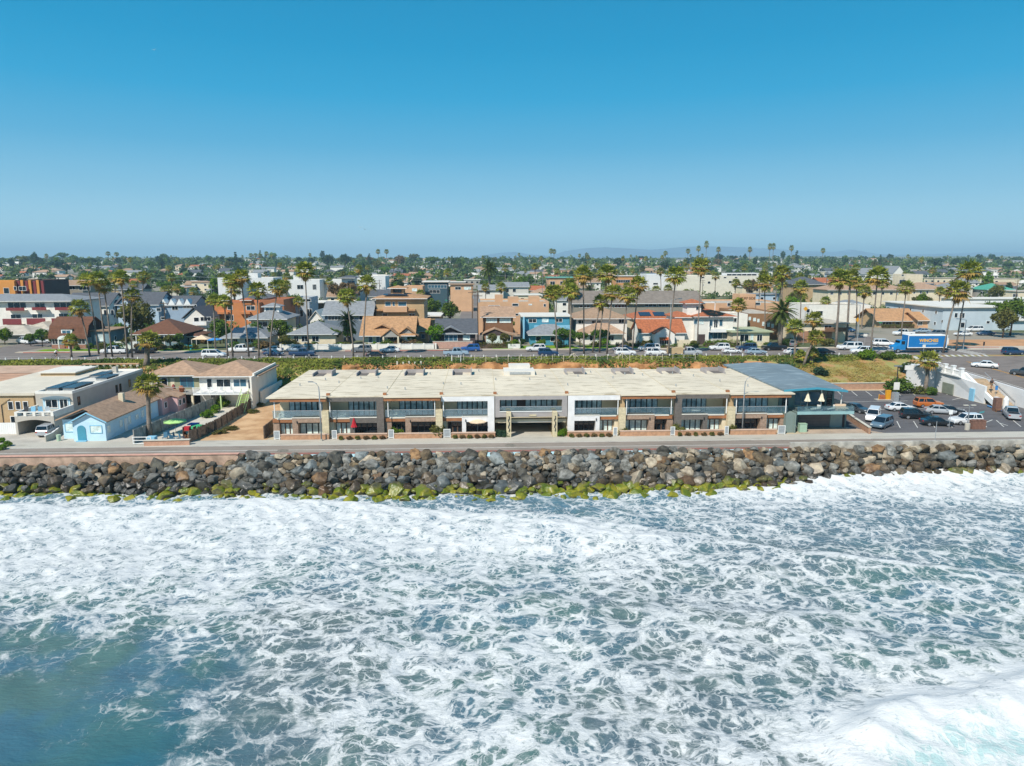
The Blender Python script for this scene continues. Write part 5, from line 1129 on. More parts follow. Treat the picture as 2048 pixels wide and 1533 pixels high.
r_ = MB().box(hx0+1.4,hx1-.6,hy-3.6,hy-3.56,3.3,4.1).box(hx1-.64,hx1-.6,hy-3.5,hy+6,3.3,4.1).build('balcony_railing', GLR, th)
for k, (a, b, p) in enumerate(((.5,1.5,'d'),(2.4,4.6,'b'),(4.7,6.6,'b'),(6.8,7.4,'d'),(7.6,8.5,'d'))): window(th, hx0+a, hy, 3.5, b-a, 2.2, 'f', TG if k % 2 else BLACKM, p, 1 if b-a < 2 else 2)
for a in (6.0,9.2): MB().box(hx0+a,hx0+a+.14,hy-1.4,hy-1.26,3.22,RZ+.2).build('post', WHITES, th)
MB().box(hx0+3.2,hx0+8.2,hy-.38,hy-.3,.05,2.3).build('garage_door', mat('brown_garage_door','#6b6260',.8,.06,1,lines=(.5,2,.4)), th); MB().box(hx0+8.3,hx0+10.2,hy-.36,hy-.3,0,2.75).build('pier', mat('pale_grey_green','#95a09a',.9,.05,1), th); MB().box(hx0+10.25,hx0+10.6,hy-.38,hy-.3,0,2.7).build('recess_wall', BRW, th)
MB().box(hx0-.2,hx0+1.1,hy-3.4,hy,0,3.0).build('side_wall', TG, th); MB().box(hx0+1.1,hx0+1.3,hy-3.6,hy,0,3.0).build('wing_wall', TG, th)
umbrella(AX(1617,104), 104.3, S+3.22, 'closed cream umbrella on the teal house balcony, the left one', CRC, h=2.7, base=False); umbrella(AX(1645,104), 104.3, S+3.22, 'closed cream umbrella on the teal house balcony, the right one', CRC, h=2.7, base=False)
for k, (u, l) in enumerate(((1600,'dark lounge chair left of both cream umbrellas on the teal house balcony'),(1632,'white-cushioned lounger between the cream umbrellas'),(1652,'dark lounger just right of the cream umbrellas'),(1664,'white lounger near the wicker sofa on the teal house balcony'))):
    c = thing('sun_lounger', l, 'lounger', (AX(u,103.8),103.7,S+3.22), .5, 'loungers on the teal house balcony'); m_ = CUSH if k % 2 else BLACKM; MB().box(-.9,.6,-.3,.3,.25,.35).build('seat', m_, c); MB().cbox(.8,0,.5,.1,.6,.6).build('backrest', m_, c); MB().box(-.85,-.8,-.28,-.22,0,.25).box(.5,.55,-.28,-.22,0,.25).box(-.85,-.8,.22,.28,0,.25).box(.5,.55,.22,.28,0,.25).build('frame', BLACKM, c)
c = thing('wicker_sofa', 'round tan wicker sofa at the right end of the teal house balcony', 'sofa', (AX(1683,103.8),103.6,S+3.22)); MB().lathe([(.9,0),(1.0,.4),(.0,.42)],16).build('seat', BEIGE, c); MB().xprism([(.2,.42),(.6,.42),(.6,.9),(.2,.9)],-.8,.8).build('backrest', BEIGE, c)
sheet('house_driveway', [(48.6,101.9),(61.5,101.9),(57.6,106),(48.6,106)], S, mat('tan_concrete', '#ad9a86', .9, .1, .6), .02)
wall('brick_wall', 'sloping pinkish brick wall between the teal house drive and the parking lot', 'garden wall', [G(1738,868,S), G(1708,848,S), G(1695,838,S)], S, 1.0, .3, brickmat('tan_brick', '#a97a5c', '#96694e', '#b79f88', 3), CONCL)
o = MB().box(-.55,.55,-.4,.4,0,1.25).box(-.6,.6,-.45,.45,1.25,1.32).build('utility_cabinet', mat('pale_green_metal','#9db89f',.6,.04,2), None, loc=(*G(1604,864,S),S)); tag(o, 'pale green utility cabinet at the left of the teal house drive', 'utility box')
wall('stair_wall', 'stepped tan wall at the right end of the condominiums', 'garden wall', [G(1578,862,S), G(1573,848,S)], S, 1.9, .3, CREAM, PLANT)
# parking lot
sheet('parking_lot', [(57.6,101.9),(240,101.9),(240,121),(99.5,121),(92.2,122.6),(91.6,136.5),(57.6,137.9)], S, ASPH2, .006)
sheet('parking_island', [G(1700,868,S),G(1740,869,S),G(1800,872,S),G(1860,873,S),G(1960,862,S),G(1850,874.5,S),G(1700,873,S)], S, CONC, .03)
pm = MB()
def stripe(a, b, wd=.13, z=S+.012):
    (xa, ya), (xb2, yb2) = a, b; d = Vector((xb2-xa, yb2-ya)).normalized(); nn = Vector((-d.y, d.x))*wd/2
    pm.add([(xa-nn.x,ya-nn.y,z),(xb2-nn.x,yb2-nn.y,z),(xb2+nn.x,yb2+nn.y,z),(xa+nn.x,ya+nn.y,z)], [(0,1,2,3)])
for k in range(8): x = 64.5+k*2.9; stripe((x,131.5),(x+1.5,136.5))
for k in range(9): x = 63+k*2.8; stripe((x,105),(x+2.2,109.6)); 
stripe((63,118.5),(88,119.5)); stripe((63,125.5),(80,126.2))
for a, b in (((1868,782),(1905,775)),((1893,790),(1925,780)),((1905,800),(1950,790)),((1998,846),(2016,852)),((1970,846),(1985,840))): stripe(G(*a,S), G(*b,S), .15)
struct('parking_lines', pm, PAINT)
sheet('accessible_bay_paint', [G(1960,824,S),G(1970,822,S),G(1968,826,S),G(1958,828,S)], S, mat('teal_road_paint','#3d7f80',.9,.1,2), .014)
wall('retaining_wall', 'long pinkish brick retaining wall along the back of the parking lot', 'retaining wall', [(66.5,138.0),(87.5,138.0)], S, 1.35, .35, brickmat('lot_brick', '#b08468', '#a2765b', '#b99c84', 2.5), CONCL)
LOT = 'vehicles in the parking lot'
for kind, c, u, v, rz, l in (('sedan','dark grey',1716,826,radians(-62),'dark grey car nearest the teal house in the parking lot'),('camper','white',1752,842,radians(-125),'white pickup with camper shell angled beside the grey minivan'),('minivan','slate blue',1770,857,radians(-140),'grey-blue minivan nearest the strand in the parking lot'),
    ('sedan','white',1806,824,radians(-5),'white sedan alone in the middle of the parking lot'),('suv','orange',1863,817,radians(-8),'orange hatchback parked behind the dark suv'),('suv','black',1837,840,radians(-14),'large black suv beside the orange car'),('sedan','silver',1886,830,radians(-20),'silver car half hidden behind the black sedan'),
    ('sedan','black',1905,830,radians(-22),'black car just behind the white suv with roof rack'),('sedan','black',1880,854,radians(-12),'long black sedan nearest the strand, left of the bins'),('suv','white',1938,851,radians(178),'white suv with roof rack behind the brown bins'),('pickup','silver',2030,838,radians(62),'silver pickup driving at the right edge of the parking lot')):
    x, y = G(u, v, S); car(kind, c, x, y+.9, S, rz, l, group=LOT)
# pay station
x, y = G(1778,800,S); t = thing('pay_station', 'yellow parking pay station with bollards on a concrete island', 'pay station', (x,y,S)); YEL = mat('yellow_metal','#d99a1f',.5,.06,2)
MB().box(-3.6,2.4,-.8,.8,0,.18).build('island', CONC, t); MB().box(-1.0,.2,-.35,.35,.18,2.6).build('machine', YEL, t)
t.scale = (.72,.72,.72)
for a in (-3.0,1.2): MB().tube([(a,-.4,.18),(a,-.4,1.6)],.1,8).build('bollard', YEL, t)
MB().box(-2.6,-1.3,-.3,.3,.2,1.3).build('crate', RF_TC, t)
x, y = G(1771,803,S); t = thing('lamp_post', 'dark lamp post with a white notice beside the yellow pay station', 'lamp post', (x+1.8,y,S)); MB().tube([(0,0,0),(0,0,6.6)],.09,8).build('pole', BLACKM, t); MB().box(-.45,.45,-.45,.45,0,1.7).build('base', GALV, t); MB().box(-.55,.55,-.16,-.1,2.2,3.6).build('notice_board', WHITES, t); MB().box(-.7,.7,-.2,.2,6.55,6.75).build('lamp_head', GREYM, t)
x, y = G(1934,860,S); t = thing('lamp_post', 'lamp post with concrete foot and twin heads before the white suv', 'lamp post', (x,y,S)); MB().tube([(0,0,0),(0,0,3.9)],.08,8).build('pole', GREYM, t); MB().lathe([(.38,0),(.38,1.0),(.3,1.05)],12).build('base', CONC, t)
for s in (-1,1): MB().cbox(s*.6,0,3.9,.7,.3,.1).build('lamp_head', CONCL, t)
for k, u in enumerate((1946,1954,1962)):
    x, y = G(u, 858, S); t = thing('litter_bin', 'brown square litter bin, '+['left','middle','right'][k]+' of three beside the lamp post', 'bin', (x,y,S), 0, 'brown litter bins'); bm_ = mat('brown_slats','#7d5b4c',.85,.12,3,lines=(.12,0,.4)); MB().box(-.42,.42,-.42,.42,0,1.25).build('body', bm_, t); MB().box(-.46,.46,-.46,.46,1.25,1.4).box(-.25,.25,-.25,.25,1.4,1.5).build('lid', bm_, t)
x, y = G(1898,858,S); t = thing('road_sign', 'small white sign on a thin post by the black sedan', 'sign', (x,y,S)); MB().tube([(0,0,0),(0,0,3.0)],.04,6).build('pole', GALV, t); MB().box(-.3,.3,-.06,-.03,2.3,3.0).build('sign_plate', WHITE, t)
x, y = G(1911,902,S+.3); t = thing('road_sign', 'tall thin post with a yellow marker behind the concrete parapet', 'sign', (x,94.9,S)); MB().tube([(0,0,0),(0,0,3.4)],.04,6).build('pole', GALV, t); MB().box(-.35,.1,-.08,-.04,-.2,.5).build('marker_plate', YEL, t)
# white stair building under the pier approach
def zroad(x, y): return 9.0-1.9*sm(152,119,y) if y < 152 else 9.0
def zdeck(x, y): return 9.0 - max(0.0, 152-y)*0.052
sb = thing('stair_building', 'white concrete stair building with scalloped parapet beside the parking lot', 'stair building', (0,0,S)); WB = mat('bright_white_wall', '#d4d4d2', .85, .05, .5)
MB().add([(91.8,136.4,0),(92.3,123.0,0),(92.3,123.0,3.2),(91.8,129.2,zdeck(0,129)-S+.2),(91.8,136.4,zdeck(0,136)-S+.4)]+[(92.2,136.4,0),(92.7,123.0,0),(92.7,123.0,3.2),(92.2,129.2,zdeck(0,129)-S+.2),(92.2,136.4,zdeck(0,136)-S+.4)], [(0,1,2,3,4),(9,8,7,6,5),(1,6,7,2),(2,7,8,3),(3,8,9,4),(0,4,9,5)]).build('side_wall', WB, sb)
MB().box(85.8,91.8,136.4,136.8,0,4.9).box(89.6,91.8,136.8,144,0,4.6).build('end_wall', WB, sb)
zz = zdeck(0,133)-S; pp = MB().cbox(0,0,1.0,.6,.6,1.7).cbox(0,0,1.95,.75,.75,.2).mesh('parapet_pier', WHITE); q = MB()
for k, yy in enumerate((136.4,134.0,131.6,129.2)): link('parapet_pier', pp, sb, (91.95,yy,zz-(.0 if k < 3 else .15)))
for yy in (135.2,132.8,130.4): q.cbox(91.95,yy,zz+.75,.3,1.8,.8); q.cbox(91.95,yy,zz+1.2,.42,2.4,.14); q.cbox(91.8,yy,zz+.2,.5,2.3,.25)
for k in range(3): q.cbox(90.2-k*2.0,136.5,zz+.9,1.7,.3,.9)
q.build('parapet', WHITE, sb)
MB().box(91.62,91.80,130.7,133.9,.1,2.2).build('roller_shutter', mat('grey_green_shutter','#7e8474',.7,.08,1,lines=(.15,2,.3)), sb); MB().box(91.85,92.1,125.2,126.4,0,2.3).build('door', BLW, sb)
q = MB(); n = 16
for k in range(n): y0 = 128.8-k*.5; q.box(92.8,96.4,y0-.5,y0,(zz-.1)*(1-(k+1)/n),(zz-.1)*(1-k/n))
q.build('stairs', mat('tan_steps','#b7a083',.9,.12,1.2), sb); MB().add([(92.3,129,zz),(92.3,120.4,0),(92.3,120.4,1.0),(92.3,129,zz+1.1),(92.75,129,zz),(92.75,120.4,0),(92.75,120.4,1.0),(92.75,129,zz+1.1)], [(0,3,2,1),(4,5,6,7),(3,7,6,2),(1,2,6,5)]).build('stair_balustrade', WHITE, sb)
MB().tube([(96.4,129,zz+1),(96.4,120.6,1.0)],.05,6).tube([(96.4,120.6,0),(96.4,120.6,1.0)],.05,6).build('handrail', GALV, sb); MB().cbox(92.5,120.1,.9,.7,.7,1.8).build('newel_pier', WHITE, sb)
mb = MB(); ys = [152,146,140,134,128,122,116,108,98,80]
for a, b in zip(ys, ys[1:]): mb.add([(97,a,zdeck(0,a)),(97,b,zdeck(0,b)),(150,b,zdeck(0,b)),(150,a,zdeck(0,a))], [(0,1,2,3)])
struct('pier_road', mb, ASPH)
mb = MB()
for a, b in zip(ys, ys[1:]): mb.add([(x, y, z) for x in (96.6,97.0) for y, z in ((a,S),(b,S),(b,zdeck(0,b)+.05),(a,zdeck(0,a)+.05))], [(0,1,2,3),(7,6,5,4),(3,2,6,7)])
tag(mb.build('retaining_wall', WB), 'white retaining wall carrying the pier approach road, right of the stairs', 'retaining wall')
mb = MB()
for a, b in zip(ys[:-1], ys[1:]): mb.add([(97.8,a,zdeck(0,a)+.008),(97.8,b,zdeck(0,b)+.008),(98.0,b,zdeck(0,b)+.008),(98.0,a,zdeck(0,a)+.008)], [(0,1,2,3)])
struct('pier_edge_line', mb, PAINT); mb = MB()
for xq in (104.6,104.95):
    for a, b in zip(ys[1:-1], ys[2:]): mb.add([(xq,a,zdeck(0,a)+.008),(xq,b,zdeck(0,b)+.008),(xq+.16,b,zdeck(0,b)+.008),(xq+.16,a,zdeck(0,a)+.008)], [(0,1,2,3)])
struct('pier_centre_line', mb, YPAINT)
mb = MB(); 
for a, b in zip(ys[:4], ys[1:5]): mb.add([(96.9,a,zdeck(0,a)+1.0),(96.9,b,zdeck(0,b)+1.0),(96.95,b,zdeck(0,b)+1.06),(96.95,a,zdeck(0,a)+1.06)], [(0,1,2,3)])
x, y = G(1990,842,S); t = thing('picnic_shelter', 'brown information kiosk and white drum with a bench beside the stairs', 'kiosk', (101.6,118.6,S))
t.location = (*G(2000,822,S), S)
MB().box(-1.2,-.1,-.4,.4,0,2.3).build('cabinet', mat('brown_slats','#7d5b4c'), t); MB().lathe([(.45,0),(.45,2.0),(.2,2.5),(0,2.6)],14,(.9,0)).build('drum', WHITE, t); MB().box(-1.6,2.0,-1.1,-.7,.42,.5).box(-1.5,-1.4,-1.1,-.7,0,.42).box(1.8,1.9,-1.1,-.7,0,.42).build('bench', BRN, t)
sheet('blue_kerb', [G(1975,812,S),G(2008,823,S),G(2008,826,S),G(1974,814,S)], S, mat('blue_kerb_paint','#3f7cab',.8,.1,2), .15)
x, y = G(1983,806,S); t = thing('road_sign', 'small blue sign on a post at the foot of the stairs', 'sign', (x+.6,y,S)); MB().tube([(0,0,0),(0,0,3.2)],.04,6).build('pole', GALV, t); MB().box(-.25,.25,-.06,-.03,2.4,3.2).build('sign_plate', mat('sign_blue','#2f79b5',.5,.05,2), t)
person(*G(1966,806,S), S, 2.6, 'person in pale clothes walking at the foot of the stairs', WALKP, mat('pale_shirt','#b8b0b4',.9,.08,3), mat('grey_shorts','#5f6670',.9,.08,3))
person(94.2, 124.0, S+2.7, -1.6, 'person in dark clothes coming down the stairs', WALKP, mat('dark_shirt','#3d3430',.9,.08,3), mat('tan_shorts','#7d6549',.9,.08,3))
# grass slope furniture and palms of the bluff at the right
for u0, v0, u1, v1, r, l in ((1590,655,1588,748,1.05,'tall leaning fan palm of the bluff cluster, the leftmost'),(1628,640,1618,750,1.05,'tall fan palm of the bluff cluster, the one behind'),(1632,676,1606,752,1.0,'stout leaning fan palm of the bluff cluster, the nearest'),(1602,712,1600,750,.75,'short fan palm low in the bluff cluster'),(1626,706,1622,750,.7,'short palm at the right of the bluff cluster')):
    x, y = G(u1, v1, 5.6); palm(u0, v0, u1, v1, l, r, 'fan', .24, group=None, xyz=(x, y, gz(x,y)))
x, y = 88.6, 134.2; palm(1857, 722, 1848, 776, 'shaggy palm beside the white stair building', 1.15, 'fan', .34, group=None, xyz=(x, y, S))
for u, v, s, lf, l in ((1568,730,2.2,'teal','dark broad-leaved shrub mass left of the bluff palms'),(1585,742,1.9,'teal','dark spiky shrub at the foot of the bluff palms'),(1800,745,2.9,'green','round dark green shrub on the grass slope'),(1822,733,2.5,'dark','dark shrub behind the round one on the slope'),(1640,735,1.8,'teal','green shrub right of the bluff palms'),(1836,778,1.6,'olive','low palm shrub left of the shaggy palm'),(1862,780,1.5,'green','low green shrub right of the shaggy palm'),(1760,718,1.8,'green','low green shrub at the top of the slope behind'),(1725,720,2.2,'bright','yellow-green shrub at the slope top, left part')):
    x, y = G(u, v+10, 7.2 if v < 760 else S); y = min(y, 151); shrub(x, y, gz(x,y), s*.62, l, lf, None, 1.25)
# ================================================================ BLUFF, COAST STREET AND SIDE STREETS
def lettering(txt, size, ext, parent, loc, m, off=0.0):
    cu = bpy.data.curves.new('lettering', 'FONT'); cu.body = txt; cu.size = size; cu.extrude = ext; cu.align_x = 'CENTER'; cu.offset = off
    tmp = bpy.data.objects.new('lettering_curve', cu); COL.objects.link(tmp); me = bpy.data.meshes.new_from_object(tmp); bpy.data.objects.remove(tmp)
    me.materials.clear(); me.materials.append(m); o = link('lettering', me, parent, loc); o.rotation_euler = (pi/2, 0, 0); return o
def strip_sheet(name, x0, x1, y0, y1, m, lift, n=12):
    mb = MB()
    for k in range(n):
        a, b = y0+(y1-y0)*k/n, y0+(y1-y0)*(k+1)/n; mb.add([(x0,a,gz(0,a)+lift),(x1,a,gz(0,a)+lift),(x1,b,gz(0,b)+lift),(x0,b,gz(0,b)+lift)], [(0,1,2,3)])
    return struct(name, mb, m)
sheet('coast_street', [(-400,154.6),(400,154.6),(400,167.6),(-400,167.6)], 9.0, ASPH, .006)
strip_sheet('side_street', -7.5, 0.5, 167.6, 420, ASPH, .006); strip_sheet('cross_street', 96.5, 109.5, 167.6, 520, ASPH, .006); strip_sheet('left_street', -118, -108, 167.6, 420, ASPH, .006)
strip_sheet('avenue', -400, 400, 236, 246, ASPH, .010, 2); strip_sheet('avenue', -500, 500, 330, 340, ASPH, .010, 2)
mb = MB(); mb.box(-400,-118,167.6,169.4,8.9,9.13).box(-108,-7.5,167.6,169.4,8.9,9.13).box(.5,96.5,167.6,169.4,8.9,9.13).box(109.5,400,167.6,169.4,8.9,9.13); struct('sidewalk', mb, WALK)
mb = MB(); mb.box(-400,96.4,153.2,154.6,8.9,9.12); struct('kerb', mb, WALK)
mb = MB(); mb.box(-32,-8,167.45,167.6,9.0,9.14).box(-106,-95,167.45,167.6,9.0,9.14).box(110,128,167.45,167.6,9.0,9.14); struct('red_kerb', mb, REDK)
sheet('lawn', [(-105,169.4),(-64,169.4),(-64,174),(-105,174)], 9.0, LAWN, .05); sheet('lawn', [(3,169.4),(40,169.4),(40,176),(3,176)], 9.0, LAWN, .05); sheet('lawn', [(40,169.4),(75,169.4),(75,171),(40,171)], 9.0, LAWN, .05)
sheet('front_path', [(8.0,169.3),(9.6,169.3),(8.2,178),(6.8,178)], 9.0, WALK, .07); sheet('front_path', [(24.6,169.3),(26.2,169.3),(24.0,178),(22.6,178)], 9.0, WALK, .07); sheet('front_path', [(40.5,169.3),(42.5,169.3),(38.6,180),(36.9,180)], 9.0, WALK, .07)
sheet('dry_verge', [(-175,169.4),(-119,169.4),(-119,181),(-175,181)], 9.0, mat('dry_verge_grass', '#8b8450', .95, .15, .4, col2='#a08a5c'), .05)
sheet('dirt_field', [(112,169.6),(175,169.6),(175,187),(118,187),(112,180)], 9.0, mat('orange_dirt', '#b98a60', .95, .1, .2), .05)
sheet('corner_pavement', [(109.5,166),(116,163.2),(175,163.4),(175,169.6),(109.5,169.6)], 9.0, WALK, .03)
# crossings and street paint
pm = MB()
for k in range(9): stripe((94.5+k*0.0,155.6+k*1.3),(98.6,156.0+k*1.3),.55,9.012)
for k in range(10): stripe((100+k*1.5,151.6),(101.2+k*1.5,154.6),.6,9.014)
for k in range(9): stripe((112.5,155.6+k*1.3),(116.2,156.0+k*1.3),.55,9.012)
for k in range(9): stripe((98+k*1.4,168.2),(98.6+k*1.4,171.4),.5,9.04)
stripe((-200,160.9),(94,160.9),.12,9.012); stripe((118,160.9),(240,160.9),.12,9.012); struct('crosswalk', pm, PAINT)
# ice plant and scrub along the bluff edge
r = np.random.default_rng(4); n = 30000
xs_ = r.uniform(-115, 96, n); ys_ = 143+10.4*r.random(n)**.5
keep = []
for i in range(n):
    x, y = xs_[i], ys_[i]
    edge = 149.3+1.6*sin(x*.13)+1.2*sin(x*.41+1)+.7*sin(x*1.1)
    if x > 66: ok = y > 150.3+.8*sin(x*.3) or (x < 72 and y > 146)
    elif -43 < x < -26: ok = True
    elif x < -43: ok = y > 145.5 or random.random() < .5
    elif -26 <= x < -10: ok = y > edge+(-.9 if sin(x*.7) > .3 else -3.5)
    else: ok = y > edge-1.6+.9*sin(x*.35)
    if ok and y < 153.3: keep.append(i)
xs_, ys_ = xs_[keep], ys_[keep]
x2 = r.uniform(-42, -29, 4200); y2 = r.uniform(131, 150, 4200); k2 = (y2 > 132+2.0*np.sin(x2*.9)) & (np.sin(x2*.8+y2*.5)+r.normal(0,.5,4200) > -.6)
xs_ = np.concatenate([xs_, x2[k2]]); ys_ = np.concatenate([ys_, y2[k2]])
n = len(xs_); hum = (fbm(xs_, ys_, .35, 33, 3))
c = np.stack([xs_, ys_, np.array([max(gz(a, b), float(np.interp(b, [144.6,146.8,148.6,149.9], [4.2,6.6,8.25,8.62])) if -29 < a < 61 and b < 150 else 0) for a, b in zip(xs_, ys_)])+.05+hum*.75*r.random(n)], 1)
nn = r.normal(size=(n,3))*.5+[0,-.25,.8]; nn /= np.linalg.norm(nn,axis=1)[:,None]; a = np.cross(nn, r.normal(size=(n,3))); a /= np.linalg.norm(a,axis=1)[:,None]; b = np.cross(nn,a); s = .24*(.6+.8*r.random((n,1)))
V = np.stack([c-a*s,c+b*s*.7,c+a*s,c-b*s*.7],1).reshape(-1,3)
tag(link('ice_plant', npmesh('ice_plant', V, np.arange(len(V)).reshape(-1,4), leafmat('ice_plant_leaf', '#85893c', '#4a5f2e', 0, .25, .16), False)), 'yellow-green ice plant and scrub carpeting the bluff edge below the coast street', 'ground cover', kind='stuff')
r = np.random.default_rng(9); n = 9000; xs_ = r.uniform(66, 88, n); ys_ = r.uniform(138.6, 150.5, n); c = np.stack([xs_, ys_, np.array([gz(a, b) for a, b in zip(xs_, ys_)])+.06], 1)
nn = r.normal(size=(n,3))*.4+[0,-.3,.8]; nn /= np.linalg.norm(nn,axis=1)[:,None]; a = np.cross(nn, r.normal(size=(n,3))); a /= np.linalg.norm(a,axis=1)[:,None]; b = np.cross(nn,a); s = .14*(.6+.8*r.random((n,1)))
V = np.stack([c-a*s,c+b*s*.7,c+a*s,c-b*s*.7],1).reshape(-1,3)
tag(link('dry_grass', npmesh('dry_grass', V, np.arange(len(V)).reshape(-1,4), leafmat('dry_grass_blade', '#8d7a3e', '#a5965a', 0, .2, .3), False)), 'dry yellowish grass on the slope above the parking lot', 'grass', kind='stuff')
sl = MB(); xs2 = axis([(-29,61,2.0)])          # the cut orange face behind the condominiums
vs = []; 
for i, x in enumerate(xs2):
    e = 149.0+.8*sin(x*.5)+.5*sin(x*1.7); vs += [(x,144.6+.3*sin(x*1.3),4.2),(x,146.8+.5*sin(x*.9),6.6),(x,e-.4,8.25+.15*sin(x*2.1)),(x,e+.9,8.62)]
sl.add(vs, [(i*4+j,(i+1)*4+j,(i+1)*4+j+1,i*4+j+1) for i in range(len(xs2)-1) for j in range(3)]); struct('bluff_face', sl, SOIL)
# rail of white posts along the street edge, and a wire fence on the bluff
t = thing('post_and_rail', 'row of short white posts with cable along the bluff side of the coast street', 'post fence', (-112,153.6,9.0)); p_ = MB().box(-.09,.09,-.09,.09,0,.75).mesh('post', WHITE)
for k in range(74): link('post', p_, t, (k*2.75,0,0))
MB().tube([(0,0,.6),(203,0,.6)],.015,5).build('cable', GALV, t)
t = thing('wire_fence', 'thin wire fence on posts above the condominium roof', 'fence', (-6,150.4,8.4)); p_ = MB().tube([(0,0,0),(0,0,1.7)],.05,6).mesh('post', CREAM)
for k in range(23): link('post', p_, t, (k*2.4,.4*sin(k),0))
MB().tube([(0,0,1.6),(53,0,1.6)],.015,5).tube([(0,0,.9),(53,0,.9)],.015,5).build('wire', GALV, t)
t = thing('balustrade', 'old concrete post balustrade on the bluff behind the grey stucco house', 'balustrade', (-82,148.6,6.6)); p_ = MB().box(-.25,.25,-.25,.25,0,2.3).mesh('post', CONCL)
for k in range(9): link('post', p_, t, (k*1.35,0,0))
MB().box(-.3,11.1,-.3,.3,2.3,2.5).build('top_beam', PEACH, t); MB().box(0,10.8,.9,1.0,0,2.1).build('back_wall', SOIL, t)
t = thing('balustrade', 'broken row of old concrete posts above the condominium roof', 'balustrade', (-17.6,149.0,7.4)); p_ = MB().box(-.17,.17,-.17,.17,0,1.7).mesh('post', CONCL)
for k in range(5): link('post', p_, t, (k*1.25,0,-.15*(k%2)))
def stairrun(label, x, y, n, wd):
    t = thing('beach_stair', label, 'stair', (x,y,6.2)); q = MB()
    for k in range(n): q.box(-wd/2,wd/2,k*.32,k*.32+.34,k*.19,k*.19+.2)
    q.build('steps', CONCL, t); MB().tube([(-wd/2,0,1.0),(-wd/2,n*.32,n*.19+1.0),(-wd/2,n*.32+1,n*.19+1)],.05,6).tube([(wd/2,0,1.0),(wd/2,n*.32,n*.19+1.0),(wd/2,n*.32+1,n*.19+1)],.05,6).build('handrail', WHITE, t)
stairrun('concrete beach stair with white rails in the gap of the bluff hedge', -5.2, 147.6, 14, 2.0); stairrun('small stair with white rails right of the roof stair gap', 4.8, 148.8, 10, 1.6)
def pergola(u, v, label):
    x, y, z = Gt(u, v); t = thing('bench_frame', label, 'frame', (x,151.6,8.8)); MB().tube([(-1.6,0,0),(0,0,1.5),(1.6,0,0)],.06,6).tube([(0,0,0),(0,0,1.5)],.06,6).tube([(-1.6,0,.1),(1.6,0,.1)],.06,6).build('struts', CREAM, t)
pergola(1242, 716, 'triangular pale timber brace frame below the centre palms'); pergola(1145, 716, 'triangular timber brace frame below the white-trunked palm pair')
def hedge(u0, u1, v, h, label, leaf='green', y=None, d=1.2):
    Y = y or Gt((u0+u1)/2, v)[1]; x0, x1 = AX(u0,Y), AX(u1,Y); L = x1-x0; n = max(2, int(L/.55)); t = thing('hedge', label, 'hedge', (x0,Y,gz(0,Y))); r = random.Random(int(u0))
    cl = [(L*(k+.5)/n, r.uniform(-.2,.2)*d, h*f, .5*max(.7,h/1.6)) for k in range(n) for f in (.35,.75)]
    link('foliage', leafcloud('foliage', int(u0), cl, 46, .13, 1.0, LEAF[leaf]), t); MB().box(.2,L-.2,-.15,.15,0,h*.6).build('woody_core', TBARK, t)
hedge(960,1017,697,1.6,'dark clipped hedge before the brown and white bungalow','olive'); hedge(1297,1352,697,1.2,'low hedge left of the path before the red-tiled cottage','green'); hedge(1362,1392,697,1.2,'low hedge right of the path before the red-tiled cottage','green')
hedge(1404,1474,695,1.9,'bright clipped hedge before the white villa','bright'); hedge(1750,1815,657,1.3,'hedge before the orange-roofed ranch house','olive'); hedge(1228,1290,694,1.1,'loose hedge and flowers left of the red-tiled cottage','olive')

# ---- first row of houses behind the coast street, left to right
def H(*a, **k): return house(*a, **k)
H('ranch_house','low grey-green roofed ranch house at the far left of the coast street', -40, 78, 686, 669, 11, 'hip', 1.9, GRW, RF_FL, [(5,672,18,681,'d'),(40,672,58,681,'d')], over=.7)
H('garage_house','white garage with grey-green hip roof left of the gambrel house', 62, 114, 679, 658, 10, 'hip', 1.6, WHITES, RF_FL, [(70,662,80,671,'d')], over=.5)
# gambrel house
xg, yg, zg = Gt(150, 697); xg0, xg1 = AX(116, yg), AX(185, yg); wg = xg1-xg0
t = thing('gambrel_house', 'brown gambrel-roofed barn-style house with red front door', 'house', (xg0,yg,zg)); MB().box(0,wg,0,8.5,-.2,2.5).build('wall', mat('slate_blue_siding','#6f8891',.85,.06,1), t); MB().box(-.03,wg+.03,-.06,0,-.2,.9).build('brick_base', brickmat('red_brick','#94543c','#834831','#b09a86',4), t)
pf = [(-.5,2.35),(.9,5.3),(4.25,7.2),(7.6,5.3),(9.0,2.35),(9.0,2.6),(7.75,5.5),(4.25,7.45),(.75,5.5),(-.5,2.6)]; MB().xprism([(y,z) for y,z in pf][::-1], -.5, wg+.5).build('roof', RF_CH, t)
MB().xprism([(.0,2.5),(8.5,2.5),(7.5,5.25),(4.25,7.1),(1.0,5.25)], .05, wg-.05).build('gable_wall', BRW, t); window(t, wg+.0, 3.8, 5.3, .9, 1.0, 'r', WHITE, 'd'); window(t, wg, 2.0, .8, 1.8, 1.6, 'r', WHITE, 'c', 3)
d = MB().box(0,2.6,0,2.2,0,1.9).build('dormer', WHITE, t, loc=(AX(137,yg)-xg0,.0,2.75)); MB().box(-.2,2.8,-.15,2.4,1.9,2.05).build('dormer_roof', RF_CH, d); window(t, AX(138.5,yg)-xg0, .0, 3.05, 2.1, 1.4, 'f', WHITE, 'b', 2)
for a, b in ((117,129),(161,183)): window(t, AX(a,yg)-xg0, 0, .95, AX(b,yg)-AX(a,yg), 1.4, 'f', WHITE, 'd', 3 if b-a > 15 else 2)
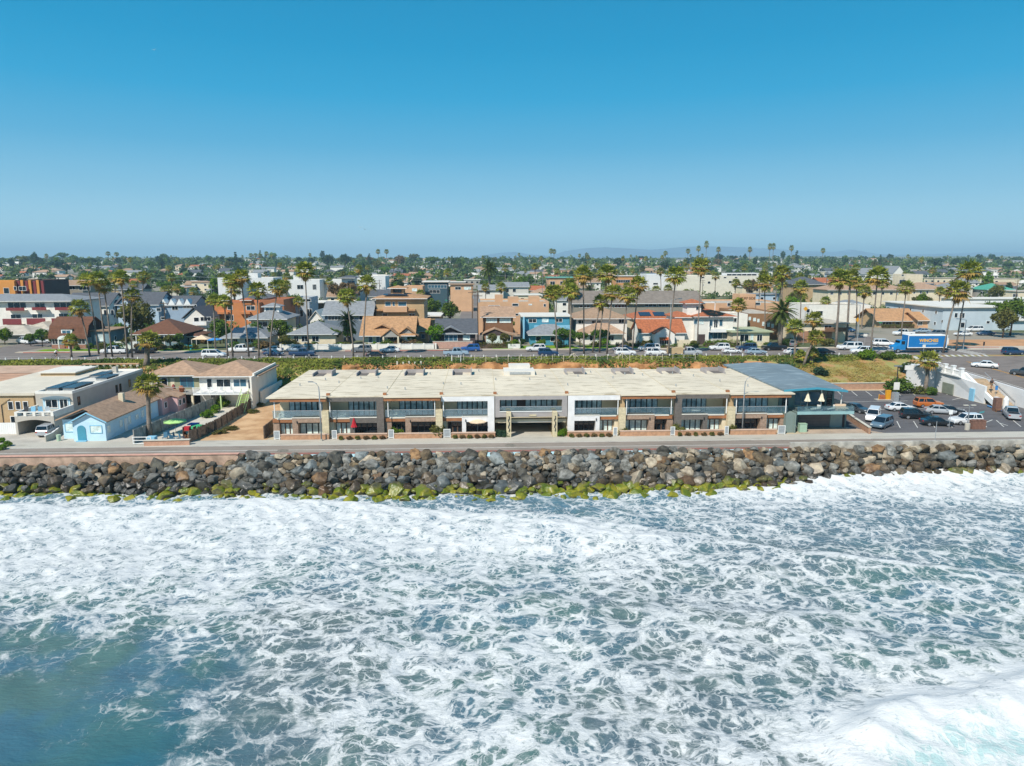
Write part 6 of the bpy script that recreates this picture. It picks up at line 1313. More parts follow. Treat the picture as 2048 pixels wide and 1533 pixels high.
px_ = AX(145,yg)-xg0; MB().yprism([(px_-1.3,2.3)]+[(px_+1.3*cos(pi-pi*k/8),2.3+.9*sin(pi*k/8)) for k in range(9)], -1.3, 0).build('porch_hood', WHITE, t)
for s in (-1.2,1.1): MB().box(px_+s,px_+s+.15,-1.25,-1.1,0,2.3).build('porch_post', WHITE, t)
MB().box(px_-.5,px_+.5,-.12,-.06,.2,2.2).build('door', mat('red_door','#b8202a',.6,.05,2), t)
H('extension_house','slate-blue rear wing with flat deck behind the gambrel house', 186, 233, 690, 663, 9, 'flat', 0, mat('slate_blue_siding','#6f8891'), RF_TAN, [(190,670,206,683,'c')], Y=yg+2.2, side=2)
tt, xa, xb, Yb, zb_, he = H('bungalow','brown hip-roofed bungalow with white porch posts', 287, 372, 692, 668, 12, 'hip', 3.3, mat('slate_blue_siding','#6f8891'), RF_CH, [(300,673,312,685,'d'),(318,673,330,685,'d'),(345,672,356,685,'b')], over=1.3)
for k in range(4): MB().box(k*2.3,k*2.3+.2,-1.2,-1.0,0,he).build('porch_post', WHITE, tt)
H('bungalow_wing','low brown-roofed wing right of the white-posted bungalow', 362, 402, 688, 672, 8, 'hip', 1.2, TANW, RF_CH, [(368,675,380,684,'d')], over=.9)
tt, xa, xb, Yb, zb_, he = H('solar_house','light grey hip-roofed house with dark solar panels and white utility truck in front', 458, 538, 695, 675, 11, 'hip', 3.0, PLW, RF_GR, [(466,678,476,687,'d'),(490,677,512,686,'d')], over=.9)
for a in (2.2,5.6): o = MB().cbox(0,0,0,2.8,2.4,.06,0,.5).build('solar_panel', SOLAR, tt, loc=(a+.6,1.9,he+1.55))
tt, xa, xb, Yb, zb_, he = H('two_storey_house','cream two-storey house with grey roof and square cupola', 512, 577, 684, 638, 12, 'hip', 2.4, CREAM, RF_GR, [(515,644,535,655,'d'),(560,643,575,658,'d')], over=1.2, Y=193)
MB().box(2.6,6.6,3.5,7,he+.5,he+3.1).build('cupola', WHITE, tt); roof_on(tt, 'hip', 4.6, 4.2, he+3.1, .9, .3, RF_GR).location = (2.3,3.2,0); window(tt, 3.0, 3.5, he+1.6, 3.0, 1.2, 'f', WHITE, 'b', 3)
MB().box(5.6,8.6,-1.4,0,2.9,3.1).build('balcony', WHITE, tt); MB().box(5.6,8.6,-1.4,-1.35,3.1,3.9).build('balcony_rail', WHITE, tt)
H('bungalow','cream bungalow with grey hip roof behind the white perimeter wall', 588, 676, 694, 668, 11, 'hip', 2.8, CREAM, RF_GR, [(588,672,597,684,'d',2),(603,672,616,684,'d',2),(624,672,638,684,'d',2)], over=.8, chim=(.0,.4,1.0))
H('long_house','long grey-roofed two-storey house with a band of white windows', 657, 748, 676, 630, 11, 'gx', 3.2, mat('slate_wall','#6b7883',.9,.05,1), RF_GR, [(656,632,682,641,'d',4),(684,632,708,641,'d',3),(718,632,744,641,'d',4)], over=.7, Y=190)
tt, xa, xb, Yb, zb_, he = H('stucco_house','tan three-storey stucco house with terracotta roofs and teal windows', 758, 852, 676, 597, 13, 'hip', 1.3, TANW, RF_OR, [(770,604,782,613,'b',1),(785,604,790,613,'b',1),(796,604,813,613,'b',1),(765,627,775,636,'d'),(818,627,830,636,'d')], over=1.0, Y=194, side=3, stories=3)
a, zA = AY(768, 624, Yb); b_, zB = AY(815, 613, Yb); MB().box(a-xa,b_-xa,-1.6,0,zA-zb_,zB-zb_).build('balcony', PEACH, tt); MB().box(-.6,b_-xa+2.2,-1.2,0,zA-zb_-.0+.3,zA-zb_+.7).build('canopy_roof', RF_OR, tt)
MB().box(3.6,7.2,4,8,he+.8,he+2.6).build('turret', TANW, tt); q = roof_on(tt, 'hip', 4.4, 4.6, he+2.6, .7, .5, RF_OR); q.location = (3.2,3.7,0); window(tt, 4.2, 4.0, he+1.2, 2.4, 1.1, 'f', BRN, 'd', 2)
q = MB().cbox(0,0,0,6.5,1.6,.06,0,.2).build('solar_panel', SOLAR, tt, loc=(5.2,1.6,he+.95))
tt, xa, xb, Yb, zb_, he = H('craftsman_house','craftsman house with wide orange shingle roof and gabled porch', 733, 826, 695, 671, 12, 'gx', 4.1, CREAM, RF_OR, [(737,673,745,686,'b'),(752,673,766,686,'b'),(775,673,800,683,'d',2),(808,674,822,684,'c')], over=1.1)
fx = AX(771,Yb)-xa; q = MB(); fw = AX(803,Yb)-AX(771,Yb); q.yprism([(fx-.5,he-.3),(fx+fw/2,he+1.6),(fx+fw+.5,he-.3),(fx+fw+.5,he-.1),(fx+fw/2,he+1.85),(fx-.5,he-.1)], -2.2, 4.0); q.build('porch_roof', RF_OR, tt); MB().yprism([(fx,he-.25),(fx+fw,he-.25),(fx+fw/2,he+1.45)], -1.9, -1.75).build('porch_gable', GRW, tt)
for s in (0, fw-.4): MB().box(fx+s,fx+s+.4,-2.0,-1.6,0,he-.1).build('porch_post', CREAM, tt)
q = MB(); q.yprism([(2.2,he+1.4),(4.3,he+2.4),(6.4,he+1.4),(6.4,he+1.6),(4.3,he+2.6),(2.2,he+1.6)], 1.0, 5.0); q.build('dormer_roof', RF_OR, tt); MB().box(2.7,5.9,1.3,1.5,he+.7,he+1.6).build('dormer', BRN, tt)
fx = AX(800,Yb)-xa; q = MB(); q.yprism([(fx-.5,he-.2),(fx+2.2,he+1.9),(fx+5,he-.2),(fx+5,he-.0),(fx+2.2,he+2.1),(fx-.5,he)], -.9, 6); q.build('side_gable_roof', RF_OR, tt); MB().yprism([(fx,he-.2),(fx+4.4,he-.2),(fx+2.2,he+1.7)], -.4, -.2).build('side_gable', GRW, tt)
H('rear_house','narrow tan house with orange roof squeezed between the craftsman and brown bungalows', 834, 858, 692, 662, 12, 'gx', 2.6, TANW, RF_OR, [(842,668,850,678,'b')], over=.5, Y=183, side=2)
xa_, xb_ = AX(567,170.4), AX(870,170.4)
t = thing('perimeter_wall', 'long low white perimeter wall along the coast street', 'garden wall', (xa_,170.4,9.05)); MB().box(0,xb_-xa_,0,.3,0,1.15).build('wall', WHITES, t); MB().box(-.1,xb_-xa_+.1,-.06,.36,1.15,1.25).build('cap', WHITE, t)
for k in range(14): MB().box(k*2.85-.2,k*2.85+.2,-.1,.4,0,1.4).build('pier', WHITES, t)
tt, xa, xb, Yb, zb_, he = H('bungalow','dark brown gabled bungalow with grey roof and pinkish block wall in front', 876, 951, 695, 667, 12, 'gx', 3.0, BRW, RF_DK, [(889,670,915,683,'b',3),(926,671,940,681,'c',1)], over=.7, chim=(.1,.3,.6))
q = MB(); w2 = xb-xa; q.yprism([(-.7,he-.5),(w2*.36,he+1.5),(w2*.78,he-.3),(w2*.78,he-.1),(w2*.36,he+1.75),(-.7,he-.3)], -.9, 5.5); q.build('front_gable_roof', RF_GR, tt); MB().yprism([(0,he-.4),(w2*.7,he-.3),(w2*.36,he+1.3)], -.1, .05).build('gable_wall', BRW, tt)
xa_, xb_ = AX(868,171), AX(946,171); t = thing('block_wall', 'pinkish block wall before the dark brown bungalow', 'garden wall', (xa_,171,9.05)); MB().box(0,xb_-xa_,0,.3,0,1.7).build('wall', brickmat('pink_block','#b58a78','#a87d6b','#c4a898',2), t); MB().box(-.1,xb_-xa_+.1,-.05,.35,1.7,1.78).build('cap', CONCL, t)
tt, xa, xb, Yb, zb_, he = H('two_storey_bungalow','brown shingle two-storey bungalow with white french doors', 967, 1026, 689, 634, 11, 'gx', 2.2, BRN, RF_BR, [(972,637,994,646,'c',3),(999,637,1022,646,'c',3)], over=.7, Y=181)
q = MB(); wq = xb-xa; q.yprism([(-.8,2.5),(wq*.38,4.1),(wq*.9,2.5),(wq*.9,2.75),(wq*.38,4.35),(-.8,2.75)], -3.6, .1); q.yprism([(wq*.7,2.6),(wq+1.0,2.4),(wq+1.0,2.65),(wq*.7,3.3)], -3.2, .1); q.build('porch_roof', RF_BR, tt); MB().yprism([(0,2.5),(wq*.8,2.5),(wq*.38,3.9)], -3.3, -3.2).build('porch_gable', BRW, tt); MB().box(0.2,wq-.2,-3.2,0,0,2.5).build('porch_wall', BRN, tt)
window(tt, .7, -3.2, .4, 4.2, 2.0, 'f', WHITE, 'c', 4); window(tt, 5.4, -3.2, .9, 1.6, 1.5, 'f', WHITE, 'd', 2)
tt, xa, xb, Yb, zb_, he = H('stucco_building','large peach stucco building with stepped flat roofs', 958, 1096, 668, 604, 16, 'parapet', 0, PEACH, RF_FL, [(977,611,1000,624,'d',2),(1024,607,1037,613,'d',1),(1028,627,1037,632,'d',1),(1057,608,1064,611,'c',1),(1087,608,1092,614,'d',1),(1057,628,1064,631,'c',1)], over=.0, Y=203)
for a, b, h_ in ((991,1006,2.4),(1017,1037,1.8),(1058,1078,2.0)): x_ = AX(a,Yb)-xa; x2_ = AX(b,Yb)-xa; MB().box(x_,x2_,.5,5,he+.1,he+h_).build('roof_block', PEACH, tt)
tt, xa, xb, Yb, zb_, he = H('blue_house','turquoise two-storey house with white flat roof and grey-roofed front wing', 1045, 1137, 693, 634, 11, 'flat', 0, TEAL, RF_WH, [(1057,638,1073,646,'d',2),(1084,636,1097,645,'c',2),(1110,637,1125,645,'d',2)], over=.5, Y=184)
MB().box(-.0,.4,-1.6,0,0,he).build('wing_wall', BLW, tt); x_ = AX(1067,Yb)-xa; MB().box(x_,xb-xa,-1.3,-1.1,he-3.2,he-2.1).build('balcony_wall', BLW, tt); MB().box(x_,xb-xa,-1.1,0,he-3.2,he-3.0).build('balcony_floor', BLW, tt)
x_ = AX(1060,Yb-6)-xa; x2_ = AX(1134,Yb-6)-xa; MB().box(x_,x2_,-7,-1.3,0,2.7).build('front_wing', TEAL, tt); q = roof_on(tt, 'hip', x2_-x_, 6.5, 2.7, 2.4, .7, RF_GR); q.location = (x_,-7.2,0); window(tt, x_+1.3, -7, 1.0, 1.4, 1.3, 'f', WHITE, 'd', 1); window(tt, x_+5, -7, .9, 2.0, 1.3, 'f', WHITE, 'd', 2)
tt, xa, xb, Yb, zb_, he = H('white_house','white two-storey house with brown hip roof and brown-roofed front wing', 1150, 1250, 693, 637, 12, 'hip', 2.6, WHITES, RF_TAN, [(1156,640,1170,649,'d',2),(1183,641,1205,648,'d',3),(1237,637,1249,647,'d',2)], over=.9, Y=185)
x_ = AX(1164,Yb-6)-xa; x2_ = AX(1240,Yb-6)-xa; MB().box(x_,x2_,-7,-.1,0,2.8).build('front_wing', WHITES, tt); q = roof_on(tt, 'hip', x2_-x_, 6.8, 2.8, 2.4, .8, RF_BR); q.location = (x_,-7.2,0); window(tt, x_+1.5, -7, .9, 1.6, 1.4, 'f', WHITE, 'd', 2); window(tt, x_+6.2, -7, .9, 1.6, 1.4, 'f', WHITE, 'd', 2)
tt, xa, xb, Yb, zb_, he = H('tiled_house','cream house with orange tile roof carrying solar panels', 1264, 1340, 690, 637, 12, 'hip', 2.0, CREAM, RF_TC, [(1274,639,1284,645,'d',2),(1290,639,1308,645,'d',3)], over=.6, Y=190)
for a in (1.2,5.2): q = MB().cbox(0,0,0,3.2,2.6,.06,0,.33).build('solar_panel', SOLAR, tt, loc=(a+2.0,1.9,he+1.05))
tt, xa, xb, Yb, zb_, he = H('tiled_cottage','white stucco cottage with red tile roof and orange window awning', 1276, 1364, 694, 666, 9, 'gx', 2.9, WHITES, RF_TC, [], over=.4, chim=(.5,.3,.4))
fx = AX(1300,Yb)-xa; fw = AX(1338,Yb)-AX(1300,Yb); MB().box(fx,fx+fw,-3.0,0,0,he).build('front_wing', WHITES, tt); MB().yprism([(fx,he),(fx+fw,he),(fx+fw/2,he+1.6)], -3.0, 0).build('gable_wall', WHITES, tt); q = MB(); q.yprism([(fx-.3,he-.1),(fx+fw/2,he+1.7),(fx+fw+.3,he-.1),(fx+fw+.3,he+.08),(fx+fw/2,he+1.9),(fx-.3,he+.08)], -3.2, 4); q.build('gable_roof', RF_TC, tt)
window(tt, fx+1.1, -3.0, .8, 2.4, 1.3, 'f', WHITE, 'd', 4); MB().xprism([(-3.75,2.05),(-3.05,2.6),(-3.05,2.68),(-3.8,2.1)], fx+1.0, fx+3.6).build('awning', mat('orange_canvas','#c25a25',.85,.06,2), tt); MB().box(fx+fw+.6,fx+fw+4.2,-1.8,-1.6,0,1.9).build('garden_arch_wall', CREAM, tt)
tt, xa, xb, Yb, zb_, he = H('villa','white mediterranean villa with red tile roofs and corner tower', 1384, 1458, 694, 633, 12, 'hip', 1.5, WHITES, RF_TC, [(1387,639,1395,649,'b',1),(1398,639,1408,649,'c',2),(1418,640,1426,653,'b',1),(1427,639,1436,656,'d',2),(1438,639,1446,653,'b',1),(1416,664,1455,679,'b',4)], over=.8, Y=177)
MB().box(-4.6,0,1.5,11,0,he-.3).build('side_wing', WHITES, tt); q = roof_on(tt, 'hip', 4.4, 9.5, he-.3, 1.1, .5, RF_TC); q.location = (-4.6,1.5,0); MB().box(-1.6,2.0,2.2,6.4,0,he+3.2).build('tower', WHITES, tt); q = roof_on(tt, 'hip', 4.0, 4.4, he+3.2, 1.0, .6, RF_TC); q.location = (-1.8,2.1,0); window(tt, .6, 2.2, he+1.4, .9, 1.0, 'f', WHITE, 'd', 1)
for k in range(3): window(tt, -4.6, 3.4+2.8*k, 3.4, .8, 1.3, 'l', WHITE, 'd', 1)
MB().box(AX(1412,Yb)-xa,xb-xa+.1,-1.3,0,3.2,3.5).build('balcony', WHITE, tt); MB().box(AX(1412,Yb)-xa,xb-xa+.1,-1.3,-1.15,3.5,4.1).build('balcony_wall', WHITE, tt); MB().box(AX(1390,Yb)-xa,AX(1404,Yb)-xa,-.05,.02,0,2.6).build('painted_entry_shade', BRW, tt)  # entry is a flat dark sheet painting the shade of a recess
q = MB(); q.box(3.0,3.15,6,6.15,he+.5,he+3.2).box(6.8,6.95,6,6.15,he+.5,he+3.2).box(3.0,6.95,6,6.15,he+3.0,he+3.2).box(3.0,3.15,6.15,9,he+3.0,he+3.2).box(6.8,6.95,6.15,9,he+3.0,he+3.2); q.build('roof_pergola', WHITE, tt)
H('white_block','plain white two-storey block behind the porch house', 1456, 1486, 690, 629, 10, 'parapet', 0, WHITES, RF_FL, [(1461,636,1474,645,'d',2)], over=0, Y=186)
tt, xa, xb, Yb, zb_, he = H('porch_house','low cream house with pale green flat roof and white porch doors', 1459, 1531, 693, 665, 11, 'flat', 0, CREAM, mat('pale_green_roof','#a6ac8c',.9,.08,.5), [(1479,669,1498,684,'d',2),(1500,669,1507,686,'c',1),(1513,669,1525,683,'d',2)], over=.7)
H('apartment_house','long brown two-tone apartment house with white-framed windows', 1488, 1562, 691, 628, 24, 'parapet', 0, mat('brown_stucco','#8e6b4b',.9,.06,.6), RF_FL, [(1497,634,1502,641,'c'),(1506,636,1512,643,'c'),(1514,638,1519,645,'c'),(1524,644,1530,652,'c'),(1534,646,1540,654,'c'),(1542,648,1548,656,'c')], over=0, Y=188, side=5)
tt, xa, xb, Yb, zb_, he = H('stucco_building','large peach apartment building with stepped parapet and raised lettering', 1402, 1565, 670, 607, 22, 'parapet', 0, PEACH, RF_FL, [(1454,606,1462,613,'d'),(1508,605,1521,611,'d',1),(1508,624,1521,630,'d',1),(1455,620,1462,625,'d')], over=.0, Y=215)
a, zA = AY(1478,606,Yb); b_, zB = AY(1511,589,Yb); MB().box(a-xa,b_-xa,-.4,6,0,zB-zb_).build('stepped_tower', PEACH, tt)
lettering('SURF SIDE', 1.05, .05, tt, ((a+b_)/2-xa, -.46, zB-zb_-1.5), BRN)
MB().box(-6,4,-2,8,he-1.8,he-1.6).build('slatted_canopy', RF_TAN, tt)
H('long_motel','long grey-brown two-storey motel with a dark window band', 1145, 1392, 668, 607, 12, 'gx', 3.4, mat('taupe_wall','#8d8779',.9,.05,.5), mat('taupe_shingle','#7d746a',.95,.1,1,lines=(.5,1,.2)), [(1158,610,1180,616,'d',3),(1208,609,1225,616,'d',3),(1229,609,1255,616,'d',4),(1289,608,1313,614,'d',3),(1316,608,1338,614,'d',3),(1356,608,1370,613,'d',2)], over=.7, Y=214)
tt, xa, xb, Yb, zb_, he = H('corner_building','corner building of brick and cream with wooden balcony at the cross street', 1572, 1680, 695, 648, 12, 'flat', 0, CREAM, RF_FL, [(1576,653,1584,661,'c'),(1648,651,1664,659,'d',2),(1586,674,1596,684,'c',1),(1655,676,1668,690,'d',2)], over=.7, Y=180)
MB().box(AX(1585,Yb)-xa,AX(1652,Yb)-xa,-.5,0,0,3.0).build('brick_storey', brickmat('house_brick','#9b6243','#8a5338','#b59d86',3), tt); a = AX(1632,Yb)-xa; MB().box(a,a+5.6,-2,0,3.0,3.15).build('balcony_floor', BRN, tt); MB().box(a,a+5.6,-2,-1.94,3.2,4.1).build('balcony_rail', BRN, tt)
# right of the cross street
tt, xa, xb, Yb, zb_, he = H('ranch_house','orange-roofed ranch house on the far street corner', 1742, 1816, 655, 642, 12, 'gx', 3.4, TANW, RF_OR, [(1764,644,1784,650,'d',3),(1790,644,1800,650,'d')], over=1.0)
H('ranch_wing','lower orange-roofed pink wing at the right of the ranch house', 1822, 1869, 657, 641, 10, 'gx', 2.2, PEACH, RF_OR, [(1835,644,1845,651,'d',2),(1855,644,1862,651,'d')], over=.8)
BW2 = mat('pale_blue_grey_wall','#b5c2c8',.85,.04,.5)
H('motel','long white and grey flat-roofed motel, its nearest two-storey wing', 1868, 1992, 661, 616, 26, 'flat', 0, BW2, RF_WH, [(1882,640,1886,646,'d'),(1908,626,1916,636,'d'),(1918,626,1930,637,'d'),(1920,645,1930,656,'d'),(1972,642,1980,648,'d')], over=.8, side=4)
H('motel','long white-roofed upper motel wing running to the right edge', 1795, 2075, 645, 608, 14, 'flat', 0, BW2, RF_WH, [(1870+k*26,614,1880+k*26,620,'d' if k % 3 else 'b',2) for k in range(7)], over=.9, Y=258)
H('motel','topmost white motel wing, farthest back of the three', 1898, 2080, 628, 599, 12, 'flat', 0, BW2, RF_WH, [(1905+k*18,601,1912+k*18,606,'d',1) for k in range(9)], over=.9, Y=290)
H('motel_annex','low white-roofed annex of the motel behind parked cars', 1985, 2080, 661, 642, 14, 'flat', 0, BW2, RF_WH, [(2000,647,2010,655,'d')], over=.8)
H('townhouse_row','two-storey cream town houses with brown hip roofs behind the motel, left block', 1640, 1795, 618, 580, 14, 'hip', 2.6, CREAM, RF_BR, [(1660+k*17,584,1667+k*17,590,'d',1) for k in range(8)], over=.9, Y=300)
H('townhouse_row','two-storey cream town houses with brown hip roofs behind the motel, right block', 1800, 1868, 612, 579, 14, 'hip', 2.8, CREAM, RF_BR, [(1826+k*13,582,1831+k*13,588,'d',1) for k in range(3)], over=.9, Y=305)
H('commercial_block','low white commercial block with dark openings behind the corner building', 1605, 1725, 645, 611, 16, 'parapet', 0, WHITES, RF_FL, [(1630,622,1646,632,'d',1),(1612,618,1620,626,'d')], over=0, Y=235)
H('brown_house','brown-roofed house with pale walls right of the town houses', 1868, 1912, 604, 586, 12, 'hip', 2.2, CREAM, RF_CH, [(1876,589,1884,595,'d')], over=.9, Y=330)
H('green_house','house with bright green hip roof', 1950, 2000, 596, 580, 14, 'hip', 3.2, GRW, mat('green_metal_roof','#4f9a80',.6,.06,1), [(1960,583,1970,589,'d')], over=.9, Y=360)
H('cream_house','cream house with flat roofs above the green roof', 2010, 2060, 608, 584, 12, 'flat', 0, CREAM, RF_FL, [(2025,588,2036,595,'d')], over=.5, Y=340)
# left back rows
RM = mat('maroon_panel','#7a3336',.85,.06,1)
tt, xa, xb, Yb, zb_, he = H('balcony_motel','white two-storey motel with maroon balcony panels and grey roofs', -70, 168, 672, 602, 14, 'hip', 1.6, WHITES, RF_GR, [(16,605,52,617,'d',3),(70,606,90,616,'d',2),(108,605,145,616,'d',3),(22,629,42,638,'d',2),(65,628,85,637,'d',2),(118,627,137,637,'d',2)], over=1.2, Y=203)
for a, b, c_, d_ in ((12,48,616,622),(64,92,615,621),(110,142,615,621),(6,42,638,650),(54,90,637,650),(104,130,637,650)):
    p0 = AY(a,d_,Yb-1.5); p1 = AY(b,c_,Yb-1.5); MB().box(p0[0]-xa,p1[0]-xa,-1.5,-1.4,p0[1]-zb_,p1[1]-zb_).build('balcony_panel', RM, tt); MB().box(p0[0]-xa,p1[0]-xa,-1.4,0,p0[1]-zb_,p0[1]-zb_+.15).build('balcony_floor', WHITES, tt)
tt, xa, xb, Yb, zb_, he = H('apartment_block','bright orange stucco apartment block with maroon bays', -60, 56, 620, 563, 14, 'parapet', 0, mat('amber_stucco','#cf8c44',.9,.05,.4), RF_FL, [(28,573,33,581,'d'),(38,573,52,582,'d',2),(8,576,18,588,'d',1)], over=0, Y=262)
tt, xa, xb, Yb, zb_, he = H('apartment_block','orange and maroon stepped apartment block right of the plain orange one', 57, 113, 620, 561, 16, 'parapet', 0, BRW, RF_FL, [], over=0, Y=264)
for k in range(4): x_ = k*2.75; MB().box(x_,x_+.9,-1.2+.0,0,1.5,he+.6).build('orange_fin', mat('amber_stucco','#cf8c44'), tt); MB().box(x_+1.1,x_+2.2,-.7,0,3,he+.3).build('maroon_bay', RM, tt)
H('long_house','long low house with brown roof and dark porch right of the orange block', 118, 188, 600, 571, 11, 'gx', 1.8, mat('taupe_wall','#8d8779'), RF_TAN, [(122,573,150,580,'d',5),(158,573,180,581,'d',3)], over=.9, Y=285)
H('white_row_house','white house row with dark gabled roof behind the tall left palms', 150, 235, 648, 612, 12, 'gx', 3.6, WHITES, RF_DK, [(196,620,202,631,'d'),(208,620,214,631,'d'),(222,620,228,631,'d')], over=.6, Y=222, side=2)
H('white_row_house','white two-storey entry house with dark roof right of the phoenix palm', 205, 252, 650, 606, 10, 'hip', 3.0, WHITES, RF_DK, [(210,622,216,632,'d'),(226,612,236,636,'d',2),(243,620,248,632,'d')], over=.5, Y=226)
tt, xa, xb, Yb, zb_, he = H('siding_house','pale blue-white clapboard house with dark roof and twin gables', 252, 332, 668, 610, 12, 'gx', 3.4, LBW, RF_DK, [(255,616,260,627,'d'),(287,616,296,624,'d'),(313,616,322,623,'d'),(322,634,330,640,'d')], over=.5, Y=212, side=1)
q = MB(); q.yprism([(-.4,he-.3),(2.0,he+2.2),(4.4,he-.3),(4.4,he-.1),(2.0,he+2.5),(-.4,he-.1)], -.5, 6); q.build('front_gable_roof', RF_DK, tt); MB().yprism([(0,he-.2),(4.0,he-.2),(2.0,he+2.0)], -.06, .1).build('gable_wall', LBW, tt)
tt, xa, xb, Yb, zb_, he = H('siding_house','pale blue clapboard row with saw-tooth white gables, right of the twin-gabled one', 336, 402, 668, 611, 12, 'gx', 2.4, mat('painted_shade_blue_siding','#93a6b8',.85,.05,.6,lines=(.25,2,.25)), RF_DK, [(344,612,356,621,'d',2),(366,609,393,617,'d',4)], over=.4, Y=214, side=2)  # shade painted in: a darker copy of the pale blue siding
for k in range(4): x_ = 1.2+k*2.3; q = MB(); q.yprism([(x_-1,he+.1),(x_,he+1.9),(x_+1,he+.1)], -.4, 2.5); q.build('tooth_gable', WHITE, tt)
tt, xa, xb, Yb, zb_, he = H('gable_house','narrow white gable-fronted house with upper balcony', 381, 424, 690, 637, 14, 'gy', 3.0, WHITES, RF_DK, [(388,635,398,645,'d',1),(401,634,422,643,'d',3)], over=.5, Y=196, side=2)
MB().box(AX(400,Yb)-xa,AX(423,Yb)-xa,-.9,-.85,AY(400,650,Yb)[1]-zb_,AY(400,643,Yb)[1]-zb_).build('balcony_rail', WHITE, tt); MB().box(1,xb-xa-1,-.05,.02,0,2.4).build('garage_door', BRW, tt)
tt, xa, xb, Yb, zb_, he = H('stucco_building','orange spanish stucco building with arched openings and roof towers', 440, 530, 676, 606, 14, 'parapet', 0, ORW, RF_TC, [(452,630,467,642,'d',2),(455,612,465,620,'d',1),(493,612,510,621,'d',2),(497,632,509,643,'d',1)], over=0, Y=206)
for a in (2.0,8.2): MB().box(a,a+2.6,-.3,2.5,he,he+1.3).build('roof_tower', ORW, tt); q = roof_on(tt, 'hip', 2.8, 3.0, he+1.3, .6, .3, RF_TC); q.location = (a-.1,-.5,0)
for a in (452,495): x_ = AX(a,Yb)-xa; MB().box(x_-.3,x_+2.6,-1.1,0,AY(a,628,Yb)[1]-zb_,AY(a,624,Yb)[1]-zb_).build('balcony', ORW, tt)
H('stucco_building','brown shaded rear wing of the orange spanish building', 531, 578, 668, 600, 16, 'parapet', 0, mat('painted_shade_stucco','#9c6748',.9,.05,.4), RF_TC, [], over=0, Y=209)  # shade on the rear wing painted in as a browner, darker orange stucco
H('grey_townhouse','narrow grey modern town house behind the spanish building', 596, 628, 672, 596, 12, 'parapet', 0, mat('cool_grey_wall','#a7aeb5',.9,.05,.5), RF_FL, [(600,620,606,634,'d'),(614,618,624,634,'d',2),(600,598,622,604,'d',2)], over=0, Y=222, side=2)
H('white_gable_house','white house with steep pale roof right of the grey town house', 628, 652, 668, 640, 10, 'gy', 2.6, WHITES, RF_WH, [(634,648,642,656,'d')], over=.4, Y=208)
H('wall_house','brown timber-walled building behind the pale gabled house', 628, 656, 632, 607, 8, 'flat', 0, BRN, RF_WH, [], over=.2, Y=236)
MW = mat('bright_modern_white','#d9d9d6',.85,.03,.5)
for i, (a, b, v0_, v1_, lb) in enumerate(((452,498,556,586,'white flat-roofed modern house, leftmost of the pale modern row'),(500,560,556,585,'white flat-roofed modern house with dark roof terrace, second in the modern row'),(588,650,560,584,'white modern house with tall narrow windows, third in the modern row'),(655,695,560,583,'small white modern house beside the curved roof'),(715,778,553,588,'large windowless white warehouse behind the palms'))):
    tt, xa, xb, Yb, zb_, he = H('modern_house', lb, a, b, v1_+12, v0_, 14, 'parapet', 0, MW, RF_FL, [(a+(b-a)*.1,v0_+10,a+(b-a)*.3,v0_+19,'d',2),(a+(b-a)*.6,v0_+9,a+(b-a)*.72,v0_+20,'d',3)] if i < 4 else [(a+14,v0_+18,a+18,v0_+24,'d',1)], over=0, Y=300+i*9)
    if i in (1,2): MB().box(2,6,2,7,he,he+2.4).build('roof_room', MW, tt)
H('curved_roof_house','white and glass house with a curved dark roof edge', 693, 714, 596, 556, 12, 'hip', 1.0, MW, RF_DK, [(696,562,710,590,'b',2)], over=1.6, Y=318)
H('modern_house','dark glass-fronted modern house', 852, 898, 592, 565, 14, 'flat', 0, mat('dark_teal_wall','#33505c',.8,.05,1), RF_WH, [(856,570,894,577,'b',6),(858,580,880,587,'d',3)], over=.7, Y=300)
H('tan_house','tan two-storey flat house left of the big phoenix palm', 904, 948, 601, 570, 12, 'flat', 0, PEACH, RF_TAN, [(910,574,922,580,'d',2),(928,574,942,580,'c',3)], over=.6, Y=292)
H('pink_house','salmon flat-roofed house behind the terracotta stucco house', 812, 850, 592, 573, 12, 'parapet', 0, PEACH, RF_OR, [(824,577,834,583,'c',1)], over=0, Y=286)
H('grey_gable_house','white gabled house with pale grey roof right of the phoenix palm', 960, 1006, 601, 580, 12, 'gx', 1.9, WHITES, RF_GR, [(972,583,980,589,'d',2)], over=.7, Y=310)
H('dormer_house','white house with pale blue dormer right of the phoenix palm', 1008, 1056, 598, 574, 12, 'gx', 1.8, PLW, RF_GR, [(1012,577,1018,585,'d'),(1025,578,1032,585,'d')], over=.6, Y=320)
# commerce behind
H('shop_block','turquoise-roofed shopping building among palms', 1095, 1153, 575, 556, 16, 'flat', 0, PEACH, mat('turquoise_roof','#6fae9f',.7,.05,1), [(1100,563,1110,570,'d',2),(1120,563,1140,570,'d',4)], over=.8, Y=420)
H('shop_block','tan flat shopping building behind the centre palms', 1226, 1282, 568, 553, 16, 'flat', 0, mat('orange_tan_wall','#c78f5a',.9,.06,.5), RF_WH, [(1232,560,1260,566,'d',6)], over=.6, Y=470)
H('warehouse','white warehouse with a bright blue roof stripe', 1285, 1342, 574, 549, 18, 'parapet', 0, MW, mat('bright_blue_roof','#3b93c8',.7,.05,1), [(1306,566,1316,570,'d',1)], over=0, Y=430)
tt, xa, xb, Yb, zb_, he = H('warehouse','very long white warehouse with clerestory windows', 1345, 1505, 578, 552, 20, 'parapet', 0, mat('ivory_wall','#d9d2c0',.9,.04,.5), RF_WH, [(1403+k*22,554,1409+k*22,557,'d',1) for k in range(4)]+[(1415,563,1421,568,'d',1),(1457,562,1464,567,'d',1)], over=0, Y=400)
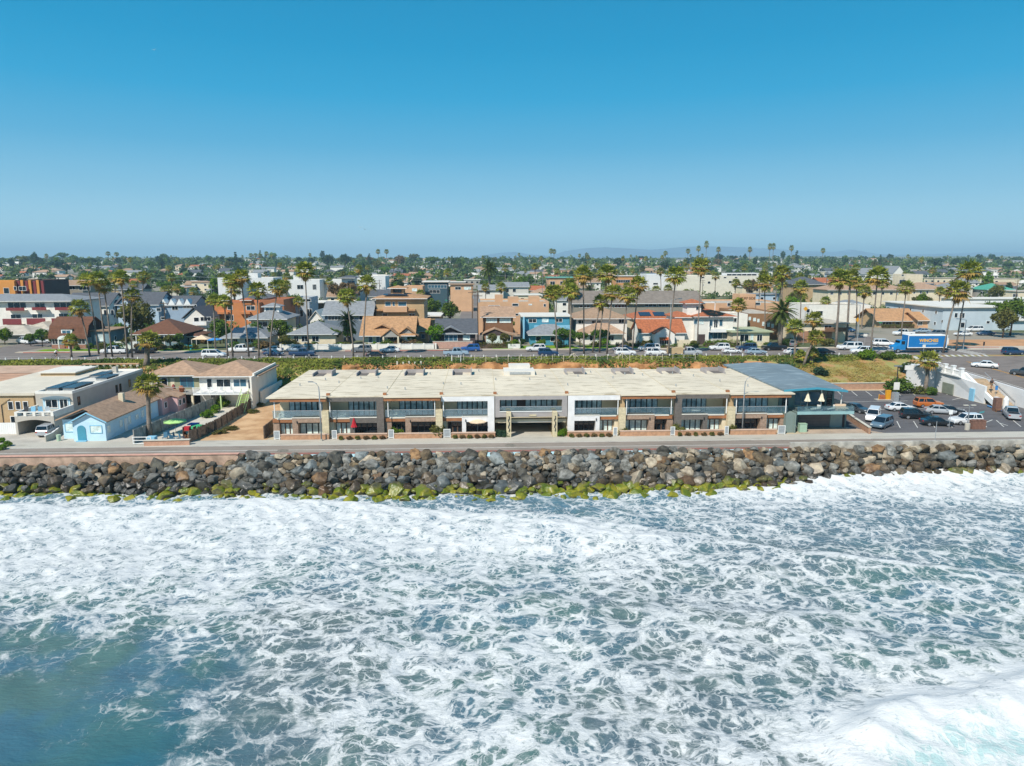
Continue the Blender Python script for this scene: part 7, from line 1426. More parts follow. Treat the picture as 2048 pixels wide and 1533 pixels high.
MB().box(AX(1440,Yb)-xa,xb-xa,1,8,he,he+2.0).build('clerestory', MW, tt); window(tt, AX(1442,Yb)-xa, 1.0, he+.5, AX(1500,Yb)-AX(1442,Yb), 1.1, 'f', MW, 'd', 6, 'window', 1.2)
H('mission_building','cream mission-style building with stepped arched tower', 1788, 1822, 576, 549, 14, 'parapet', 0, CREAM, RF_FL, [(1798,560,1812,569,'d',1),(1803,549,1808,553,'d',1)], over=0, Y=440)
tt, xa, xb, Yb, zb_, he = H('church', 'white steep-gabled church with grey roof', 1763, 1786, 566, 548, 20, 'gy', 5.6, WHITES, RF_GR, [(1771,543,1777,551,'d',1)], over=.2, Y=520)
H('grey_roof_hall','long hall with pale grey roof left of the white church', 1700, 1762, 560, 548, 16, 'gx', 4.2, WHITES, RF_GR, [(1720,551,1730,555,'d')], over=.6, Y=540)
H('dark_roof_house','house with dark grey hip roof behind the leaning palms', 1570, 1632, 592, 569, 14, 'hip', 3.4, TANW, RF_DK, [(1585,574,1600,580,'d',3)], over=.9, Y=330)
H('red_roof_house','pinkish house with dull red roof right of the dark grey hip roof', 1625, 1672, 590, 566, 14, 'gx', 2.2, PEACH, RF_TC, [(1645,570,1655,576,'d',2)], over=.7, Y=345)
H('cream_strip','long cream one-storey strip building with red sign panel', 1845, 1910, 570, 557, 12, 'flat', 0, CREAM, RF_FL, [(1850+k*12,561,1855+k*12,565,'d',1) for k in range(5)], over=.3, Y=480)
H('cream_strip','second long cream strip building, right of the red-panelled one', 1915, 2010, 572, 558, 12, 'flat', 0, CREAM, RF_FL, [(1920+k*14,562,1926+k*14,566,'d',1) for k in range(6)], over=.3, Y=470)

# ---- palms
PW = [(174,561,198,709,1.,'tall leaning fan palm, leftmost of the tall palms behind the gambrel house'),(195,560,212,716,1.05,'tall fan palm second from the left by the gambrel house'),(208,575,225,714,.95,'tall fan palm third from the left by the gambrel house'),(242,556,256,718,.95,'tall thin fan palm between the gambrel house and brown bungalow'),(264,592,265,717,.95,'shorter fan palm just right of the thin one before the olive tree'),
 (159,617,180,713,1.15,'leaning fan palm in front of the gambrel house roof'),(427,602,432,703,.95,'fan palm left of the solar-roofed house'),(449,604,456,716,.9,'fan palm right of the narrow gable-fronted house'),(462,564,466,716,1.0,'tall fan palm before the orange spanish building, left one'),(482,556,498,715,1.05,'tall fan palm before the orange spanish building, middle'),(515,581,518,716,1.1,'fan palm before the orange spanish building, right one'),
 (556,576,540,715,1.1,'fan palm leaning to the right over the cream cupola house'),(610,543,618,701,1.3,'very tall fan palm before the grey-roofed cream bungalow'),(693,594,707,716,1.1,'curved fan palm before the long grey-roofed house'),(734,569,728,717,1.15,'tall straight fan palm before the craftsman house'),(1106,587,1115,712,1.15,'fan palm before the turquoise house'),(1143,584,1140,712,1.1,'fan palm between the turquoise and white houses'),
 (1166,550,1168,709,1.2,'tall fan palm before the long taupe motel, left one'),(1214,549,1199,706,1.3,'tall fan palm with a bent trunk before the white hip-roofed house'),(1202,604,1185,706,1.0,'fan palm leaning hard to the right before the white hip-roofed house'),(1225,587,1214,709,1.1,'fan palm right of the leaning one before the white house'),(1256,592,1244,711,1.15,'fan palm right of the white hip-roofed house'),(1277,571,1265,706,1.2,'fan palm left of the tile-roofed solar house'),
 (1352,553,1337,714,1.3,'tall fan palm before the red-tiled cottage'),(1402,535,1395,696,1.3,'tallest fan palm, before the white villa tower'),(1477,612,1474,696,1.1,'fan palm left of the low porch house'),(1529,566,1529,688,1.25,'tall fan palm before the peach lettered building'),(1565,548,1560,690,1.2,'tall thin palm rising beside the phoenix palm'),(1602,575,1600,660,1.3,'fan palm beside the yellow diamond sign'),
 (1680,559,1672,696,1.4,'very thick tall fan palm at the cross street, left of the pair'),(1701,557,1692,684,1.3,'tall fan palm at the cross street, behind the thick one'),(1713,568,1712,676,1.1,'tall fan palm at the cross street, the rightmost of three'),(1755,556,1741,712,1.4,'tall fan palm on the intersection corner'),(1813,577,1802,672,1.2,'fan palm before the orange-roofed ranch house'),(1939,544,1912,702,1.5,'tall fan palm leaning right over the dirt field'),(1651,603,1648,640,1.0,'small fan palm before the white commercial block')]
for u0, v0, u1, v1, r_, l in PW: palm(u0, v0, u1, v1, l, r_, 'fan', .26 if 'thick' in l else .15)
x, y, z = Gt(1884, 724); palm(1915, 583, 1884, 724, 'curved-trunk fan palm leaning over the blue truck', 1.5, 'fan', .2)
palm(142, 682, 143, 716, 'short fan palm before the red-doored gambrel house', .9); palm(298, 682, 299, 735, 'stubby thick-trunked palm on the bluff before the brown bungalow', 1.2, 'fan', .5, xyz=(AX(299,149), 149, gz(-70,149)))
palm(222, 602, 221, 650, 'feather-leaved phoenix palm before the white row houses', .85, 'feather', .35); palm(979, 537, 979, 606, 'big phoenix palm towering over the town centre', 1.75, 'feather', .6); palm(1178, 582, 1178, 606, 'phoenix palm behind the long taupe motel', 1.25, 'feather', .4); palm(1565, 624, 1560, 692, 'broad phoenix palm before the brown apartment house', 1.3, 'feather', .5); palm(695, 640, 694, 690, 'low feather palm behind the white wall', .9, 'feather', .3)
for u0, v0, v1, l in ((286,554,640,'left of the clapboard houses'),(343,556,610,'before the white modern row, left'),(338,580,612,'behind the clapboard houses, left'),(354,577,612,'behind the clapboard houses, middle'),(387,584,606,'bushy, behind the clapboard houses, right'),(444,555,606,'behind the orange spanish building'),(574,555,606,'behind the leaning palm'),(658,565,612,'before the third white modern house'),(717,539,608,'before the big white warehouse'),(787,534,572,'right of the big white warehouse'),(1070,534,588,'right of the big phoenix palm'),(1114,543,580,'before the turquoise-roofed shops'),(1181,552,606,'beside the tall motel palm'),(1321,544,600,'before the blue-striped warehouse'),(1373,534,588,'before the long white warehouse, left'),(1312,580,606,'bushy, behind the long motel'),(1336,578,606,'short, behind the long motel'),(1712,537,600,'behind the three cross-street palms'),(1866,541,586,'before the cream strip building'),(268,570,606,'bushy, above the dark-roofed entry house'),(1290,553,580,'behind the centre palms'),(1232,545,572,'far, behind the centre palms'),(1245,548,572,'far, right of the thin centre palm'),(1495,568,606,'before the peach lettered building, far')):
    palm(u0, v0, u0+1, v1, 'fan palm '+l, 1.2, 'fan', .2, group='palms of the town')
# ---- broad trees and shrubs near the street
def tr(kind, leaf, u, v, s, label, **k):
    x, y, z = Gt(u, v); return tree(kind, leaf, x, y, z, s, label, **k)
for a in (('round','olive',277,686,1.35,'broad olive-green tree left of the brown hip bungalow'),('wide','green',1128,696,.62,'flat-topped umbrella tree before the turquoise house, its dark shade below'),('wide','green',1202,696,.58,'flat-topped umbrella tree before the white hip-roofed house'),('wide','green',1160,696,.5,'flat-topped tree between the two white-trunked palms'),('round','green',590,640,1.1,'dense green tree right of the orange spanish building'),('round','green',668,692,.55,'small green tree before the cream bungalow'),
  ('round','bright',700,690,.62,'bright green small tree right of the cream bungalow'),('wide','brownish',690,622,1.5,'broad brownish bare-looking tree behind the long grey-roofed house'),('round','green',900,655,1.0,'green tree behind the dark brown bungalow'),('round','bright',872,695,.7,'bright green bush-tree left of the dark brown bungalow'),('round','green',868,640,.9,'green tree at the side street corner'),('round','olive',570,700,.45,'bushy shrub-tree left of the cream bungalow'),('round','brownish',1500,600,1.3,'brownish tree behind the peach lettered building'),
  ('round','green',1040,606,1.5,'large green tree behind the peach stucco building'),('round','olive',985,694,.42,'small gnarled tree before the french doors, left one'),('round','olive',1008,694,.42,'small gnarled tree before the french doors, right one'),('round','bright',1085,697,.28,'yellow-green bush before the turquoise house'),('tall','dark',1885,655,.5,'dark bush against the motel wall'),('round','green',1880,657,.42,'round clipped bush left of the motel palm'),('round','olive',1990,612,1.2,'olive palm-like tree before the motel'),('round','green',2020,672,1.3,'green tree clump at the right edge beyond the dirt field'),('round','olive',2005,676,1.0,'olive shrub clump right of the parked cars'),
  ('round','olive',1795,612,1.2,'bare greyish tree before the town houses'),('round','olive',730,600,1.3,'olive tree right of the brown bare-looking tree'),('round','green',800,576,1.3,'green tree behind the salmon house'),('round','bright',840,570,1.3,'bright tree left of the dark glass house'),('round','green',510,690,.7,'green shrub-tree beside the solar-roofed house'),('round','green',560,690,.8,'green shrub mass right of the solar-roofed house'),('round','green',85,694,.55,'green round bush by the parked white pickup'),('round','olive',105,696,.5,'olive bush left of the gambrel house'),('round','green',62,693,.4,'low green bush near the left driveway'),('round','olive',340,696,.4,'flower bush before the bungalow porch, left'),('round','green',358,694,.42,'green bush before the bungalow porch, right'),('round','olive',255,700,.38,'yellowish bush by the white wall left of the brown bungalow'),('round','green',770,692,.35,'green shrub at the craftsman porch'),('round','bright',822,694,.4,'bright shrub right of the craftsman porch'),('round','olive',1590,620,1.0,'olive tree behind the corner building')):
    tr(*a)
# ---- vehicles
CS = 'cars parked along the coast street'; PI_ = pi
for k_, c_, u, v, rz, l in (('pickup','white',225,709,PI_,'white pickup truck parked before the gambrel house'),('pickup','black',283,708,PI_,'black pickup truck behind the white one, before the brown bungalow'),('pickup','white',47,689,2.6,'white pickup truck in the driveway at the far left'),('sedan','white',80,688,.3,'white sedan half hidden by bushes at the far left'),('minivan','white',425,716,0.,'white passenger van driving on the near lane'),('pickup','white',480,706,PI_,'white utility truck parked before the solar-roofed house'),
  ('sedan','white',543,706,PI_,'white sedan before the cupola house'),('sedan','silver-blue',592,705,PI_,'silver-blue sedan beside the white wall'),('sports','dark blue',545,713,0.,'small dark blue car in the near lane, left one'),('pickup','dark blue',603,714,0.,'dark blue pickup in the near lane'),('suv','grey',722,706,PI_,'grey suv with roof rails beside the white wall'),('sedan','white',779,706,PI_,'white sedan alone beside the white wall'),('sedan','black',753,717,0.,'shiny black sedan in the near lane before the craftsman house'),('pickup','silver-blue',912,713,0.,'silver-blue pickup in the near lane'),('suv','blue',940,704,PI_,'bright blue suv before the dark brown bungalow'),
  ('suv','white',1072,704,PI_,'white suv before the turquoise house'),('suv','dark blue',1097,713,0.,'dark blue suv in the near lane before the turquoise house'),('sedan','dark blue',1246,704,PI_,'dark blue sedan behind the white jeep'),('suv','white',1252,712,0.,'white and blue jeep among the leaning palms'),('minivan','white',1300,703,PI_,'white minivan before the red-tiled cottage'),('suv','white',1313,712,0.,'white suv in the near lane left of the trailer'),('pickup','silver',1380,712,0.,'silver pickup towing a tan trailer box'),
  ('suv','white',1441,702,PI_,'white suv parked before the white villa hedge'),('sports','white',1466,708,0.,'white convertible in the near lane'),('suv','dark blue',1495,702,PI_,'dark blue suv before the porch house'),('sedan','silver-blue',1514,710,0.,'silver-blue sedan in the near lane before the porch house'),('pickup','black',1551,702,PI_,'black pickup before the brown apartment house'),('suv','grey',1591,695,1.2,'grey suv in the drive of the corner building'),('sedan','white',1592,710,0.,'white sedan half hidden by the bluff palms'),('sedan','black',1651,710,0.,'black sedan right of the bluff palms'),('camper','white',1703,701,PI_,'white pickup with camper shell near the intersection'),('suv','white',1727,709,2.9,'white hatchback in the lane by the intersection'),('minivan','white',1771,693,-.35,'white minivan turning left of the blue truck'),
  ('sedan','dark blue',1701,665,-1.2,'dark blue car waiting in the cross street'),('pickup','white',1662,640,.2,'white pickup before the commercial block'),('suv','silver',1683,655,.6,'silver suv in the cross street behind the palms')):
    carp(k_, c_, u, v, rz, l, z=9.0 if v > 690 else None, group=CS)
for k_, c_, u, v, rz, l in (('pickup','white',1811,672,PI_,'white pickup behind the blue truck'),('sedan','silver-blue',1847,667,PI_,'silver-blue sedan before the pink ranch wing'),('suv','grey',1876,673,PI_,'grey-green suv right of the silver-blue sedan'),('sedan','white',1930,673,PI_,'white sedan before the motel entrance'),('minivan','white',1952,664,PI_,'white van parked before the motel annex'),('sedan','dark blue',1975,672,PI_,'dark blue sedan before the motel annex'),('minivan','silver',1950,657,PI_,'silver van behind the white one at the motel')): carp(k_, c_, u, v, rz, l, group='cars before the motel')
x, y = 104.0, 139.5; car('sedan','white', x, y, zdeck(x,y), 2.55, 'white sedan driving on the pier approach'); bpy.context.view_layer.update()
x, y = 106.3, 131.5; car('suv','dark grey', x, y, zdeck(x,y), 2.2, 'dark grey suv on the pier approach below the white sedan')
carp('suv','dark blue', 2032, 711, 0., 'dark blue suv waiting at the right edge crossing', z=9.0)
x, y = G(1352, 713, 9.0); t = thing('trailer', 'tan box trailer behind the silver pickup', 'trailer', (x,y+1,9.01)); MB().box(-1.6,1.6,-.95,.95,.5,1.9).build('box', mat('tan_trailer','#b8a07a',.8,.06,1), t)
for s in (-1,1): q = link('wheel', CARPROTO['pickup']['wheel'], t, (0,s*.9,.36)); link('rim', CARPROTO['pickup']['rim'], q)
MB().box(1.6,2.8,-.05,.05,.5,.6).build('tow_bar', BLACKM, t)
# the blue box truck
x, y = G(1840, 707, 9.0); t = thing('box_truck', 'blue box truck with yellow lettering crossing the intersection', 'truck', (x,y+1.4,9.01)); TB = mat('truck_blue','#1479b5',.4,.03,1,coat=.3); TB2 = mat('truck_box_blue','#0f70b0',.5,.03,.8)
MB().box(-3.0,6.3,-1.25,1.25,1.25,4.15).build('cargo_box', TB2, t); MB().box(-3.05,6.35,-1.29,-1.25,4.0,4.2).box(-3.05,6.35,-1.29,-1.25,1.2,1.38).box(-3.05,-2.9,-1.29,-1.25,1.38,4.0).box(6.2,6.35,-1.29,-1.25,1.38,4.0).build('box_trim', WHITE, t); MB().box(-3.0,6.3,-1.25,1.25,4.155,4.2).build('box_roof', WHITE, t)
cb = MB(); loft(cb, [[(-3.3,-1.05,.75),(-3.3,1.05,.75),(-3.3,1.1,2.0),(-3.3,1.0,2.95),(-3.3,-1.0,2.95),(-3.3,-1.1,2.0)],[(-4.6,-1.05,.75),(-4.6,1.05,.75),(-4.6,1.1,2.0),(-4.45,.95,2.95),(-4.45,-.95,2.95),(-4.6,-1.1,2.0)],[(-4.95,-1.0,.75),(-4.95,1.0,.75),(-4.95,1.0,1.9),(-4.95,.9,1.95),(-4.95,-.9,1.95),(-4.95,-1.0,1.9)],[(-6.1,-.95,.7),(-6.1,.95,.7),(-6.25,.85,1.5),(-6.1,.75,1.65),(-6.1,-.75,1.65),(-6.25,-.85,1.5)]]); cb.build('cab', TB, t)
MB().cbox(-4.74,0,2.42,.05,1.75,.85).build('windscreen', CGL, t); MB().box(-4.4,-3.6,-1.13,-1.06,2.05,2.8).build('side_window', CGL, t); MB().box(-3.0,6.2,-.5,.5,.7,1.2).build('chassis', TRIM, t); MB().box(-6.35,-6.15,-1.1,1.1,.45,.8).build('bumper', GALV, t); MB().box(6.3,6.9,-1.1,1.1,.6,1.0).build('tail_lift', TRIM, t); MB().box(6.32,6.7,-1.2,-.2,2.0,3.4).build('rear_door', WHITES, t)
for wx in (-5.1, 3.6):
    for s in (-1,1):
        q = link('wheel', CARPROTO['pickup']['wheel'], t, (wx,s*1.0,.5)); q.scale = (1.4,1.6,1.4); link('rim', CARPROTO['pickup']['rim'], q)
for s in (-1,1): MB().box(-6.3,-6.15,s*.75-.15,s*.75+.15,1.0,1.3).build('headlight', LAMPW, t)
lettering('WINCHES', 1.0, .01, t, (1.9,-1.27,2.6), mat('yellow_lettering','#eeb232',.6,.04,2), .03)
MB().box(-.3,4.1,-1.275,-1.255,2.2,2.32).box(.6,3.8,-1.275,-1.255,2.0,2.08).build('lettering_underline', mat('pale_blue_marking','#9cc9e4',.6,.04,2), t)
# cyclist, street furniture
x, y = G(112, 717, 9.0); person(x, y, 9.0+.25, 0, 'cyclist in a white shirt riding at the left of the coast street', RIDE, WHITE, BLACKM)
t = thing('bicycle', 'bicycle under the cyclist at the left of the coast street', 'bicycle', (x,y,9.01)); 
for dx in (-.5,.55):
    q = MB(); R_ = .34; q.add([((R_+.03*cos(b))*cos(a)+dx*0,.03*sin(b),(R_+.03*cos(b))*sin(a)) for a in np.arange(0,6.283,.3) for b in (0,2.1,4.2)], [(i*3+j,((i+1)%21)*3+j,((i+1)%21)*3+(j+1)%3,i*3+(j+1)%3) for i in range(21) for j in range(3)]); q.build('wheel', TYRE, t, loc=(dx,0,.37))
MB().tube([(-.5,0,.37),(-.1,0,.32),(.4,0,.85),(-.2,0,.85),(-.1,0,.32)],.022,6).tube([(-.5,0,.37),(-.2,0,.85)],.02,6).tube([(.55,0,.37),(.4,0,1.0)],.022,6).build('frame', BLACKM, t); MB().box(-.35,-.1,-.07,.07,1.0,1.06).build('saddle', BLACKM, t); MB().tube([(.4,-.25,1.02),(.4,.25,1.02)],.018,6).build('handlebar', BLACKM, t)
def pole_lamp(u, vt, vb, label, arm=1, dark=True):
    x, y, z = Gt(u, vb); h = AY(u, vt, y)[1]-z; t = thing('street_lamp', label, 'street lamp', (x,y,z)); m = GREYM if dark else GALV; MB().tube([(0,0,0),(0,0,h)],[.12,.07],8).build('pole', m, t); MB().tube([(0,0,h-.1),(arm*1.8,0,h+.25)],.05,6).build('arm', m, t); MB().cbox(arm*2.0,0,h+.22,.8,.3,.14).build('lamp_head', GALV, t)
pole_lamp(432,570,702,'dark street lamp left of the white gable-fronted house',-1); pole_lamp(1714,610,690,'pale street lamp with yellow sign at the cross street',-1,False); pole_lamp(1338,600,712,'street lamp before the red-tiled cottage',1,False); pole_lamp(1926,640,700,'street lamp at the corner of the dirt field',-1,False); pole_lamp(2046,636,735,'street lamp at the right edge of the pier approach',-1); pole_lamp(1650,590,640,'tall pole lamp before the commercial block',1); pole_lamp(1085,545,600,'distant lamp pole right of the phoenix palm',-1)
def yellow_sign(u, vt, vb, label):
    x, y, z = Gt(u, vb); h = AY(u, vt, y)[1]-z; t = thing('warning_sign', label, 'sign', (x,y,z)); MB().tube([(0,0,0),(0,0,h+.5)],.05,6).build('pole', GALV, t); q = MB(); q.add([(0,-.08,h-.6),(.6,-.08,h),(0,-.08,h+.6),(-.6,-.08,h),(0,-.05,h-.6),(.6,-.05,h),(0,-.05,h+.6),(-.6,-.05,h)],[(0,1,2,3),(7,6,5,4),(0,4,5,1),(1,5,6,2),(2,6,7,3),(3,7,4,0)]); q.build('sign_plate', YEL, t); return t
yellow_sign(1711,640,690,'yellow diamond sign at the cross street corner, lower one'); yellow_sign(1606,618,690,'yellow diamond sign above the corner building')
t = yellow_sign(1878,707,722,'grey back of a diamond sign before the blue truck'); setm(t.children[1], GREYM); t['label'] = 'grey-backed diamond road sign in front of the blue truck'
def usign(u, vt, vb, label, m, w=.35, h_=.6):
    x, y, z = Gt(u, vb); h = AY(u, vt, y)[1]-z; t = thing('road_sign', label, 'sign', (x,y,z)); MB().tube([(0,0,0),(0,0,h)],.04,6).build('pole', GALV, t); MB().box(-w,w,-.07,-.04,h-h_,h).build('sign_plate', m, t)
usign(1846,690,712,'small white street sign on a pole before the blue truck', WHITES); usign(2018,700,722,'red and white round stop sign at the right edge corner', mat('stop_red','#b5262a',.6,.04,2), .35, .7); usign(1966,684,703,'dark narrow sign on a pole in the dirt field', BLACKM, .2, .9); usign(1759,645,664,'green street-name sign before the ranch house hedge', mat('sign_green','#2f8a63',.6,.04,2), .5, .3); usign(1729,668,690,'white shield-shaped sign right of the cross street', WHITES, .5, .7); usign(893,600,640,'green street sign at the side street', mat('sign_green','#2f8a63'), .4, .3)
def utility_pole(u, vt, vb, label):
    x, y, z = Gt(u, vb); h = AY(u, vt, y)[1]-z; t = thing('utility_pole', label, 'utility pole', (x,y,z), 0, 'wooden utility poles'); MB().tube([(0,0,0),(0,0,h)],[.17,.11],7).build('pole', TBARK, t)
    for k in (0,1.0): MB().box(-1.2,1.2,-.06,.06,h-.6-k,h-.45-k).build('crossarm', TBARK, t)
    MB().lathe([(.22,h-3.2),(.24,h-2.3)],8,(.35,0)).build('transformer', GALV, t); return (x,y,z+h-.45)
pts = [utility_pole(u, a, b, 'wooden utility pole '+l) for u, a, b, l in ((96,595,668,'before the maroon-balcony motel'),(333,604,672,'between the two clapboard houses'),(945,575,668,'left of the brown shingle bungalow, tall one'),(956,580,690,'left of the brown shingle bungalow, near one'),(1404,560,600,'behind the villa tower'),(1515,575,650,'before the peach lettered building'),(1790,575,622,'before the town houses'),(480,545,610,'behind the spanish building'),(760,560,610,'before the big white warehouse'),(1233,540,600,'among the centre palms'),(1650,548,610,'behind the corner building'),(2029,560,620,'at the right edge behind the motel'))]
for k, (ua, ub, vv, l) in enumerate(((0,940,553,'left half of the town'),(940,2048,549,'right half of the town'),(300,1100,558,'middle of the town, lower pair'))):
    Y_ = 330+k*25; a = AY(ua, vv, Y_); b = AY(ub, vv, Y_); q = MB()
    for d_ in (0,.9): q.tube([(a[0]+(b[0]-a[0])*j/40, Y_+d_, a[1]+(b[1]-a[1])*j/40-.9*(1-(2*((j%8)/8)-1)**2)) for j in range(41)], .035, 4)
    tag(q.build('power_line', GALV), 'pair of sagging power lines over the '+l, 'power line')
# garden shade, umbrella, chairs by the brown bungalow
x, y, z = Gt(405, 697); t = thing('garden_gazebo', 'beige fabric garden gazebo right of the brown bungalow', 'gazebo', (x,y,z)); q = MB(); q.add([(-2,-1.5,2.3),(2,-1.5,2.3),(2,1.5,2.3),(-2,1.5,2.3),(0,0,3.3)],[(0,1,4),(1,2,4),(2,3,4),(3,0,4),(3,2,1,0)]); q.build('canopy', BEIGE, t)
for a, b in ((-1,-1),(1,-1),(1,1),(-1,1)): MB().box(a*1.9-.05,a*1.9+.05,b*1.4-.05,b*1.4+.05,0,2.3).build('post', WHITES, t)
x, y, z = Gt(430, 697); umbrella(x, y, z, 'open bright blue umbrella right of the beige gazebo', mat('blue_canvas','#3d87c4',.8,.05,2), True, 2.6, 1.9)
for k, (u, v) in enumerate(((366,699),(372,700),(384,700))):
    x, y, z = Gt(u, v); t = thing('lawn_chair', 'turquoise lawn chair before the brown bungalow, '+['left','middle','right'][k], 'chair', (x,y,z+.05), .4*k, 'turquoise lawn chairs'); m_ = mat('turquoise_chair','#2e9aa8',.6,.05,2); MB().box(-.35,.35,-.3,.35,.3,.38).build('seat', m_, t); MB().cbox(0,.4,.7,.7,.06,.8,0,-.3).build('backrest', m_, t); MB().box(-.35,-.28,-.3,.3,0,.3).box(.28,.35,-.3,.3,0,.3).box(-.28,.28,.25,.3,.1,.2).build('legs', m_, t)
t = thing('white_wall', 'white board fence between the gambrel house and the brown bungalow', 'fence', (AX(236,171),172,9.05)); MB().box(0,AX(285,172)-AX(236,172),0,.1,0,2.0).build('boards', mat('white_boards','#d8d8d2',.8,.04,1,lines=(.3,0,.3)), t); MB().box(-.1,.1,-.1,.2,0,2.2).build('post', WHITE, t)
t = thing('picket_fence', 'small white picket fence before the brown shingle bungalow', 'fence', (AX(1016,170.6),170.6,9.05)); MB().box(0,2.9,0,.06,0,1.1).build('boards', mat('white_boards','#d8d8d2'), t); MB().cbox(2.95,2.6,.9,.08,5.2,1.8).build('side_boards', mat('white_boards','#d8d8d2'), t)
x, y, z = Gt(1029,690); t = thing('wheelie_bin', 'green wheeled bin beside the white picket fence', 'bin', (x,y,z)); m_ = mat('green_bin','#1f7a4d',.6,.05,2); MB().box(-.35,.35,-.35,.35,0,1.05).build('body', m_, t); MB().box(-.38,.38,-.42,.38,1.05,1.15).build('lid', m_, t)
# ================================================================ THE TOWN BEHIND, TO THE HORIZON
q_ = random.Random(21)
MARK = [(70,'the orange apartment block'),(160,'the gambrel house'),(250,'the tall left palms'),(330,'the clapboard houses'),(420,'the white gable-fronted house'),(500,'the orange spanish building'),(590,'the leaning palm'),(660,'the grey-roofed cream bungalow'),(740,'the curved palm'),(800,'the terracotta stucco house'),(870,'the craftsman house'),(940,'the dark glass house'),(1020,'the big phoenix palm'),(1100,'the peach stucco building'),(1170,'the turquoise house'),(1250,'the leaning palm pair'),(1330,'the solar-roofed tile house'),(1410,'the white villa'),(1490,'the long white warehouse'),(1570,'the peach lettered building'),(1650,'the corner building'),(1730,'the three cross-street palms'),(1800,'the white church'),(1880,'the ranch house'),(1960,'the blue truck'),(3000,'the right edge of the motel')]
def where(x, y, z):
    u, v = UV(x, y, z); m = next(t for a, t in MARK if u < a)
    return ('just behind ' if y < 300 else 'well behind ' if y < 520 else 'far behind ' if y < 900 else 'near the skyline behind ')+m
WALLC = {'white': WHITES, 'cream': CREAM, 'tan': TANW, 'peach': PEACH, 'grey': GRW, 'pale': PLW, 'blue-grey': LBW}
ROOFC = {'grey': RF_GR, 'brown': RF_BR, 'tan': RF_TAN, 'red-tiled': RF_TC, 'dark': RF_DK, 'white': RF_WH}
def small_house(kind, w_, d, h, rise):
    t = thing('town_house', 'x', 'house'); MB().box(0,w_,0,d,-1,h).build('wall', WHITES, t); roof_on(t, kind, w_, d, h, rise, .5, RF_GR)
    n = 3 if w_ > 11 else 2
    for s in range(1 if h < 4 else 2):
        for k in range(n): window(t, w_*(k+.5)/n-.7, 0, 1.0+2.8*s, 1.5, 1.2, 'f', WHITE, 'd', 1)
    return t
def flat_house(kind, w_, d, h, rise):      # one mesh for the farthest: walls, roof, window panes
    mb = MB(); mb.box(0,w_,0,d,-1,h); mb.mi = 1
    if kind == 'gx': mb.xprism([(-.5,h-.1),(d/2,h+rise),(d+.5,h-.1)][::-1], -.5, w_+.5)
    elif kind == 'flat': mb.box(-.3,w_+.3,-.3,d+.3,h,h+.4)
    else:
        i = min(w_,d)/2; mb.add([(-.5,-.5,h),(w_+.5,-.5,h),(w_+.5,d+.5,h),(-.5,d+.5,h),(i,d/2,h+rise),(w_-i,d/2,h+rise)], [(3,2,1,0),(0,1,5,4),(1,2,5),(2,3,4,5),(3,0,4)])
    mb.mi = 2
    for s in range(1 if h < 4 else 2):
        for k in range(3): x = w_*(k+.5)/3; mb.add([(x-.7,-.05,1+2.8*s),(x+.7,-.05,1+2.8*s),(x+.7,-.05,2.2+2.8*s),(x-.7,-.05,2.2+2.8*s)], [(0,1,2,3)])
    o = mb.build('town_house', [WHITES, RF_GR, GL_D]); tag(o, 'x', 'house'); return o
DIM = [('hip',13,10,3.2,2.2),('gx',14,9,3.0,2.4),('hip',11,10,5.8,2.0),('gx',12,10,5.6,2.6),('flat',15,11,3.4,0),('flat',11,10,6.0,0),('gx',18,10,3.1,2.2),('hip',16,12,5.9,2.3),('flat',22,14,4.4,0)]
NEARP = [small_house(*d) for d in DIM]; FARP = [flat_house(*d) for d in DIM]
def free(x, y, w_, d, m=0):
    for a, b, c_, e in FOOT:
        if x < b+m and x+w_ > a-m and y < e+m and y+d > c_-m: return False
    for a, b, c_, e in ((-8,1,160,425),(96,110,160,525),(-119,-107,160,425),(-900,900,235,247),(-900,900,329,341)):
        if x < b and x+w_ > a and y < e and y+d > c_: return False
    return True
hn = 0; y = 212.0
while y < 1700 and hn < 292:
    half = y*.80+20; x = -half
    gap = 5+y*.018
    while x < half:
        i = q_.choices(range(9), [4,4,3,3,3,3,2,2,1.2])[0]; kd, w_, d, h, rise = DIM[i]
        yy = y+q_.uniform(-4, 4); u, v = UV(x+w_/2, yy, gz(0,yy)+h)
        if -40 < u < 2090 and free(x, yy, w_, d, 0) and hn < 292 and q_.random() < (.95 if u > 1150 or y < 420 else .62):
            near = yy < 480; c1 = q_.choices(list(WALLC), [7,4,2,1.6,2.5,3,1])[0]; c2 = 'white' if (kd == 'flat' and q_.random() < .7) else q_.choices(list(ROOFC), [4,4,2.5,.8,2.5,.8])[0]
            z = gz(0, yy); size = 'long' if w_ > 15 else 'two-storey' if h > 5 else 'low'
            lab = f'{size} {c1} house with {c2} roof {where(x+w_/2, yy, z)}'
            o = dup((NEARP if near else FARP)[i], (x, yy, z), q_.uniform(-.06,.06), lab, 'small houses of the town behind')
            if near:
                for ch in o.children:
                    n_ = ch.name.split('.')[0]
                    if n_ == 'wall': setm(ch, WALLC[c1])
                    elif n_ == 'roof': setm(ch, ROOFC[c2])
            else:
                for k, m_ in ((0, WALLC[c1]), (1, ROOFC[c2])): o.material_slots[k].link = 'OBJECT'; o.material_slots[k].material = m_
            FOOT.append((x, x+w_, yy, yy+d)); hn += 1
        x += w_+gap*q_.uniform(.3, 2.2)
    y += 17+y*.055
for p in NEARP+FARP:
    for c in list(p.children):
        for g in list(c.children): bpy.data.objects.remove(g)
        bpy.data.objects.remove(c)
    bpy.data.objects.remove(p)
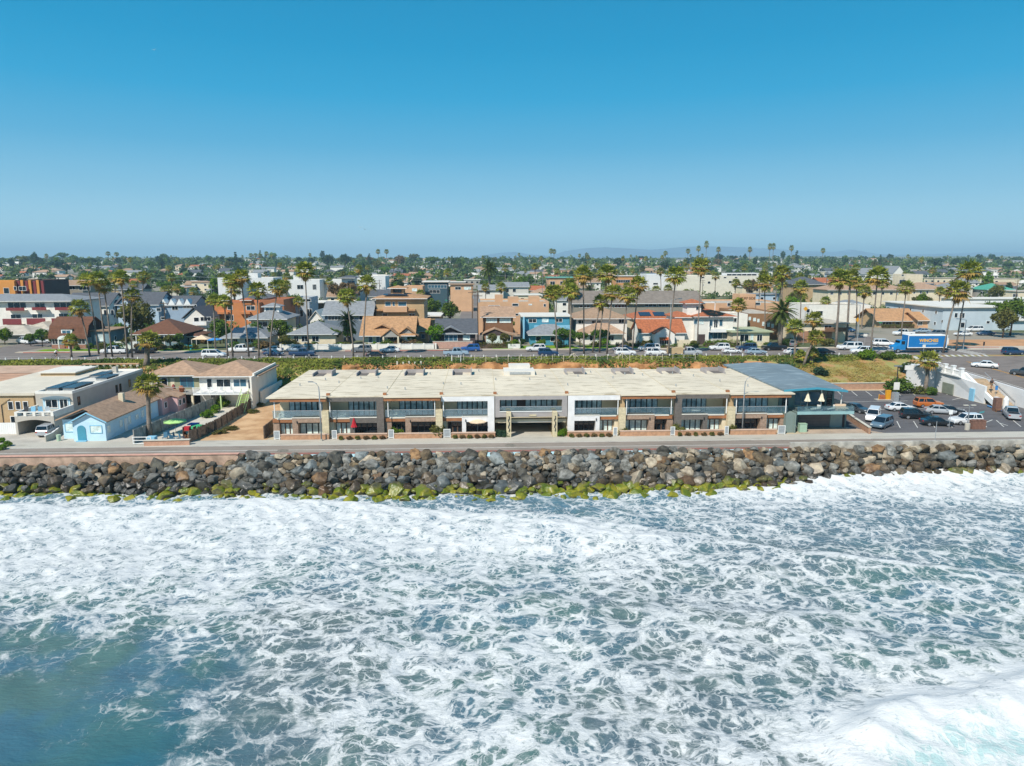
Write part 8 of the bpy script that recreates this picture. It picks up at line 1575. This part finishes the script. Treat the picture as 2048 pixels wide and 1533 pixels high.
# trees one can tell apart
KL = {'green':'green','dark':'dark green','olive':'olive-green','bright':'bright green','brownish':'brownish','teal':'blue-green'}; KN = {'round':'round','wide':'spreading','tall':'tall narrow','conifer':'conical'}
tn = 0; tries = 0
while tn < 282 and tries < 9000:
    tries += 1; y = 184+1300*q_.random()**2.5; half = y*.78+10; x = q_.uniform(-half, half)
    kind = q_.choices(['round','wide','tall','conifer'], [6,2,2,.6 if y > 400 else 0.1])[0]; s = q_.uniform(.45,.95) if y < 330 else q_.uniform(.7,1.35)
    if y > 800: s *= q_.uniform(1.25,1.9)
    if y < 232 and x > 55: continue
    r0 = 1.7*s*(1 if y < 330 else .2)
    u, v = UV(x, y, gz(0,y)+6)
    if not (-30 < u < 2080) or not free(x-r0, y-r0, 2*r0, 2*r0): continue
    lf = q_.choices(list(KL), [5,3.5,3,3.2,1,1])[0] if y < 700 else q_.choices(list(KL), [3,6,1.5,1,.8,3])[0]
    if kind == 'conifer': lf = 'dark'
    tree(kind, lf, x, y, gz(0,y)-.2, s, f'{KL[lf]} {KN[kind]} tree {where(x, y, gz(0,y))}', group='trees of the town behind'); tn += 1
gn = 0
while gn < 90:
    x = q_.uniform(-104, 92); y = q_.choice((q_.uniform(171.6, 174.5), q_.uniform(175, 200)))
    if -8.5 < x < 1.5 or (y > 174.6 and not free(x-.8, y-.8, 1.6, 1.6)) : continue
    u, v = UV(x, y, 10); m = next(t_ for a, t_ in MARK if u < a); lf = q_.choice(('green','bright','olive','olive','dark','brownish')); s = q_.uniform(.6, 1.3)
    tree('bush', lf, x, y, 9.0, s, f'{KL[lf]} garden shrub, {"small" if s < .95 else "large"}, in the yards near {m}', 'shrub', 'shrub', 'garden shrubs along the coast street', q_.uniform(.8,1.4)); gn += 1
# far fan palms
fp = thing('palm_tree', 'x', 'palm tree'); MB().tube([(0,0,-1),(0,0,9)],[.2,.14],6).build('trunk', BARK, fp); link('fronds', FAN[0], fp, (0,0,9)).scale = (1.15,)*3; link('dead_fronds', SKIRT[0], fp, (0,0,9)).scale = (.85,)*3
pn = 0
while pn < 120:
    y = 215+1150*q_.random()**1.5; half = y*.76; x = q_.uniform(-half, half); u, v = UV(x, y, gz(0,y)+9)
    if not (0 < u < 2048) or not free(x-.5, y-.5, 1, 1) or (u < 1000 and q_.random() < .4): continue
    o = dup(fp, (x,y,gz(0,y)), q_.uniform(0,6), 'fan palm '+where(x, y, gz(0,y)), 'palms of the town', (1,1,1)); s = q_.uniform(.8,1.5); o.scale = (s*.95, s*.95, s*(1 if y < 700 else 1.25)); pn += 1
for u, v in ((39,516),(216,508),(233,509),(502,511),(511,511),(520,511),(533,508),(544,512),(756,504),(773,504),(1102,503),(1108,504),(1331,507),(1376,503),(1397,498),(1413,490),(1437,500),(1540,494),(1547,494),(1583,497),(1500,500),(1646,502)):
    Y_ = 1150; x, z = AY(u, v, Y_); b = gz(0,Y_); o = dup(fp, (x,Y_,b), u, 'thin palm standing against the sky '+where(x, Y_, b), 'palms on the skyline'); k = (z-b)/9; o.scale = (2.0,2.0,k)
for c in list(fp.children): bpy.data.objects.remove(c)
bpy.data.objects.remove(fp)
for u, v, kd, lf, s, l in ((68,514,'tall','dark',2.4,'tall dark twin-topped tree on the left skyline'),(178,515,'wide','dark',2.0,'flat-topped dark pine on the left skyline'),(330,515,'round','green',2.0,'round green tree on the left skyline'),(655,508,'round','dark',2.5,'big dark tree on the skyline above the warehouse'),(690,508,'round','dark',2.6,'second big dark round tree on the skyline above the warehouse'),(738,506,'conifer','dark',1.9,'dark norfolk pine on the skyline'),(1437,503,'round','brownish',1.8,'bushy-topped tree on the skyline above the villa'),(1594,505,'conifer','dark',2.3,'tallest dark conifer right of the villa skyline'),(1762,508,'conifer','dark',1.8,'dark pointed conifer above the church'),(865,512,'wide','green',2.2,'wide green tree on the centre skyline'),(800,512,'round','brownish',2.4,'broad brownish tree on the skyline right of the warehouse')):
    Y_ = 1000; x, _ = AY(u, v, Y_); tree(kd, lf, x, Y_, gz(0,Y_)-1, s, l, group='landmark trees on the skyline')
# the rest of the greenery: one far mass
r = np.random.default_rng(77); Vs = []; k = 0
for _ in range(8600):
    y = 190+1900*r.random()**1.5; x = r.uniform(-y*.8-10, y*.8+10)
    if y < 236 and x > 80: continue
    if y < 700 and not free(x-1.6, y-1.6, 3.2, 3.2): continue
    big = y > 850; n = 44 if y < 500 else 26; R = (r.uniform(1.2,2.6) if y < 500 else r.uniform(2.2,4.2))*(.8 if y < 300 else 1)*(1.5 if big else 1.1); hh = R*r.uniform(.7,1.7)
    d = r.normal(size=(n,3)); d /= np.linalg.norm(d,axis=1)[:,None]; d[:,2] = np.abs(d[:,2])*1.0-.1
    c = d*[R,R,hh]*r.uniform(.6,1,(n,1))+[x,y,gz(0,y)+hh*.5]
    nn = d+r.normal(size=(n,3))*.5; nn /= np.linalg.norm(nn,axis=1)[:,None]; a = np.cross(nn, r.normal(size=(n,3))); a /= np.linalg.norm(a,axis=1)[:,None]; b = np.cross(nn,a); s = R*(.22 if y < 500 else .34)*r.uniform(.6,1.3,(n,1))
    Vs.append(np.stack([c-a*s,c+b*s*.7,c+a*s,c-b*s*.7],1).reshape(-1,3))
V = np.concatenate(Vs); tag(link('distant_greenery', npmesh('distant_greenery', V, np.arange(len(V)).reshape(-1,4), leafmat('distant_leaf', '#3a5030', '#71824a', 0, .25, .035), False)), 'mass of trees and gardens filling the town to the skyline', 'greenery', kind='stuff')
# roofs too many and small to tell apart
mb = MB(); rm_ = [WHITES, RF_GR, RF_BR, RF_WH, RF_TC]
for _ in range(420):
    y = q_.uniform(560, 2050); x = q_.uniform(-y*.78, y*.78); w_ = q_.uniform(9,20); d = q_.uniform(8,12); h = q_.choice((3.2,3.4,5.8)); z = gz(0,y)
    mb.mi = 0; mb.box(x,x+w_,y,y+d,z-1,z+h); mb.mi = q_.choices((1,2,3,4),(3,3,3,1))[0]; mb.xprism([(y-.5,z+h),(y+d/2,z+h+(1.8 if mb.mi != 3 else .3)),(y+d+.5,z+h)][::-1], x-.5, x+w_+.5)
tag(mb.build('distant_rooftops', rm_), 'countless tiny houses among the trees toward the skyline', 'rooftops', kind='stuff')
for u, v, m_, l in ((721,455,WHITE,'white gull gliding above the town'),(730,459,TRIM,'dark gull flying just below the white one'),(308,100,WHITE,'lone white gull high in the upper left sky')):
    x, z = AY(u, v, 150); o = MB().add([(-.28,0,0),(0,-.07,.04),(.25,0,0),(0,.07,.04),(0,0,-.07),(.02,-.35,.16),(.1,-.7,.05),(-.1,-.35,.14),(.02,.35,.16),(.1,.7,.05),(-.1,.35,.14)], [(0,1,4),(1,2,4),(2,3,4),(3,0,4),(0,3,2,1),(1,5,7),(5,6,7),(3,10,8),(8,10,9)]).build('gull', m_, None, loc=(x,150,z)); o.rotation_euler = (0,0,1.2); tag(o, l, 'gull')
# hills and mountains beyond
def ridge(name, prof, Y_, m, base=10, depth=2500):
    vs = []; fs = []
    for u, v in prof: x, z = AY(u, v, Y_); vs += [(x,Y_-depth*.8,base),(x,Y_-depth*.3,base+(z-base)*.6),(x,Y_,z),(x,Y_+depth,base)]
    for i in range(len(prof)-1): fs += [(i*4+j,(i+1)*4+j,(i+1)*4+j+1,i*4+j+1) for j in range(3)]
    mb = MB(); mb.add(vs, fs); struct(name, mb, m, True)
MTN = mat('haze_painted_mountain', '#5d728a', .95, .2, .002)  # blue of the distant haze painted into the base colour
pr = [(930,518),(960,512),(1000,506),(1030,504),(1060,509),(1100,512),(1130,503),(1170,497),(1210,495),(1250,497),(1300,500),(1340,497),(1370,494),(1420,493),(1480,495),(1520,497),(1560,499),(1610,503),(1680,504),(1695,500),(1707,500),(1730,507),(1800,510),(1880,508),(1960,505),(2048,506),(2150,512)]
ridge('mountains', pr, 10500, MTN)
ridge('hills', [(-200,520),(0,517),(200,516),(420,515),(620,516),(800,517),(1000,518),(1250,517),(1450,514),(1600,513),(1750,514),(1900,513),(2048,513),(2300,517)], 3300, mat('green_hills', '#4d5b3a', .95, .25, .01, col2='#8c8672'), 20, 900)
hz = MB().box(-12900,12900,-9600,14900,-9.0,260).build('haze', None)
HAZE_D = 0.00016
hm = bpy.data.materials.new('haze_air'); hm.use_nodes = True; t = hm.node_tree; t.nodes.clear()
pv = t.nodes.new('ShaderNodeVolumePrincipled'); pv.inputs['Color'].default_value = (.55,.84,1.0,1); pv.inputs['Density'].default_value = HAZE_D; pv.inputs['Anisotropy'].default_value = 0.0
oo = t.nodes.new('ShaderNodeOutputMaterial'); t.links.new(pv.outputs[0], oo.inputs['Volume']); hz.data.materials.clear(); hz.data.materials.append(hm); tag(hz, 'thin blue sea haze over the whole town and shore', 'haze', kind='stuff')
